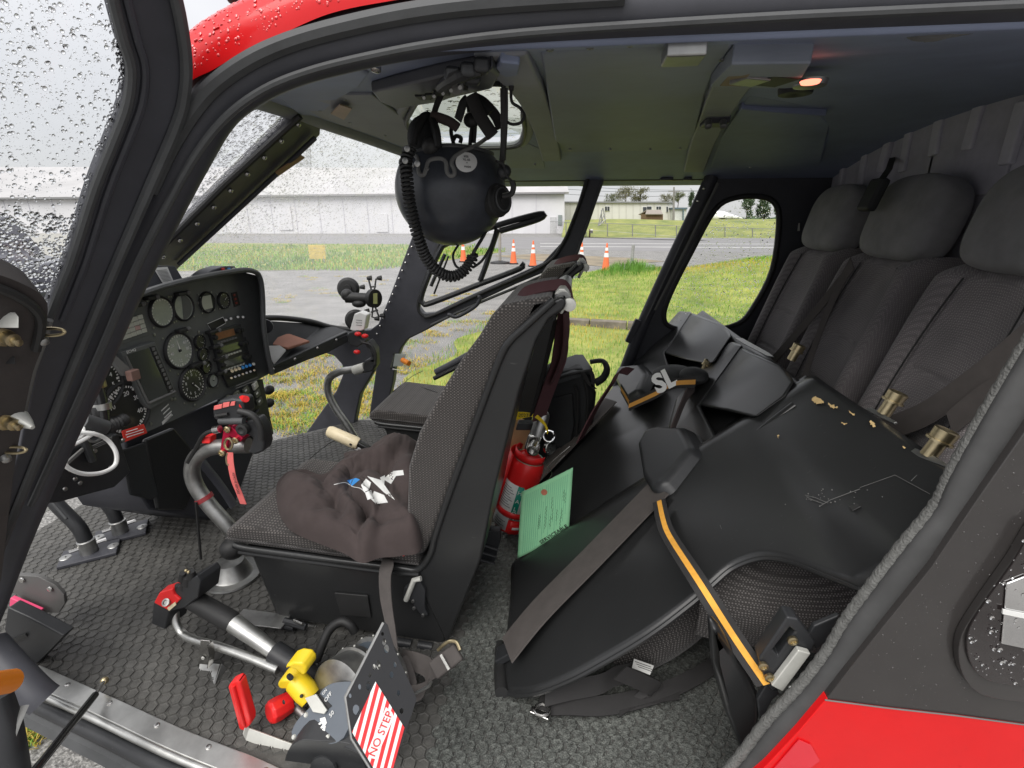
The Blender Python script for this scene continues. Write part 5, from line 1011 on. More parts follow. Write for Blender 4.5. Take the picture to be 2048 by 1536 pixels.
# top fittings
def knob(x, y, s=1.0):
    p = pn(x, y, .004); ax = V((.35, -.05, 1)).normalized()
    MB().lathe(p, ax, [(0, .013 * s), (.03 * s, .013 * s), (.03 * s, .021 * s), (.034 * s, .021 * s), (.034 * s, .018 * s), (.052 * s, .019 * s), (.054 * s, .016 * s), (.048 * s, .008 * s), (.048 * s, 0)], 20).build('lock_knob', M['brass'], pan)
knob(1856, 912, 1.05); knob(1767, 828, 1.0); knob(1582, 720, .95); knob(1406, 744, .9)
def fplate(q): plate('fitting_plate', [pn(*p, .006) for p in q], N1 * .005, M['alud'], pan, bevel=.001)
fplate([(1800, 892), (1812, 892), (1860, 910), (1898, 932), (1896, 938), (1840, 917)]); fplate([(1624, 778), (1640, 778), (1690, 800), (1698, 807), (1686, 808), (1640, 788)]); fplate([(1470, 678), (1486, 678), (1540, 708), (1550, 716), (1534, 713), (1490, 690)]); fplate([(1732, 820), (1745, 818), (1796, 847), (1790, 850), (1760, 836)])
patches = []
for q in ([(1622, 786), (1634, 784), (1650, 794), (1644, 802), (1630, 800), (1624, 794)], [(1654, 796), (1668, 802), (1678, 808), (1668, 811), (1658, 804)], [(1696, 812), (1712, 820), (1704, 823)], [(1738, 832), (1750, 838), (1752, 848), (1742, 844)], [(1682, 836), (1694, 838), (1690, 841), (1684, 840)], [(1554, 862), (1560, 864), (1556, 869)], [(1806, 884), (1812, 888), (1806, 890)]):
    patches.append(q)
bvw = BVHTree.FromPolygons([V(nearwall(i / 60, j / 36)) for i in range(61) for j in range(37)], [(i * 37 + j, (i + 1) * 37 + j, (i + 1) * 37 + j + 1, i * 37 + j + 1) for i in range(60) for j in range(36)])
def wallpt(x, y, l=.016):
    d = ray(x, y).normalized(); h = bvw.ray_cast(C0, d); return (h[0] if h[0] is not None else p2(x, y)) - d * l
for q in patches: plate('bare_patch', [wallpt(a + random.uniform(-2.2, 2.2), b + 8 + random.uniform(-1.6, 1.6), .020) for a, b in spl2([(sum(p[0] for p in q) / len(q) + (a - sum(p[0] for p in q) / len(q)) * .8, sum(p[1] for p in q) / len(q) + (b - sum(p[1] for p in q) / len(q)) * .75) for a, b in q], 4, True)], N2 * .0006, M['peel'], pan, bevel=0)
for q in ([(1610, 990), (1630, 995), (1656, 1006)], [(1612, 993), (1626, 1000), (1648, 1008)], [(1616, 998), (1636, 1003)], [(1640, 1012), (1660, 1000), (1700, 985), (1720, 978)], [(1822, 962), (1834, 950)], [(1720, 975), (1790, 950)], [(1440, 1050), (1443, 1058)], [(1790, 950), (1860, 988)]):
    MB().tube([wallpt(*p) for p in q], .0006 if len(q) > 2 else .0004, 4).build('scratch', M['trim'], pan)
for i in range(26): a, b = random.gauss(1670, 40), random.gauss(994, 12); MB().ball(wallpt(a, b), random.uniform(.0006, .0016), 6, 4).build('scuff', M['trim'], pan)
MB().obox(wallpt(1710, 1014), axes(N2, SL), (.016, .012, .002)).build('torn_spot', M['rubberb'], pan, bevel=.001)
# cushions hanging under the pan
cu = MB()
def bol(u, v):
    a = math.pi * (.02 + u * 1.15); s = .30 + v * .42; r = .155; c = V((.50, .98, .93)) + V((.0, 0, 0))
    return V((s, .985 - r * math.cos(a - .25) * 1.05, .875 + .10 * (s - .3) / .42 + r * .98 * math.sin(a - .25) + .02 * math.sin(5 * v)))
def bol2(u, v):
    # fat rounded seat cushion whose front curls down behind the strap
    th = u * math.pi * 1.1 - .3; ph = v * 1.5 - .75
    return V((.50 + .26 * math.sin(ph) * 1.1, 1.13 - .20 * math.cos(th) * math.cos(ph * .5), .89 + .17 * math.sin(th) * (math.cos(ph) ** .5)))
MB().grid(bol2, 26, 30).build('seat_cushion', M['fabricf'], pan, smooth=180)
MB().tube(spline([Y(1130, 1362, 1.06), Y(1215, 1336, 1.06), Y(1305, 1288, 1.06), Y(1378, 1232, 1.06), Y(1420, 1180, 1.07)], 6), [.020 + .034 * math.sin(min(1, i / 20) * math.pi * .6) for i in range(25)], 14).build('seat_cushion', M['fabricf'], pan, smooth=180)
# orange striped straps
def ostrap(nm, lab, q, w, deps):
    t = thing(nm, lab, 'strap', D(*q[-1], deps[-1])); P = spline([D(a, b, d) for (a, b), d in zip(q, deps)], 6)
    wv = [_R * w * .92 + V((0, 0, w * .38)) for p in P]; wo_ = [(_R * w * .92 + V((0, 0, w * .38))) * .34 for p in P]
    MB().belt(P, wv, .003).build('webbing', M['beltb'], t); MB().belt([p - ray(1024, 1000).normalized() * .002 for p in P], wo_, .003).build('stripe', M['orange'], t)
    return t
dq = lambda p: (p - C0).dot(_F)
o1 = [(1318, 1002), (1326, 1040), (1340, 1075), (1400, 1168), (1470, 1278), (1532, 1368)]
ostrap('orange_strap', 'black and orange striped strap from the near reel housing down to the door latch', o1, .035, [dq(pn(1318, 1002, .04)), dq(pn(1326, 1040, .045)), dq(pn(1340, 1075, .045)), dq(pn(1400, 1168, .05)), .93, dq(Y(1532, 1368, .735))])
fs_ = thing('far_strap', 'orange edged black strap draped over the far seat pan housing', 'strap', pn(1320, 790, .08))
for q, h in (([(1242, 776), (1256, 800), (1262, 812)], .075), ([(1258, 812), (1310, 788), (1346, 768), (1390, 764)], .09)):
    P = spline([pn(*p, h) for p in q], 6); MB().belt(P, V((0, .01, .035)), .003).build('webbing', M['beltb'], fs_); MB().belt([p - ray(1300, 790).normalized() * .003 for p in P], V((0, .004, .015)), .003).build('stripe', mat('dull_orange_stripe', (.62, .30, .06), .8) if 'dull_orange_stripe' not in MATS else MATS['dull_orange_stripe'], fs_)
bs_ = thing('brown_strap', 'dark brown strap standing on edge between the two seat pans', 'strap', pn(1340, 860, .02)); MB().belt(spline([pn(1388, 772, .05), pn(1372, 792, .06), pn(1352, 840, .05), pn(1336, 880, .03)], 5), V((.0, .012, .04)), .004).build('webbing', M['hoodie'], bs_)
pd = thing('black_cap', 'black cap with white lettering lying on the far seat pan', 'cap', pn(1340, 770, .04))
MB().ball(pn(1352, 752, .06), (.085, .10, .035), 18, 10).build('crown', M['nylon'], pd); MB().ball(pn(1388, 752, .06), (.05, .06, .03), 14, 8).build('brim', M['nylon'], pd)
text('lettering', 'SL', pn(1330, 762, .112), pn(1356, 752, .112) - pn(1306, 778, .112), _U, .092, M['inkw'], pd, bold=.004)
# belts lying on the floor under the pan
fb = thing('floor_belt', 'black seat belt with metal buckle lying on the rear floor', 'seat belt', Z(1200, 1400, .66))
def flo(q, z): return [Z(a, b, z) for a, b in q]
MB().belt(spline(flo([(1078, 1412), (1130, 1410), (1200, 1412), (1262, 1402), (1340, 1378), (1410, 1342), (1432, 1322)], .672), 6), [V((.0, .042, .012))] * 37, .004).build('webbing', M['beltb'], fb)
MB().belt(spline(flo([(1090, 1392), (1140, 1380), (1200, 1368), (1232, 1352), (1290, 1340)], .70), 6), V((.0, .03, .03)), .004).build('webbing', M['beltb'], fb)
MB().belt(spline(flo([(1240, 1420), (1270, 1402), (1310, 1392), (1360, 1384)], .668), 6), V((.01, .04, .0)), .004).build('webbing', M['beltb'], fb)
MB().belt(spline([Z(1240, 1345, .76), Z(1285, 1365, .72), Z(1310, 1380, .69), Z(1268, 1392, .675)], 5), V((.03, .02, .02)), .004).build('webbing', M['beltb'], fb)
for a, b in ((1112, 1384), (1084, 1420)): MB().tube([Z(a + 16 * math.cos(t), b + 12 * math.sin(t), .68) for t in np.linspace(0, 6.28, 9)[:-1]], .0035, 8, closed=True).build('buckle', M['steel'], fb)
MB().obox(Z(1080, 1428, .675), ((.9, -.3, 0), (.3, .9, 0), (0, 0, 1)), (.05, .018, .010)).build('buckle', M['steel'], fb, bevel=.003)
ct = plate('care_label', [Z(*q, .735) for q in [(1268, 1318), (1308, 1332), (1300, 1350), (1264, 1336)]], (0, 0, .0012), M['label'], fb, bevel=0)
for i in range(3): MB().tube([Z(1270 + i * 3, 1323 + i * 5, .7375), Z(1302 + i * 2, 1334 + i * 5, .7375)], .0008, 4).build('printed_line', M['ink'], ct)
# ================================================================== REAR SEATS
def lean(z): return .765 + (z - 1.0) * .30
seats_rear = []
def rear_seat(yc, lab):
    t = thing('passenger_seat', lab, 'seat', (.95, yc, .9), 'rear bench seats along the bulkhead'); w = .205
    def back(u, v):
        a = (u - .5) * 2; z = .95 + v * .70; ed = max(0, (abs(a) - .88) / .12); top = max(0, (v - .94) / .06)
        b = .030 * math.exp(-((abs(a) - .78) / .20) ** 2) - .012 * math.exp(-(a / .5) ** 2)
        shrink = 1 - .10 * max(0, (v - .75) / .25) ** 2
        sm = .009 * (math.exp(-((abs(a) - .50 - .1 * math.sin(v * 3)) / .022) ** 2)) + .0055 * (math.exp(-((v - .62) / .006) ** 2) + math.exp(-((v - .40) / .006) ** 2)) * (abs(a) < .5)
        return V((lean(z) - b + sm + .15 * ed ** 2 + .07 * top ** 2, yc + a * w * shrink, z))
    MB().grid(back, 90, 110).build('backrest', M['fabricr'], t, smooth=180)
    for s in (-1, 1): MB().tube([V((lean(.95 + v * .70) - .030 * math.exp(-((.5 + .1 * math.sin(v * 3) - .78) / .2) ** 2) + .012 * math.exp(-1) - .0008, yc + s * (.5 + .1 * math.sin(v * 3)) * w * (1 - .10 * max(0, (v - .75) / .25) ** 2), .95 + v * .70)) for v in np.linspace(.05, .95, 24)], .0022, 6).build('seam_piping', M['rubberb'], t)
    hx_a, hy_a, hz_a = axes(V((.22, 0, 1)), (0, 1, 0)); hc = V((lean(1.65) + .055, yc, 1.752))
    def hrest(u, v):
        a, b = u * 2 * math.pi, -math.pi / 2 + v * math.pi; pw = lambda q, n: math.copysign(abs(q) ** n, q); ca, sa, cb, sb = math.cos(a), math.sin(a), math.cos(b), math.sin(b)
        zz = pw(sb, .5 if sb < 0 else .62); tp = 1 - .10 * max(0, zz) ** 2
        return hc + hx_a * (.176 * pw(ca, .45) * pw(cb, .42 if sb < 0 else .7) * tp) + hy_a * (.062 * pw(sa, .6) * pw(cb, .5)) + hz_a * (.125 * zz)
    h = MB().grid(hrest, 48, 32).build('headrest', M['suede'], t, smooth=180)
    bb = MB().prism([(lean(.93) + .075, yc - w + .02, .93), (lean(1.6) + .075, yc - w + .02, 1.6), (1.095, yc - w + .02, 1.6), (1.095, yc - w + .02, .93)], (0, 2 * w - .04, 0)).build('back_frame', M['frame'], t, bevel=.02)
    return t
rear_seat(2.20, 'rear seat beside the small side window'); rear_seat(1.74, 'middle rear seat between the two other rear seats'); rear_seat(1.27, 'rear seat nearest the open aft door')
def rbelt(nm, q, dy): pass
rb = thing('rear_belt', 'grey belts crossing the rear seat backs', 'seat belt', (.85, 1.7, 1.2), 'rear seat belts')
def xb(q, xo): return [onp(a, b, (lean(1.0) - xo, 0, 1.0), V((1, 0, -.30))) for a, b in q]
for q, w in (([(1545, 722), (1590, 672), (1650, 600), (1706, 530)], .03), ([(1606, 765), (1630, 690), (1665, 600), (1704, 524)], .034), ([(1770, 858), (1850, 828), (1950, 760), (2060, 670)], .05), ([(1900, 848), (1960, 800), (2060, 740)], .045)):
    P = spline(xb(q, .045), 6); MB().belt(P, V((-w * .15, w * .6, w * .9)), .003).build('webbing', M['belt'], rb)
for i, (q, n_) in enumerate((((1595, 455), 1), ((1745, 385), 1))):
    pass
ad_ = thing('belt_anchor', 'pale metal belt anchor plate beside the far rear headrest', 'belt anchor', X(1584, 457, .99)); plate('anchor', [X(*q, .99) for q in [(1574, 456), (1582, 450), (1598, 446), (1598, 462), (1582, 462)]], (.004, 0, 0), M['offw'], ad_, bevel=.001); MB().lathe(X(1580, 456, .989), (-1, 0, 0), [(0, .008), (.005, .007), (.006, 0)], 10).build('bolt', M['steel'], ad_)
bp_k = thing('belt_pouch', 'dark belt guide hanging over the middle rear headrest', 'belt guide', X(1745, 390, .93)); MB().obox(X(1746, 390, .925), axes(V((-1, 0, .3)), (0, 1, 0)), (.075, .10, .03)).build('guide', M['nylon'], bp_k, bevel=.01); MB().belt([X(1752, 375, .93), X(1778, 338, .99), X(1790, 300, 1.2)], V((0, .035, 0)), .004).build('webbing', M['beltb'], bp_k)
# ================================================================== FIRE EXTINGUISHER
EY = 1.56; eb, et = Y(1016, 1052, EY), Y(1062, 905, EY); ea = (et - eb).normalized(); el = (et - eb).length; er = .060
fe = thing('fire_extinguisher', 'red halon fire extinguisher strapped upright between the front seats', 'fire extinguisher', eb)
toc = (C0 - eb); toc = (toc - ea * toc.dot(ea)).normalized(); ex_ = toc; ey_ = ea.cross(ex_)
MB().lathe(eb, ea, [(0, er * .55), (.004, er * .8), (.015, er * .97), (.03, er), (el * .80, er), (el * .88, er * .95), (el * .95, er * .75), (el, er * .42), (el + .012, er * .40)], 32).build('cylinder', M['redp'], fe)
def cyl(a0, a1, h0, h1, m, nm, r=er + .0012, n=14, th=.0008):
    mb_ = MB(); mb_.grid(lambda u, v: eb + ea * (h0 + (h1 - h0) * v) + (ex_ * math.cos(a0 + (a1 - a0) * u) + ey_ * math.sin(a0 + (a1 - a0) * u)) * r, n, 2); return mb_.build(nm, m, fe, solid=th)
sgn = 1 if ey_.dot(_R) > 0 else -1
lbv = cyl(-2.2 * sgn, -.08 * sgn, .02, el * .66, M['label'], 'label'); cyl(-.08 * sgn, .26 * sgn, el * .22, el * .66, M['teal'], 'green_band', er + .0016); cyl(.26 * sgn, 1.3 * sgn, el * .22, el * .64, M['label'], 'label')
cyl(.05 * sgn, 1.2 * sgn, .012, el * .20, M['redp'], 'red_panel', er + .0018); cyl(.25 * sgn, .9 * sgn, .03, el * .13, M['label'], 'white_panel', er + .0026); cyl(.32 * sgn, 1.0 * sgn, el * .58, el * .64, M['teal'], 'green_panel', er + .0024)
def cpos(a, h, r=er + .0022): return eb + ea * h + (ex_ * math.cos(a * sgn) + ey_ * math.sin(a * sgn)) * r
def ctext(s, a, h, size, m):
    n = (ex_ * math.cos(a * sgn) + ey_ * math.sin(a * sgn)); right = ea.cross(n).normalized(); right = right if right.dot(_R) > 0 else -right
    text('lettering', s, cpos(a, h), right, ea, size, m, fe, lift=.0006 if right.cross(ea).dot(n) > 0 else -.0006)
for s, h in (('H', .58), ('A', .47), ('L', .37), ('O', .31), ('N', .25)): ctext(s, .09, el * h, .022, M['inkw'])
ctext('INST', .60, el * .61, .014, M['inkw'])
for i in range(9):
    cyl(-1.1 * sgn, (-.2 - .12 * (i % 3)) * sgn, el * (.36 + i * .03), el * (.368 + i * .03), M['trim'], 'small_print', er + .0020, 8, .0002)
for i in range(5): cyl(-1.0 * sgn, (-.25 - .2 * (i % 2)) * sgn, el * (.05 + i * .03), el * (.056 + i * .03), M['ink'], 'small_print', er + .0020, 8, .0002)
cyl(-2.6 * sgn, 1.8 * sgn, el * .245, el * .315, M['redp'], 'clamp_band', er + .004, 24, .003); cyl(-2.6 * sgn, -.9 * sgn, el * .30, el * .98, M['redp'], 'bracket_back', er + .010, 10, .003); cyl(-2.2 * sgn, 1.2 * sgn, el * .94, el * 1.03, M['redp'], 'neck_band', er * .9, 20, .003)
MB().lathe(eb + ea * el * .93, ea, [(0, er * .9), (.004, er * .88), (.004, er * .5)], 24).build('green_collar', mat('pale_green_collar', (.22, .48, .36), .5), fe)
vb_ = Y(1068, 880, EY - .02); MB().obox(vb_, (_R, ey_.cross(ea), ea), (.05, .045, .06)).build('valve_body', M['steel'], fe, bevel=.008)
MB().lathe(Y(1070, 888, EY - .05), ex_ - ea * .2, [(0, .017), (.02, .017), (.022, .020), (.04, .020), (.041, .013), (.03, .012), (.03, 0)], 18).build('outlet', M['steel'], fe)
MB().tube([Y(1074, 870, EY - .02), Y(1080, 850, EY - .015), Y(1086, 832, EY)], [.024, .024, .022], 16).build('handle_cap', M['alud'], fe); MB().ball(Y(1086, 832, EY), .0222).build('handle_dome', M['alud'], fe)
MB().lathe(Y(1097, 894, EY - .03), ex_ * .6 + _R * .5, [(0, .022), (.012, .023), (.014, .018), (.012, .0)], 20).build('gauge', M['chrome'], fe)
MB().tube([Y(1098, 872, EY - .03) + (_R * math.cos(t) + _U * math.sin(t)) * .018 for t in np.linspace(0, 6.28, 17)[:-1]], .0035, 8, closed=True).build('pull_ring', M['chrome'], fe)
MB().belt(spline([Y(1034, 832, EY - .03), Y(1052, 830, EY - .04), Y(1072, 832, EY - .04), Y(1090, 850, EY - .03), Y(1096, 866, EY - .03)], 5), [V((.004, 0, .012 + .018 * max(0, 1 - i / 8))) for i in range(21)], .002).build('seal_tag', M['yellow'], fe)
text('lettering', '2023', Y(1047, 831, EY - .05), _R, _U, .016, M['ink'], fe)
MB().obox(Y(1050, 850, EY + .02), (_R, V((0, 1, 0)), ea), (.055, .03, .03)).build('bracket_clip', M['plastic'], fe, bevel=.004)
MB().tube(spline([Y(1092, 788, 1.66), Y(1080, 806, 1.60), Y(1066, 826, 1.54), Y(1068, 836, 1.52)], 5), .0025, 6).build('cord', M['cream'], fe)
for q in ([(1096, 905), (1094, 930), (1104, 945), (1098, 958)], [(1090, 938), (1110, 918), (1140, 892)], [(1092, 950), (1120, 920), (1130, 910)]): MB().tube(spline([Y(a, b, 1.46) for a, b in q], 4), .0013, 5).build('wire', M['steel'], fe)
tb = thing('tan_board', 'narrow tan board and black slotted rail behind the extinguisher', 'bracket', Y(990, 1130, 1.6))
plate('board', Ys([(1020, 830), (1062, 850), (1030, 1100), (1000, 1110)], 1.64), (0, .02, 0), M['tan'], tb, bevel=.003)
plate('rail', Ys([(972, 1062), (1000, 1062), (1000, 1085), (982, 1150), (944, 1150), (950, 1120)], 1.40), (0, .03, 0), M['plastic'], tb, bevel=.003)
for i in range(3): MB().tube(Ys([(956 + i * 5, 1118 - i * 14), (990 + i * 3, 1128 - i * 14)], 1.39), .005, 8).build('ridge', M['plastic'], tb)
for q in ((952, 1082), (945, 1120)): MB().lathe(Y(*q, 1.38), (0, -1, 0), [(0, .007), (.006, .006), (.006, 0)], 10).build('bolt', M['steel'], tb)
MB().tube(spline([Y(960, 1150, 1.38), Y(935, 1210, 1.32), Y(915, 1250, 1.25), Y(905, 1285, 1.2)], 5), .003, 6).build('cable', M['rubberb'], tb)
# green serviceable tag, hand written lines, curled
gt_ = thing('service_tag', 'pale green serviceable card hanging from the extinguisher', 'tag', Y(1080, 1100, 1.38))
c00, c10, c11, c01 = Y(1035, 1116, 1.36), Y(1138, 1058, 1.38), Y(1146, 936, 1.42), Y(1043, 984, 1.40)
TN = (c10 - c00).cross(c01 - c00).normalized(); TN = TN if TN.dot(C0 - c00) > 0 else -TN
def tagp(u, v, l=0): return c00.lerp(c10, u).lerp(c01.lerp(c11, u), v) + TN * (.012 * math.sin(u * 3.4 + .3) * (1 - .4 * v) + .004 * math.sin(v * 4) + l)
MB().grid(lambda u, v: tagp(u, v), 16, 16).build('card', M['green'], gt_, smooth=180, solid=.0006)
MB().lathe(tagp(.46, .84, .0006), TN, [(0, .010), (.0012, .010), (.0013, .003), (.0002, 0)], 16).build('eyelet', mat('eyelet_red', (.50, .17, .10), .6), gt_)
for i in range(21):
    u = .10 + i * .04; a, b = (.05, .93) if i < 8 else (.1 + .1 * (i % 3), .93); MB().tube([tagp(u, v, .0012) for v in np.linspace(a, b if i != 9 else .7, 8)], .00035, 3).build('ruled_line', M['teal'], gt_)
for i in range(12):
    u, v = random.uniform(.3, .9), random.uniform(.1, .6); MB().tube(spline([tagp(u + .012 * math.sin(k * 2.3 + i), v + k * .022, .0014) for k in range(9)], 3), .0005, 3).build('handwriting', M['ink'], gt_)
o_ = tagp(.80, .06, .0016); text('lettering', 'SERVICEABLE', tagp(.70, .075, .001), tagp(.9, .055) - tagp(.5, .055), tagp(.7, .2) - tagp(.7, .05), .0175, M['ink'], gt_, lift=.001, bold=.00025)
# ================================================================== BACKPACK
bg_ = thing('backpack', 'black nylon backpack standing behind the front seats', 'backpack', Y(1130, 940, 2.15)); BY = 2.10
plate('body', Ys([(1086, 768), (1100, 752), (1168, 736), (1182, 752), (1194, 790), (1188, 850), (1170, 900), (1140, 960), (1060, 950), (1072, 850)], BY), (-.02, .24, 0), M['nylon'], bg_, bevel=.03, seg=3)
plate('top_flap', [Y(1084, 764, BY - .01), Y(1110, 722, BY + .18), Y(1150, 708, BY + .22), Y(1166, 708, BY + .22), Y(1186, 738, BY + .02), Y(1150, 744, BY - .01)], (0, 0, -.035), mat('grey_nylon', (.05, .054, .056), .6, vary=.2, vscale=20, bump=.3, bscale=300, bdist=.001), bg_, bevel=.008)
MB().tube(spline([Y(1180, 724, BY + .06), Y(1205, 722, BY + .06), Y(1214, 738, BY + .03), Y(1206, 756, BY), Y(1190, 766, BY - .01)], 6), .016, 10, flat=((0, 1, 0), 1.2, .6)).build('carry_handle', M['nylon'], bg_)
for q in ([(1086, 772), (1130, 752), (1182, 740)], [(1150, 770), (1156, 800), (1152, 900)], [(1168, 760), (1176, 800), (1170, 880)]): MB().tube(spline(Ys(q, BY - .012), 5), .006, 8).build('zip', M['rubberb'], bg_)
plate('pocket', Ys([(1088, 800), (1146, 786), (1150, 850), (1140, 900), (1084, 890)], BY - .014), (0, .02, 0), M['nylon'], bg_, bevel=.01)
for q in ([(1166, 744), (1176, 764), (1190, 778)], [(1180, 740), (1186, 754), (1186, 774)]): MB().belt(spline(Ys(q, BY - .025), 4), V((.016, 0, .004)), .003).build('strap', M['beltb'], bg_)
MB().belt(spline([Y(1160, 880, 2.0), Y(1190, 820, 2.0), Y(1222, 770, 2.02), Y(1240, 742, 2.08), Y(1262, 744, 2.1)], 6), V((.03, .03, .02)), .006).build('shoulder_strap', M['beltm'], bg_)
# ================================================================== HELMET hanging from the ceiling console
HC = Y(902, 382, 1.22); hw = dq(HC) / 1000.; hr = (108 * hw, 112 * hw, 104 * hw)
he = thing('flight_helmet', 'black flight helmet hanging upside down from the ceiling', 'helmet', HC)
def hs_(x, y, l=0):
    d = ray(x, y); o = C0 - HC; f = lambda q: V((q.x / hr[0], q.y / hr[1], q.z / hr[2])); a, b = f(d), f(o)
    A, B, Cc = a.dot(a), 2 * a.dot(b), b.dot(b) - 1; D_ = max(0, B * B - 4 * A * Cc); t = (-B - math.sqrt(D_)) / (2 * A); p = C0 + d * t; q = p - HC
    n = V((q.x / hr[0] ** 2, q.y / hr[1] ** 2, q.z / hr[2] ** 2)).normalized(); return p + n * l, n
def hm(u, v):
    a = u * 2 * math.pi; top = .80 + .12 * math.cos(a - .2) - .10 * math.cos(2 * a); t = -math.pi / 2 + v * (math.pi / 2 + top * .85)
    return HC + V((math.cos(a) * math.cos(t) * hr[0], math.sin(a) * math.cos(t) * hr[1], math.sin(t) * hr[2]))
MB().grid(hm, 72, 36).build('shell', M['helmet'], he, smooth=180, solid=.003)
MB().tube([hm(i / 72, 1.0) for i in range(72)], .0055, 8, closed=True).build('edge_trim', M['rubber'], he)
tr_ = [(806, 302), (826, 308), (836, 318), (838, 340), (842, 350), (849, 350), (853, 340), (858, 324), (870, 319), (884, 319), (892, 326), (894, 344), (900, 352), (908, 350), (908, 340), (903, 328), (908, 316), (926, 304), (952, 292), (980, 272)]
MB().tube([hs_(a, b, .002)[0] for a, b in spl2(tr_, 4)], .0045, 8).build('visor_trim', M['trim'], he)
for q in ((827, 332), (855, 338)): p, n = hs_(*q, .001); MB().lathe(p, n, [(0, .005), (.003, .004), (.003, 0)], 10).build('rivet', M['alud'], he)
p, n = hs_(932, 326, .0012); xx, yy, zz = axes(n, _R + _U * .15)
sl_ = MB().grid(lambda u, v: hs_(932 + 21 * v * math.cos(u * 2 * math.pi), 326 + 19.5 * v * math.sin(u * 2 * math.pi), .0028)[0], 32, 6); sk3 = sl_.build('oval_sticker', M['white'], he, smooth=180); p = p + n * .0020
for i, (s, z, y_) in enumerate((('SIZE', .0055, .011), ('XL 65', .0065, .004), ('*', .006, -.004), ('MADE', .0055, -.012))): text('lettering', s, p + yy * y_ + n * .0014, xx, yy, z, M['ink'], he)
p, n = hs_(1000, 400, .0); q = Y(1000, 400, 1.16); n2 = (_R * .75 + V((0, -.55, .1))).normalized(); MB().lathe(q - n2 * .02, n2, [(0, .036), (.016, .036), (.018, .031), (.028, .031), (.030, .012), (.032, .012), (.033, 0)], 24).build('visor_knob', M['rubberb'], he); MB().tube([q + n2 * .0095 + (axes(n2)[0] * math.cos(t) + axes(n2)[1] * math.sin(t)) * .024 for t in np.linspace(0, 6.28, 17)[:-1]], .002, 6, closed=True).build('knob_ring', M['rubber'], he)
MB().tube(spline([Y(1005, 392, 1.14), Y(1022, 388, 1.14), Y(1027, 374, 1.14), Y(1024, 362, 1.14)], 5), .006, 8).build('boom_arm', M['rubberb'], he); MB().ball(Y(1008, 344, 1.15), (.016, .014, .016)).build('boom_joint', M['plastic'], he); MB().tube(spline([Y(992, 322, 1.12), Y(1006, 330, 1.13), Y(1012, 350, 1.13), Y(1024, 362, 1.14)], 5), .0025, 6).build('wire', M['rubberb'], he)
MB().ball(Y(846, 278, 1.16), (.034, .03, .046), 16, 12).build('ear_cup', M['nylon'], he); MB().ball(Y(862, 292, 1.12), (.020, .02, .02), 12, 8).build('mic', M['rubberb'], he)
MB().tube(spline([Y(826, 290, 1.11), Y(832, 260, 1.12), Y(846, 236, 1.14), Y(860, 234, 1.15), Y(872, 262, 1.12), Y(876, 296, 1.11)], 5), .009, 8).build('ear_seal', M['rubberb'], he)
for q, w, r in (([(866, 238), (872, 214), (884, 186)], 1.16, .006), ([(986, 272), (960, 232), (942, 190)], 1.12, .012), ([(1002, 256), (990, 230), (968, 206), (950, 196)], 1.2, .010)): MB().tube(spline(Ys(q, w), 5), r, 8, flat=((0, 1, 0), .5, 1.1)).build('chin_strap', M['beltb'], he)
for q, r, m in (([(862, 232), (880, 236), (900, 244), (916, 256)], .010, 'hoodie'), ([(936, 196), (926, 208), (918, 234), (915, 240)], .009, 'nylon'), ([(954, 200), (968, 210), (980, 226)], .010, 'nylon')): MB().tube(spline(Ys(q, 1.14), 5), r, 8, flat=((0, 1, 0), .5, 1)).build('strap_pad', M[m], he)
for q in ([(908, 290), (902, 262), (908, 240)], [(940, 290), (942, 268), (944, 250), (940, 240), (936, 205)], [(948, 286), (950, 250), (944, 242)], [(907, 280), (912, 272), (922, 276), (920, 286)]): MB().tube(spline(Ys(q, 1.2), 5), .0045, 6).build('inner_cable', M['rubberb'], he)
MB().ball(Y(943, 240, 1.18), (.018, .014, .016)).build('plug', M['rubberb'], he)
# coiled cord
cc = thing('coiled_cord', 'black coiled headset cord looping below the helmet', 'cord', Y(900, 545, 1.14))
P = spline([Y(820, 296, 1.08), Y(812, 322, 1.07), Y(813, 350, 1.06), Y(818, 400, 1.06), Y(828, 445, 1.07), Y(838, 480, 1.08), Y(852, 515, 1.10), Y(876, 543, 1.12), Y(905, 553, 1.14), Y(930, 540, 1.16), Y(943, 520, 1.17), Y(946, 508, 1.17)], 60)
hx3 = []; ln_ = 0; T0 = None; nrm = V((0, 1, 0))
for i in range(len(P)):
    a = P[max(i - 1, 0)]; b = P[min(i + 1, len(P) - 1)]; t = (b - a).normalized(); ln_ += (P[i] - P[i - 1]).length if i else 0; nrm = (nrm - t * nrm.dot(t)).normalized(); bi = t.cross(nrm); q = ln_ / .0078 * 2 * math.pi
    hx3.append((P[i], t, nrm.copy(), bi.copy(), ln_))
tot = ln_; pts = []; nturn = int(tot / .0078); k = 0
for j in range(nturn * 9):
    s = j / (nturn * 9 - 1) * tot
    while k < len(hx3) - 2 and hx3[k + 1][4] < s: k += 1
    a, b = hx3[k], hx3[k + 1]; f = (s - a[4]) / max(1e-9, b[4] - a[4]); c = a[0].lerp(b[0], f); ang = j / 9 * 2 * math.pi; pts.append(c + (a[2] * math.cos(ang) + a[3] * math.sin(ang)) * .0105)
MB().tube(pts, .0034, 6).build('coil', M['rubberb'], cc); MB().tube(P[::6], .006, 6).build('core', M['rubberb'], cc)
MB().tube(spline([P[-1], Y(950, 500, 1.17), Y(968, 470, 1.2), Y(975, 452, 1.22)], 5), .004, 6).build('lead', M['rubberb'], cc)
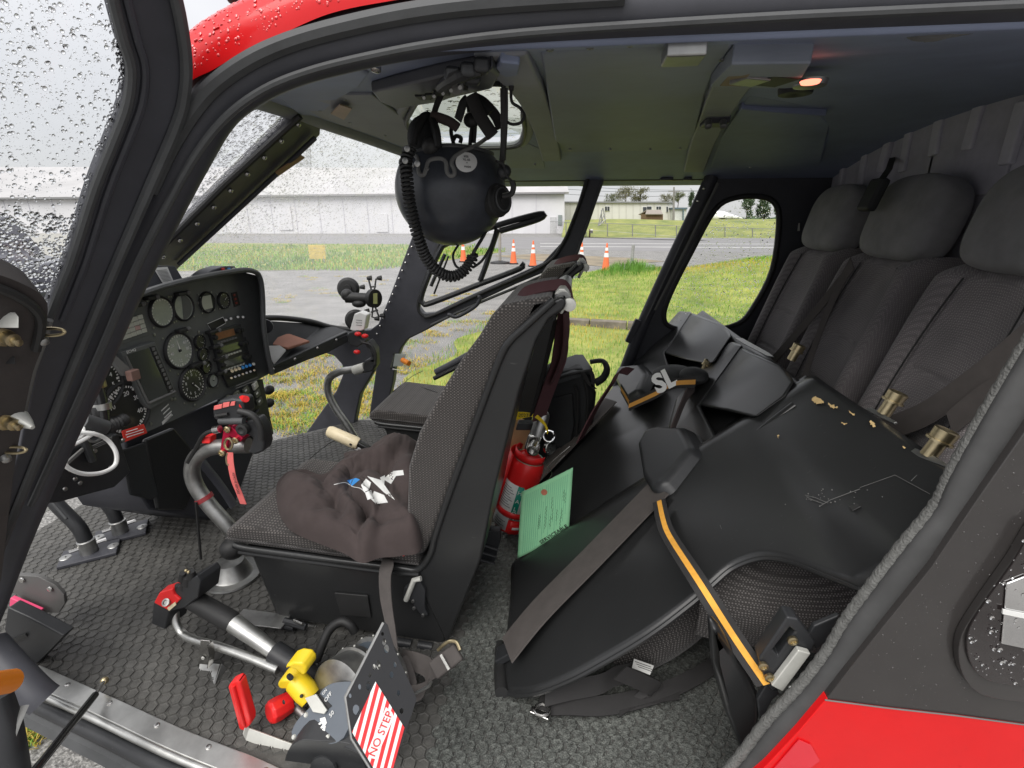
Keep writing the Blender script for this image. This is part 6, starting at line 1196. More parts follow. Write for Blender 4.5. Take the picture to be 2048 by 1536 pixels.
MB().tube(spline([Y(946, 535, 1.17), Y(965, 520, 1.18), Y(985, 485, 1.19), Y(992, 455, 1.22)], 5), .0035, 6).build('lead', M['rubberb'], cc); MB().tube(spline([Y(918, 488, 1.22), Y(906, 510, 1.18), Y(912, 532, 1.16), Y(928, 540, 1.15)], 5), .003, 6).build('lead', M['rubberb'], cc)
for q in ((816, 298), (812, 322), (836, 328)): MB().lathe(Y(*q, 1.055), (0, -1, 0), [(0, .006), (.006, .006), (.007, .003)], 12).build('connector', M['alud'], cc)
# headset leads and overhead console
oc = thing('overhead_console', 'dark switch console on the ceiling above the helmet', 'console', CE(870, 150))
plate('housing', [CE(*q, -.004) for q in [(742, 160), (880, 122), (985, 100), (1000, 118), (985, 150), (880, 178), (790, 198), (758, 182)]], (0, 0, -.024), M['frame'], oc, bevel=.006)
plate('switch_plate', [CE(*q, -.026) for q in [(764, 196), (800, 216), (880, 204), (968, 172), (958, 150), (860, 176)]], (0, 0, .012), M['rib'], oc, bevel=.002)
for a, b in ((866, 190), (884, 184), (900, 178), (918, 172), (846, 193)): sw_ = MB().obox(CE(a, b, -.030), ((1, 0, 0), (0, 1, 0), (0, 0, 1)), (.026, .036, .007)).build('switch_block', M['rubberb'], oc, bevel=.001); MB().tube([CE(a, b, -.034), CE(a + 2, b + 3, -.046)], .003, 8).build('toggle', M['alud'], sw_)
for a, b in ((905, 150), (935, 142), (962, 132), (945, 156)): MB().obox(CE(a, b, -.034), ((.9, .3, 0), (-.3, .9, 0), (0, 0, 1)), (.024, .024, .02)).build('jack_box', M['plastic'], oc, bevel=.006)
MB().lathe(CE(912, 172, -.034), (.3, -.8, -.5), [(0, .012), (.008, .012), (.009, .008), (.006, 0)], 18).build('map_light', M['trim'], oc)
MB().tube(spline([CE(880, 176, -.04), CE(900, 160, -.09), CE(930, 150, -.06), CE(960, 140, -.05)], 5), .008, 8).build('cable', M['rubberb'], oc)
hl = thing('headset_leads', 'two black headset leads hanging from the ceiling jack right of the helmet', 'cable', CE(1010, 110))
plate('jack_plate', [CE(*q, -.002) for q in [(985, 112), (1000, 92), (1040, 96), (1036, 124), (1010, 130)]], (0, 0, -.02), M['ceil'], hl, bevel=.004)
for a, b in ((1006, 112), (1022, 116)): MB().tube(spline([Y(a, b, 1.10), Y(a, b + 30, 1.10), Y(a + 1, b + 66, 1.10)], 4), [.016, .015, .014, .013, .012, .010, .007, .005, .004], 10).build('plug', M['rubberb'], hl)
MB().tube(spline([Y(1006, 176, 1.10), Y(1007, 230, 1.11), Y(1006, 300, 1.13), Y(1003, 330, 1.15)], 5), .006, 8).build('lead', M['rubberb'], hl); MB().tube(spline([Y(1012, 176, 1.10), Y(1012, 240, 1.11), Y(1008, 320, 1.14)], 5), .004, 8).build('lead', M['rubberb'], hl)
MB().tube(spline([Y(1022, 180, 1.10), Y(1024, 204, 1.10), Y(1040, 216, 1.10), Y(1048, 232, 1.10), Y(1040, 246, 1.10), Y(1022, 248, 1.11), Y(1010, 240, 1.12)], 6), .003, 8).build('lead', M['rubberb'], hl)
# ================================================================== INSTRUMENT PANEL
PX = -1.30
ip = thing('instrument_panel', 'dark instrument panel full of dials and radios under a black hood', 'instrument panel', X(330, 900, PX))
def I(x, y, d=0): return X(x, y, PX + d)
pout = [(150, 655), (258, 603), (290, 582), (400, 558), (490, 545), (514, 551), (521, 580), (524, 640), (531, 690), (539, 748), (480, 778), (420, 806), (345, 842), (250, 884), (110, 952), (50, 960), (50, 760)]
plate('face', [I(*q) for q in pout], (-.02, 0, 0), M['panel'], ip, bevel=.002)
hoodp = spl2([(120, 668), (200, 626), (262, 596), (330, 572), (410, 553), (480, 541), (508, 543), (520, 556), (525, 590), (527, 650), (534, 700), (544, 748)], 5)
hb_ = MB(); hb_.strip([I(*q, -.12) for q in hoodp], [I(*q, .065) for q in hoodp]); hb_.build('hood', M['frame'], ip, solid=.006)
MB().tube([I(*q, .065) for q in hoodp], .010, 8).build('hood_rim', M['rubber'], ip)
kz = .0021
def rad(rx): return rx * .00205
XN = V((1, 0, 0)); YY = V((0, 1, 0)); ZZ = V((0, 0, 1))
def gauge(x, y, r, face='dial', ticks=12, nums=None, hand=None, bez='rubberb', nm='gauge'):
    c = I(x, y, .001); R0 = rad(r)
    g = MB().lathe(c, XN, [(0, R0 * 1.12), (.006, R0 * 1.10), (.010, R0 * 1.02), (.007, R0 * .96), (.004, R0 * .95)], 28).build(nm, M[bez], ip)
    MB().lathe(c, XN, [(.0005, R0 * .95), (.0045, R0 * .95), (.0046, 0)], 28).build('dial_face', M[face], g)
    def at_(a, q, h=.0052): return c + XN * h + (YY * math.sin(a) + ZZ * math.cos(a)) * (q * R0)
    if ticks:
        t = MB()
        for i in range(ticks):
            a = i / ticks * 2 * math.pi; w = (YY * math.cos(a) - ZZ * math.sin(a)) * R0 * (.028 if i % 5 else .045); p, q = at_(a, .90), at_(a, .76 if i % 5 == 0 else .82)
            t.add([p - w, p + w, q + w, q - w], [(0, 1, 2, 3)])
        t.build('tick_marks', M['inkw'] if face != 'dialg' else M['label'], g, smooth=0)
    if nums:
        for i, s in enumerate(nums): text('numeral', s, at_(nums[s] if isinstance(nums, dict) else i / len(nums) * 2 * math.pi, .60, .005), YY, ZZ, R0 * .25, M['inkw'], g, lift=.0004)
    if hand is not None:
        p, q = at_(hand, -.12, .0065), at_(hand, .70, .0065); w = (YY * math.cos(hand) - ZZ * math.sin(hand)) * R0 * .05
        MB().prism([p - w, p + w, q], XN * .001).build('pointer', M['inkw'], g); MB().lathe(c + XN * .005, XN, [(0, R0 * .1), (.003, R0 * .09), (.003, 0)], 12).build('hub', M['rubberb'], g)
    for k in range(4):
        a = math.pi / 4 + k * math.pi / 2; MB().lathe(at_(a, 1.32, 0), XN, [(0, .0036), (.002, .003), (.002, 0)], 8).build('screw', M['alud'], g)
    return g
gauge(322, 624, 22, 'dialg', 24); ga = gauge(365, 614, 21, 'dialg', 0)
c = I(365, 614, .0062); MB().prism([c + (YY * math.sin(a) + ZZ * math.cos(a)) * rad(19.8) for a in np.linspace(.15, math.pi + .15, 20)], XN * .0006).build('dark_half', M['panel'], ga)
gc_ = gauge(413, 605, 17, 'dial', 0); MB().obox(I(413, 605, .006), (YY, ZZ, XN), (.052, .046, .002)).build('display', M['lcd'], gc_)
gauge(446, 601, 14, 'dial', 16, hand=.9)
gauge(357, 701, 28, 'dialg', 30, dict(zip(['60', '80', '10', '12', '40', '20'], (.9, 1.6, 2.4, 3.3, 4.6, 5.4))), -.15)
gauge(398, 684, 11.5, 'dial', 12, hand=2); gauge(405, 709, 11.5, 'dial', 12, hand=4); gauge(411, 734, 11, 'dial', 12, hand=1); gauge(424, 761, 11.5, 'dialg', 0, hand=.5)
gauge(384, 768, 27, 'dial', 30, ['0', '1', '2', '3', '4', '5', '6', '7', '8', '9'], 2.4)
gauge(250, 819, 38, 'dial', 50, {'10': -1.1, '20': .25, '30': 1.05, '40': 2.0}, None); gauge(196, 768, 34, 'dial', 40, {'5': 1.9, '4': 1.2}, None)
gy = gauge(174, 806, 24, 'dial', 24, hand=3.6)
for a0, a1, mm in ((.3, 1.3, 'teal'), (1.3, 1.7, 'yellow'), (1.7, 2.1, 'orangep')):
    aa = np.linspace(a0, a1, 8); c = I(174, 806, .0066); MB().strip([c + (YY * math.sin(a) + ZZ * math.cos(a)) * rad(21.5) for a in aa], [c + (YY * math.sin(a) + ZZ * math.cos(a)) * rad(18.5) for a in aa]).build('colour_arc', M[mm], gy, smooth=0)
gauge(192, 846, 18, 'dial', 20)
# annunciator, navigation screen, radios
an_ = plate('annunciator', [I(*q, .003) for q in [(222, 686), (230, 652), (288, 630), (302, 668), (240, 690)]], (-.004, 0, 0), M['panel'], ip, bevel=.001)
for r in range(4):
    for k in range(6):
        a = I(228 + k * 10.4 + r * 2.6, 652 - k * 3.6 + r * 9.0, .005); MB().obox(a, (YY, ZZ, XN), (.0185, .0125, .004)).build('lamp_cell', M['offw'] if (r * 5 + k * 3) % 11 else mat('pinkish_cell', (.55, .36, .33), .5) if 'pinkish_cell' not in MATS else MATS['pinkish_cell'], an_, bevel=.0008)
nv = plate('navigation_unit', [I(*q, .022) for q in [(242, 704), (310, 683), (354, 790), (300, 818), (290, 806)]], (-.022, 0, 0), M['panel'], ip, bevel=.003)
plate('screen', [I(*q, .0235) for q in [(254, 710), (297, 696), (337, 786), (299, 803)]], (-.002, 0, 0), M['screen'], nv, bevel=0); plate('key_strip', [I(*q, .0245) for q in [(300, 694), (310, 692), (349, 784), (339, 788)]], (-.002, 0, 0), M['rubberb'], nv, bevel=0)
for i in range(11): t = i / 10; MB().obox(I(307 + 37 * t, 698 + 85 * t, .0255), (YY, ZZ, XN), (.010, .010, .003)).build('key', M['trim'], nv, bevel=.001)
MB().tube([I(*q, .024) for q in [(298, 806), (342, 787), (350, 783)]], .0045, 8).build('frame_edge', M['trim'], nv); MB().tube([I(*q, .024) for q in [(252, 712), (297, 806)]], .003, 8).build('frame_edge', M['trim'], nv)
text('lettering', 'ECHO', I(262, 702, .023), I(300, 690) - I(250, 705), ZZ, .012, M['inkw'], nv)
stk = [('radio', [(420, 664), (482, 648), (488, 676), (430, 694)], 'amber'), ('radio', [(430, 692), (492, 674), (497, 702), (438, 722)], 'screen'), ('radio', [(438, 721), (498, 702), (504, 727), (444, 748)], 'screen')]
for nm, q, sc3 in stk:
    r = plate(nm, [I(*p, .014) for p in q], (-.014, 0, 0), M['plastic'], ip, bevel=.0015); q0, q1, q2, q3 = [V((a, b, 0)) for a, b in q]
    def bl_2(u, v, d=.0145): p = q0.lerp(q1, u).lerp(q3.lerp(q2, u), v); return I(p.x, p.y, d)
    plate('display', [bl_2(.14, .16), bl_2(.74, .16), bl_2(.74, .62), bl_2(.14, .62)], (.0008, 0, 0), M[sc3], r, bevel=0)
    for u in (.06, .82, .93): MB().lathe(bl_2(u, .4), XN, [(0, .009), (.012, .008), (.013, 0)], 14).build('knob', M['rubberb'], r)
    for u in np.linspace(.16, .74, 7): MB().obox(bl_2(u, .82, .0155), (YY, ZZ, XN), (.012, .007, .003)).build('key', M['trim'] if sc3 == 'amber' else M['offw'], r, bevel=.001)
sp_n = plate('switch_panel', [I(*q, .010) for q in [(446, 748), (508, 728), (516, 752), (458, 775)]], (-.01, 0, 0), M['plastic'], ip, bevel=.001)
for i, mm in enumerate(('cream', 'cream', 'cream', 'blue', 'blue', 'blue', 'offw')):
    x, y = 462 + i * 7.2, 740 - i * 2.3; MB().tube([I(x, y, .012), I(x, y, .03) + V((0, .006, -.006))], [.004, .006], 8).build('toggle', M[mm], sp_n)
for i in range(7): x, y = 462 + i * 7.6, 756 - i * 2.6; MB().tube([I(x, y, .012), I(x + 1, y, .028)], [.0035, .0045], 8).build('toggle', M['alud' if i % 3 else 'cream'], sp_n)
tb_ = plate('outlined_placard', [I(*q, .002) for q in [(414, 648), (446, 634), (452, 646), (424, 662)]], (-.002, 0, 0), M['rubberb'], ip, bevel=.001); MB().tube([I(*q, .003) for q in [(414, 648), (446, 634), (452, 646), (424, 662)]], .0012, 5, closed=True).build('outline', M['inkw'], tb_)
for q in ((452, 640), (462, 637), (476, 634), (486, 634)): MB().tube([I(*q, .002), I(*q, .024)], .005, 8).build('toggle', M['alud'], ip)
rd_ = plate('digital_readout', [I(*q, .004) for q in [(463, 586), (474, 583), (481, 610), (470, 614)]], (-.004, 0, 0), M['rubberb'], ip, bevel=.001)
for i in range(3): MB().obox(I(469 + i * 2, 590 + i * 8, .005), (YY, ZZ, XN), (.012, .008, .002)).build('digit_window', mat('dim_red_digits', (.22, .03, .02), .4) if i == 0 else MATS['dim_red_digits'], rd_)
for a, b, ln in ((292, 598, 22), (352, 590, 24), (353, 663, 24), (412, 666, 26), (420, 696, 22), (428, 720, 24), (378, 733, 30), (430, 748, 20), (256, 614, 30)):
    MB().obox(I(a + ln / 2, b - ln * .12, .012), (YY, ZZ, XN), (rad(ln), .012, .022)).build('light_shroud', M['rubberb'], ip, bevel=.003); MB().ball(I(a + ln, b - ln * .22, .02), .0085, 8, 6).build('lamp_cap', M['trim'], ip)
for q in ((396, 606), (308, 669), (397, 664), (330, 779), (343, 799), (349, 798), (411, 776), (430, 768), (389, 810), (434, 771), (301, 848), (522, 763)): MB().lathe(I(*q), XN, [(0, .0052), (.002, .005), (.003, 0)], 10).build('screw', M['alud'], ip)
for i in range(4): MB().obox(I(330 + i * 3, 815 + i * 7, .001), (V((0, .95, .3)).normalized(), ZZ, XN), (.035 - .004 * (i % 2), .004, .001)).build('printed_line', M['inkw'], ip)
MB().obox(I(334, 838, .001), (V((0, .95, .3)).normalized(), ZZ, XN), (.045, .010, .001)).build('printed_bar', M['label'], ip)
rp2 = plate('red_placard', [I(*q, .045) for q in [(244, 862), (288, 848), (295, 866), (250, 884)]], (-.003, 0, 0), mat('red_placard', (.72, .05, .035), .5), ip, bevel=.001)
for i, (a, b) in enumerate(((.2, .7), (.12, .9), (.12, .88))): 
    p, q = I(244 + 44 * a + i * 2.4, 862 - 14 * a + 5 + i * 4.6, .0466), I(244 + 44 * b + i * 2.4, 862 - 14 * b + 5 + i * 4.6, .0466); MB().tube([p, q], .0013, 4).build('printed_line', M['inkw'], rp2)
# box, compass and annunciator on the hood
cb_ = thing('coaming_box', 'grey box with a printed placard on top of the instrument hood', 'box', I(320, 565, -.08))
plate('box', [I(*q, -.05) for q in [(262, 596), (280, 548), (300, 530), (352, 532), (372, 566)]], (-.10, 0, 0), M['frame'], cb_, bevel=.006); pc_ = plate('placard', [I(*q, -.046) for q in [(308, 536), (335, 534), (347, 562), (326, 566)]], (-.002, 0, 0), M['label'], cb_, bevel=0)
for i in range(9): p = I(313 + i * 1.6, 541 + i * 2.6, -.0445); q = I(334 + i * 1.2, 539.5 + i * 2.6, -.0445); MB().tube([p, q], .0007, 3).build('printed_line', M['trim'], pc_)
cp_ = thing('hood_annunciator', 'low black annunciator with red and blue dots behind the hood', 'annunciator', I(445, 548, -.1)); plate('wedge', [I(*q, -.07) for q in [(408, 552), (424, 540), (448, 532), (470, 532), (480, 546)]], (-.06, 0, 0), M['frame'], cp_, bevel=.004)
for x, mm in ((446, 'redp'), (458, 'blue'), (467, 'offw')): MB().obox(I(x, 538.5, -.066), (YY, ZZ, XN), (.014, .010, .006)).build('lamp', M[mm], cp_, bevel=.001)
MB().lathe(I(532, 652, -.02), V((.4, -.9, 0)), [(0, .03), (.01, .03), (.012, 0)], 16).build('vent', M['frame'], ip)
# ---- pedestal with keypad and lower structure
pe = thing('pedestal', 'black centre pedestal with keypad under the instrument panel', 'pedestal', Z(400, 1000, .66))
plate('column', [X(*q, -1.34) for q in [(250, 872), (345, 838), (440, 800), (520, 790), (510, 900), (470, 1010), (420, 1040), (300, 1020), (262, 960)]], (-.25, 0, 0), M['frame'], pe, bevel=.008)
plate('column_side', [X(*q, -1.30) for q in [(290, 880), (350, 855), (388, 900), (400, 960), (372, 1020), (318, 1020)]], (-.02, 0, 0), M['shell'], pe, bevel=.01)
plate('skirt', [X(*q, -1.30) for q in [(246, 900), (290, 885), (318, 990), (306, 1000), (262, 990)]], (-.01, 0, 0), M['nylon'], pe, bevel=.006)
MB().tube(spline([X(400, 920, -1.28), X(440, 970, -1.24), X(468, 1012, -1.2)], 4), .014, 8, flat=((0, 1, 0), 1.4, .5)).build('brace', M['frame'], pe)
kp_ = plate('keypad_panel', [X(*q, -1.275) for q in [(440, 800), (526, 758), (530, 780), (548, 868), (505, 892)]], (-.015, 0, 0), M['plastic'], pe, bevel=.003)
for r in range(6):
    for k in range(4 if r < 3 else 3):
        x, y = 456 + k * 18 + r * 4.6 + (10 if r >= 3 else 0), 800 - k * 9.6 + r * 15.5; kk = MB().obox(X(x, y, -1.268), (V((0, .93, .3)).normalized(), V((0, -.25, .96)), XN), (.030, .028, .010)).build('keypad_key', M['offw'] if (r == 0 and k == 3) else (mat('olive_key', (.11, .115, .09), .5) if (r == 0 and k == 0) else (MATS['olive_key'] if r < 3 else M['plastic'])), kp_, bevel=.002)
        if r < 3: MB().obox(X(x, y, -1.262), (V((0, .93, .3)).normalized(), V((0, -.25, .96)), XN), (.012, .006, .0016)).build('legend', M['inkw'], kk)
for q in ((538, 780), (538, 806)): MB().ball(X(*q, -1.29), (.02, .028, .02), 12, 8).build('side_knob', M['rubberb'], pe)
for i in range(2): MB().tube([X(472, 772 + i * 5, -1.27), X(516, 754 + i * 5, -1.27)], .0022, 5).build('slot_edge', M['trim'], pe)
lc = thing('lower_console', 'black lower console box at the left with printed lines', 'console', X(180, 985, -1.28))
plate('box', [X(*q, -1.26) for q in [(60, 930), (110, 905), (236, 866), (262, 945), (230, 975), (120, 1005), (60, 1010)]], (-.15, 0, 0), M['plastic'], lc, bevel=.006)
for i in range(3): MB().tube([X(182, 893 + i * 3.4, -1.255), X(224, 874 + i * 3.4, -1.255)], .0016, 4).build('printed_line', M['trim'], lc)
for q in ((190, 902), (246, 880), (140, 940), (150, 958), (220, 935), (130, 978), (160, 966)): MB().lathe(X(*q, -1.258), XN, [(0, .006), (.003, .005), (.004, 0)], 10).build('screw', M['alud'], lc)
MB().tube([X(168, 880, -1.25), X(185, 922, -1.25)], .010, 8).build('lever', M['plastic'], lc); MB().obox(X(150, 912, -1.25), (V((0, .9, .3)).normalized(), ZZ, XN), (.05, .008, .006)).build('bar', M['trim'], lc)
plate('glass_chin', [Z(76, 1020, .70), Z(126, 990, .72), Z(132, 1000, .70), Z(84, 1030, .68)], (0, 0, .004), M['offw'], lc, bevel=.001)
# standby bar, camera mount rods and white cable left of the panel
mt = thing('tablet_mount', 'black and steel mount arm in front of the left dials', 'mount', X(200, 860, -1.2))
plate('grey_bar', [X(*q, -1.24) for q in [(212, 706), (220, 700), (262, 738), (254, 752), (248, 752)]], (-.012, 0, 0), M['trim'], mt, bevel=.002); MB().obox(X(266, 750, -1.23), (YY, ZZ, XN), (.03, .03, .02)).build('bar_clip', mat('brown_clip', (.20, .12, .10), .5), mt, bevel=.003)
MB().tube([X(186, 768, -1.22), X(195, 800, -1.21), X(203, 845, -1.2)], [.022, .022, .020], 12).build('post', mat('gloss_post', (.02, .02, .02), .15, vary=0), mt); MB().tube([X(184, 755, -1.22), X(190, 775, -1.22)], .026, 12).build('sleeve', M['brass'], mt); MB().tube([X(200, 806, -1.205), X(202, 818, -1.205)], .024, 12).build('collar', M['alu'], mt)
MB().tube([X(160, 842, -1.19), X(206, 856, -1.19)], .022, 12).build('arm', M['rubber'], mt); MB().tube(spline([X(206, 856, -1.19), X(220, 850, -1.19), X(234, 846, -1.19), X(250, 838, -1.19)], 4), [.02, .016, .021, .015, .02, .015, .019, .016, .02, .014, .018, .018, .017], 12).build('ball_joint', M['rubberb'], mt)
MB().tube([X(190, 866, -1.18) + (YY * math.cos(t) * .022 + ZZ * math.sin(t) * .022) for t in np.linspace(0, 6.28, 17)[:-1]], .003, 6, closed=True).build('key_ring', M['trim'], mt)
wc = thing('white_cable', 'white charging cable looping below the left dials', 'cable', X(180, 940, -1.17))
MB().tube(spline([X(118, 870, -1.18), X(150, 862, -1.18), X(164, 852, -1.18), X(164, 870, -1.17), X(145, 882, -1.17), X(142, 874, -1.17), X(160, 866, -1.17), X(190, 868, -1.16), X(215, 880, -1.16), X(232, 905, -1.15), X(230, 930, -1.15), X(205, 945, -1.15), X(170, 948, -1.15), X(140, 938, -1.15), X(118, 918, -1.15), X(95, 890, -1.16)], 7), .0052, 8).build('cable', M['white'], wc)
MB().tube(spline([X(118, 900, -1.16), X(150, 888, -1.165), X(176, 874, -1.165), X(188, 866, -1.17)], 6), .0050, 8).build('cable', M['white'], wc)
# ---- pedals
def pedal(cx, cy, lab, arm):
    t = thing('rudder_pedal', lab, 'pedal', Z(cx, cy, .66), 'rudder pedal stems'); p = Z(cx, cy, .655)
    MB().obox(p + V((0, 0, .004)), ((.8, .6, 0), (-.6, .8, 0), (0, 0, 1)), (.16, .10, .012)).build('base_plate', M['frame'], t, bevel=.003)
    for s in (-1, 1): MB().lathe(p + V((.8, .6, 0)) * .065 * s + V((0, 0, .010)), (0, 0, 1), [(0, .018), (.002, .016), (.003, .004), (.006, .003)], 12).build('washer', M['alud'], t)
    MB().lathe(p, (-.05, 0, 1), [(0, .026), (.055, .026), (.058, .022), (.06, 0)], 18).build('clamp', M['alud'], t); MB().tube([p + V((-.03, -.04, .034)), p + V((.03, .04, .034))], .007, 8).build('clamp_bolt', M['steel'], t)
    q = [p + V((-.002, 0, .05)), p + V((-.015, 0, .11)), p + V((-.07, 0, .19)), p + V((-.11, .01, .25))]; MB().tube(spline(q, 5), .022, 12).build('stem', M['plastic'], t); MB().tube(spline([q[1], q[2]], 5), .0225, 12).build('sheath', M['alud'], t) if False else None
    MB().tube([q[3] + V((.01, .01, -.015)), q[3] + V((-.03, -.22, -.01)) if arm < 0 else q[3] + V((-.03, .24, .02))], .012, 10).build('pedal_bar', M['plastic'], t)
    MB().obox(q[2] + V((.022, -.005, -.01)), axes(q[3] - q[1]), (.01, .03, .08)).build('wear_patch', M['rubber'], t, bevel=.004)
pedal(181, 1108, 'pedal stem with steel clamp nearest the open door', -1); pedal(243, 1068, 'pedal stem with steel clamp farther from the open door', 1)
# ---- near cyclic stick
cy = thing('cyclic_stick', 'curved grey control stick with black grip in front of the near seat', 'control stick', Z(465, 1150, .655)); CYY = 1.22
MB().lathe(Z(466, 1150, .655), (0, 0, 1), [(0, .088), (.006, .086), (.008, .062), (.012, .058), (.055, .040), (.06, .0)], 28).build('base_cone', M['alud'], cy); MB().ball(Y(466, 1096, 1.18), (.038, .038, .034)).build('boot', M['rubberb'], cy)
MB().tube(spline([Y(480, 1082, CYY), Y(450, 1045, CYY), Y(420, 1012, CYY), Y(392, 972, CYY), Y(384, 938, CYY), Y(396, 910, CYY), Y(424, 896, CYY), Y(462, 892, CYY), Y(498, 891, CYY)], 6), .0225, 16).build('tube', M['alud'], cy)
MB().tube([Y(406, 993, CYY), Y(411, 1000, CYY)], .0265, 16).build('cable_tie', mat('dark_red_tie', (.25, .03, .035), .5), cy)
plate('clamp', [Y(*q, CYY - .03) for q in [(438, 905), (446, 856), (462, 852), (478, 868), (486, 878), (480, 886), (466, 880), (460, 874), (458, 880), (452, 908), (444, 912)]], (0, .06, 0), M['redan'], cy, bevel=.005)
for q in ((456, 858), (472, 880), (445, 905)): MB().lathe(Y(*q, CYY - .032), (0, -1, 0), [(0, .010), (.006, .010), (.008, .006), (.004, .004), (.004, 0)], 12).build('clamp_bolt', M['brass'], cy)
gp_ = plate('grip', [Y(*q, CYY - .045) for q in [(496, 840), (512, 838), (524, 856), (530, 890), (526, 904), (510, 910), (494, 906), (500, 892), (504, 876), (486, 866), (478, 858), (484, 850)]], (0, .045, 0), M['plastic'], cy, bevel=.012, seg=3)
gh_ = plate('grip_head', [Y(*q, CYY - .05) for q in [(424, 822), (436, 802), (462, 797), (486, 800), (490, 828), (478, 842), (438, 847), (427, 838)]], (0, .05, 0), M['plastic'], cy, bevel=.012, seg=3)
MB().tube(Ys([(432, 832), (456, 828)], CYY - .055), .005, 8).build('head_slot', M['rubberb'], gh_); MB().tube(Ys([(440, 842), (488, 842)], CYY - .05), .010, 10).build('head_rib', M['rubber'], gh_)
for q in ([(428, 812), (444, 808), (443, 817), (427, 820)], [(446, 806), (459, 804), (458, 813), (445, 816)], [(462, 804), (470, 803), (469, 811), (460, 812)]): plate('red_label', Ys(q, CYY - .0525), (0, .003, 0), M['pink'], gh_, bevel=.0006)
for q in ((486, 799), (480, 811)): MB().tube([Y(*q, CYY - .03), Y(q[0] + 6, q[1] - 1, CYY - .045)], [.012, .009], 10).build('button', M['redp'], gh_)
MB().tube(spline(Ys([(478, 822), (500, 828), (514, 840), (522, 858), (524, 880)], CYY - .055), 5), .009, 10).build('grip_cable', M['rubberb'], cy); MB().lathe(Y(488, 857, CYY - .05), (0, -1, 0), [(0, .018), (.012, .017), (.014, .010), (.010, .004), (.010, 0)], 16).build('grip_pivot', M['rubberb'], cy)
MB().obox(Y(418, 876, CYY), (_R, V((0, 1, 0)), _U), (.026, .03, .022)).build('red_cap', M['redp'], cy, bevel=.004); MB().tube(spline(Ys([(432, 862), (418, 864), (404, 874), (390, 900), (376, 925)], CYY - .02), 5), .006, 8).build('cable', M['rubberb'], cy); MB().tube(Ys([(428, 860), (440, 858)], CYY - .03), .011, 10).build('cable_nut', M['steel'], cy)
MB().tube(spline(Ys([(392, 1005), (396, 1050), (402, 1118)], CYY - .03), 4), .004, 6).build('hanging_tie', M['rubberb'], cy)
rg = thing('warning_ribbon', 'faded red ribbon hanging from a ring on the near control stick', 'ribbon', Y(478, 1005, 1.17)); MB().tube([Y(457 + 8 * math.cos(t), 888 + 11 * math.sin(t), 1.165) for t in np.linspace(0, 6.28, 15)[:-1]], .0034, 8, closed=True).build('ring', M['brass'], rg); MB().tube([Y(457 + 4 * math.cos(t), 918 + 12 * math.sin(t), 1.165) for t in np.linspace(0, 6.28, 15)[:-1]], .003, 8, closed=True).build('ring', M['brass'], rg)
MB().belt(spline(Ys([(460, 905), (462, 930), (468, 960), (478, 985), (487, 1008)], 1.162), 5), V((.022, -.004, .003)), .0015).build('webbing', M['pink'], rg)
rib_o = Y(472, 966, 1.158); text('lettering', 'REMOVE BEFORE', rib_o, Y(482, 1000, 1.158) - Y(464, 930, 1.158), _R, .009, M['ink'], rg, lift=.002 if True else 0)
# ---- far cyclic and the cream handled lever between the seats
fc = thing('far_cyclic_stick', 'curved steel control stick with white topped grip by the far seat', 'control stick', Y(700, 862, 2.05)); FCY = 2.08
MB().tube(spline([Y(712, 880, FCY), Y(694, 850, FCY), Y(670, 815, FCY), Y(656, 784, FCY), Y(658, 758, FCY), Y(678, 744, FCY), Y(705, 739, FCY), Y(728, 735, FCY)], 6), .017, 14).build('tube', M['alud'], fc); MB().tube(Ys([(708, 741), (730, 734)], FCY), .022, 14).build('sleeve', M['offw'], fc)
plate('grip', Ys([(722, 748), (728, 722), (742, 716), (738, 700), (728, 692), (736, 680), (750, 700), (752, 732), (744, 744)], FCY - .02), (0, .06, 0), M['plastic'], fc, bevel=.01); plate('grip_head', Ys([(692, 672), (698, 664), (716, 660), (722, 678), (730, 684), (712, 696), (696, 690)], FCY - .03), (0, .07, 0), M['plastic'], fc, bevel=.01)
plate('white_cap', Ys([(699, 660), (708, 628), (720, 624), (734, 630), (728, 660), (712, 664)], FCY - .02), (0, .05, 0), M['white'], fc, bevel=.006)
for i in range(3): MB().tube(Ys([(712, 640 + i * 5), (724, 641 + i * 5)], FCY - .0215), .0012, 4).build('printed_line', M['trim'], fc)
for q in ((716, 668), (730, 672), (714, 704)): MB().ball(Y(*q, FCY - .04), (.016, .012, .010)).build('button', M['redp'], fc)
MB().tube(spline(Ys([(724, 684), (742, 690), (751, 708), (750, 730)], FCY - .04), 4), .006, 8).build('grip_cable', M['rubberb'], fc)
cl_ = thing('far_lever', 'cream handled lever with black sleeve between the front seats', 'lever', Y(740, 905, 1.62)); MB().tube([Y(656, 862, 1.62), Y(662, 864, 1.62), Y(712, 886, 1.60), Y(717, 888, 1.60)], [.018, .023, .024, .020], 16).build('handle', M['cream'], cl_); MB().lathe(Y(701, 889, 1.575), (0, -1, 0), [(0, .005), (.002, .004), (.002, 0)], 10).build('handle_hole', M['rubberb'], cl_)
MB().tube(spline([Y(716, 886, 1.6), Y(738, 898, 1.6), Y(770, 920, 1.6), Y(800, 950, 1.6)], 5), .0135, 12).build('sleeve', mat('gloss_sleeve', (.014, .014, .014), .18, vary=.1, bump=.4, bscale=80), cl_); MB().tube([Y(712, 896, 1.63), Y(752, 912, 1.62)], .012, 8).build('foil', M['steel'], cl_)
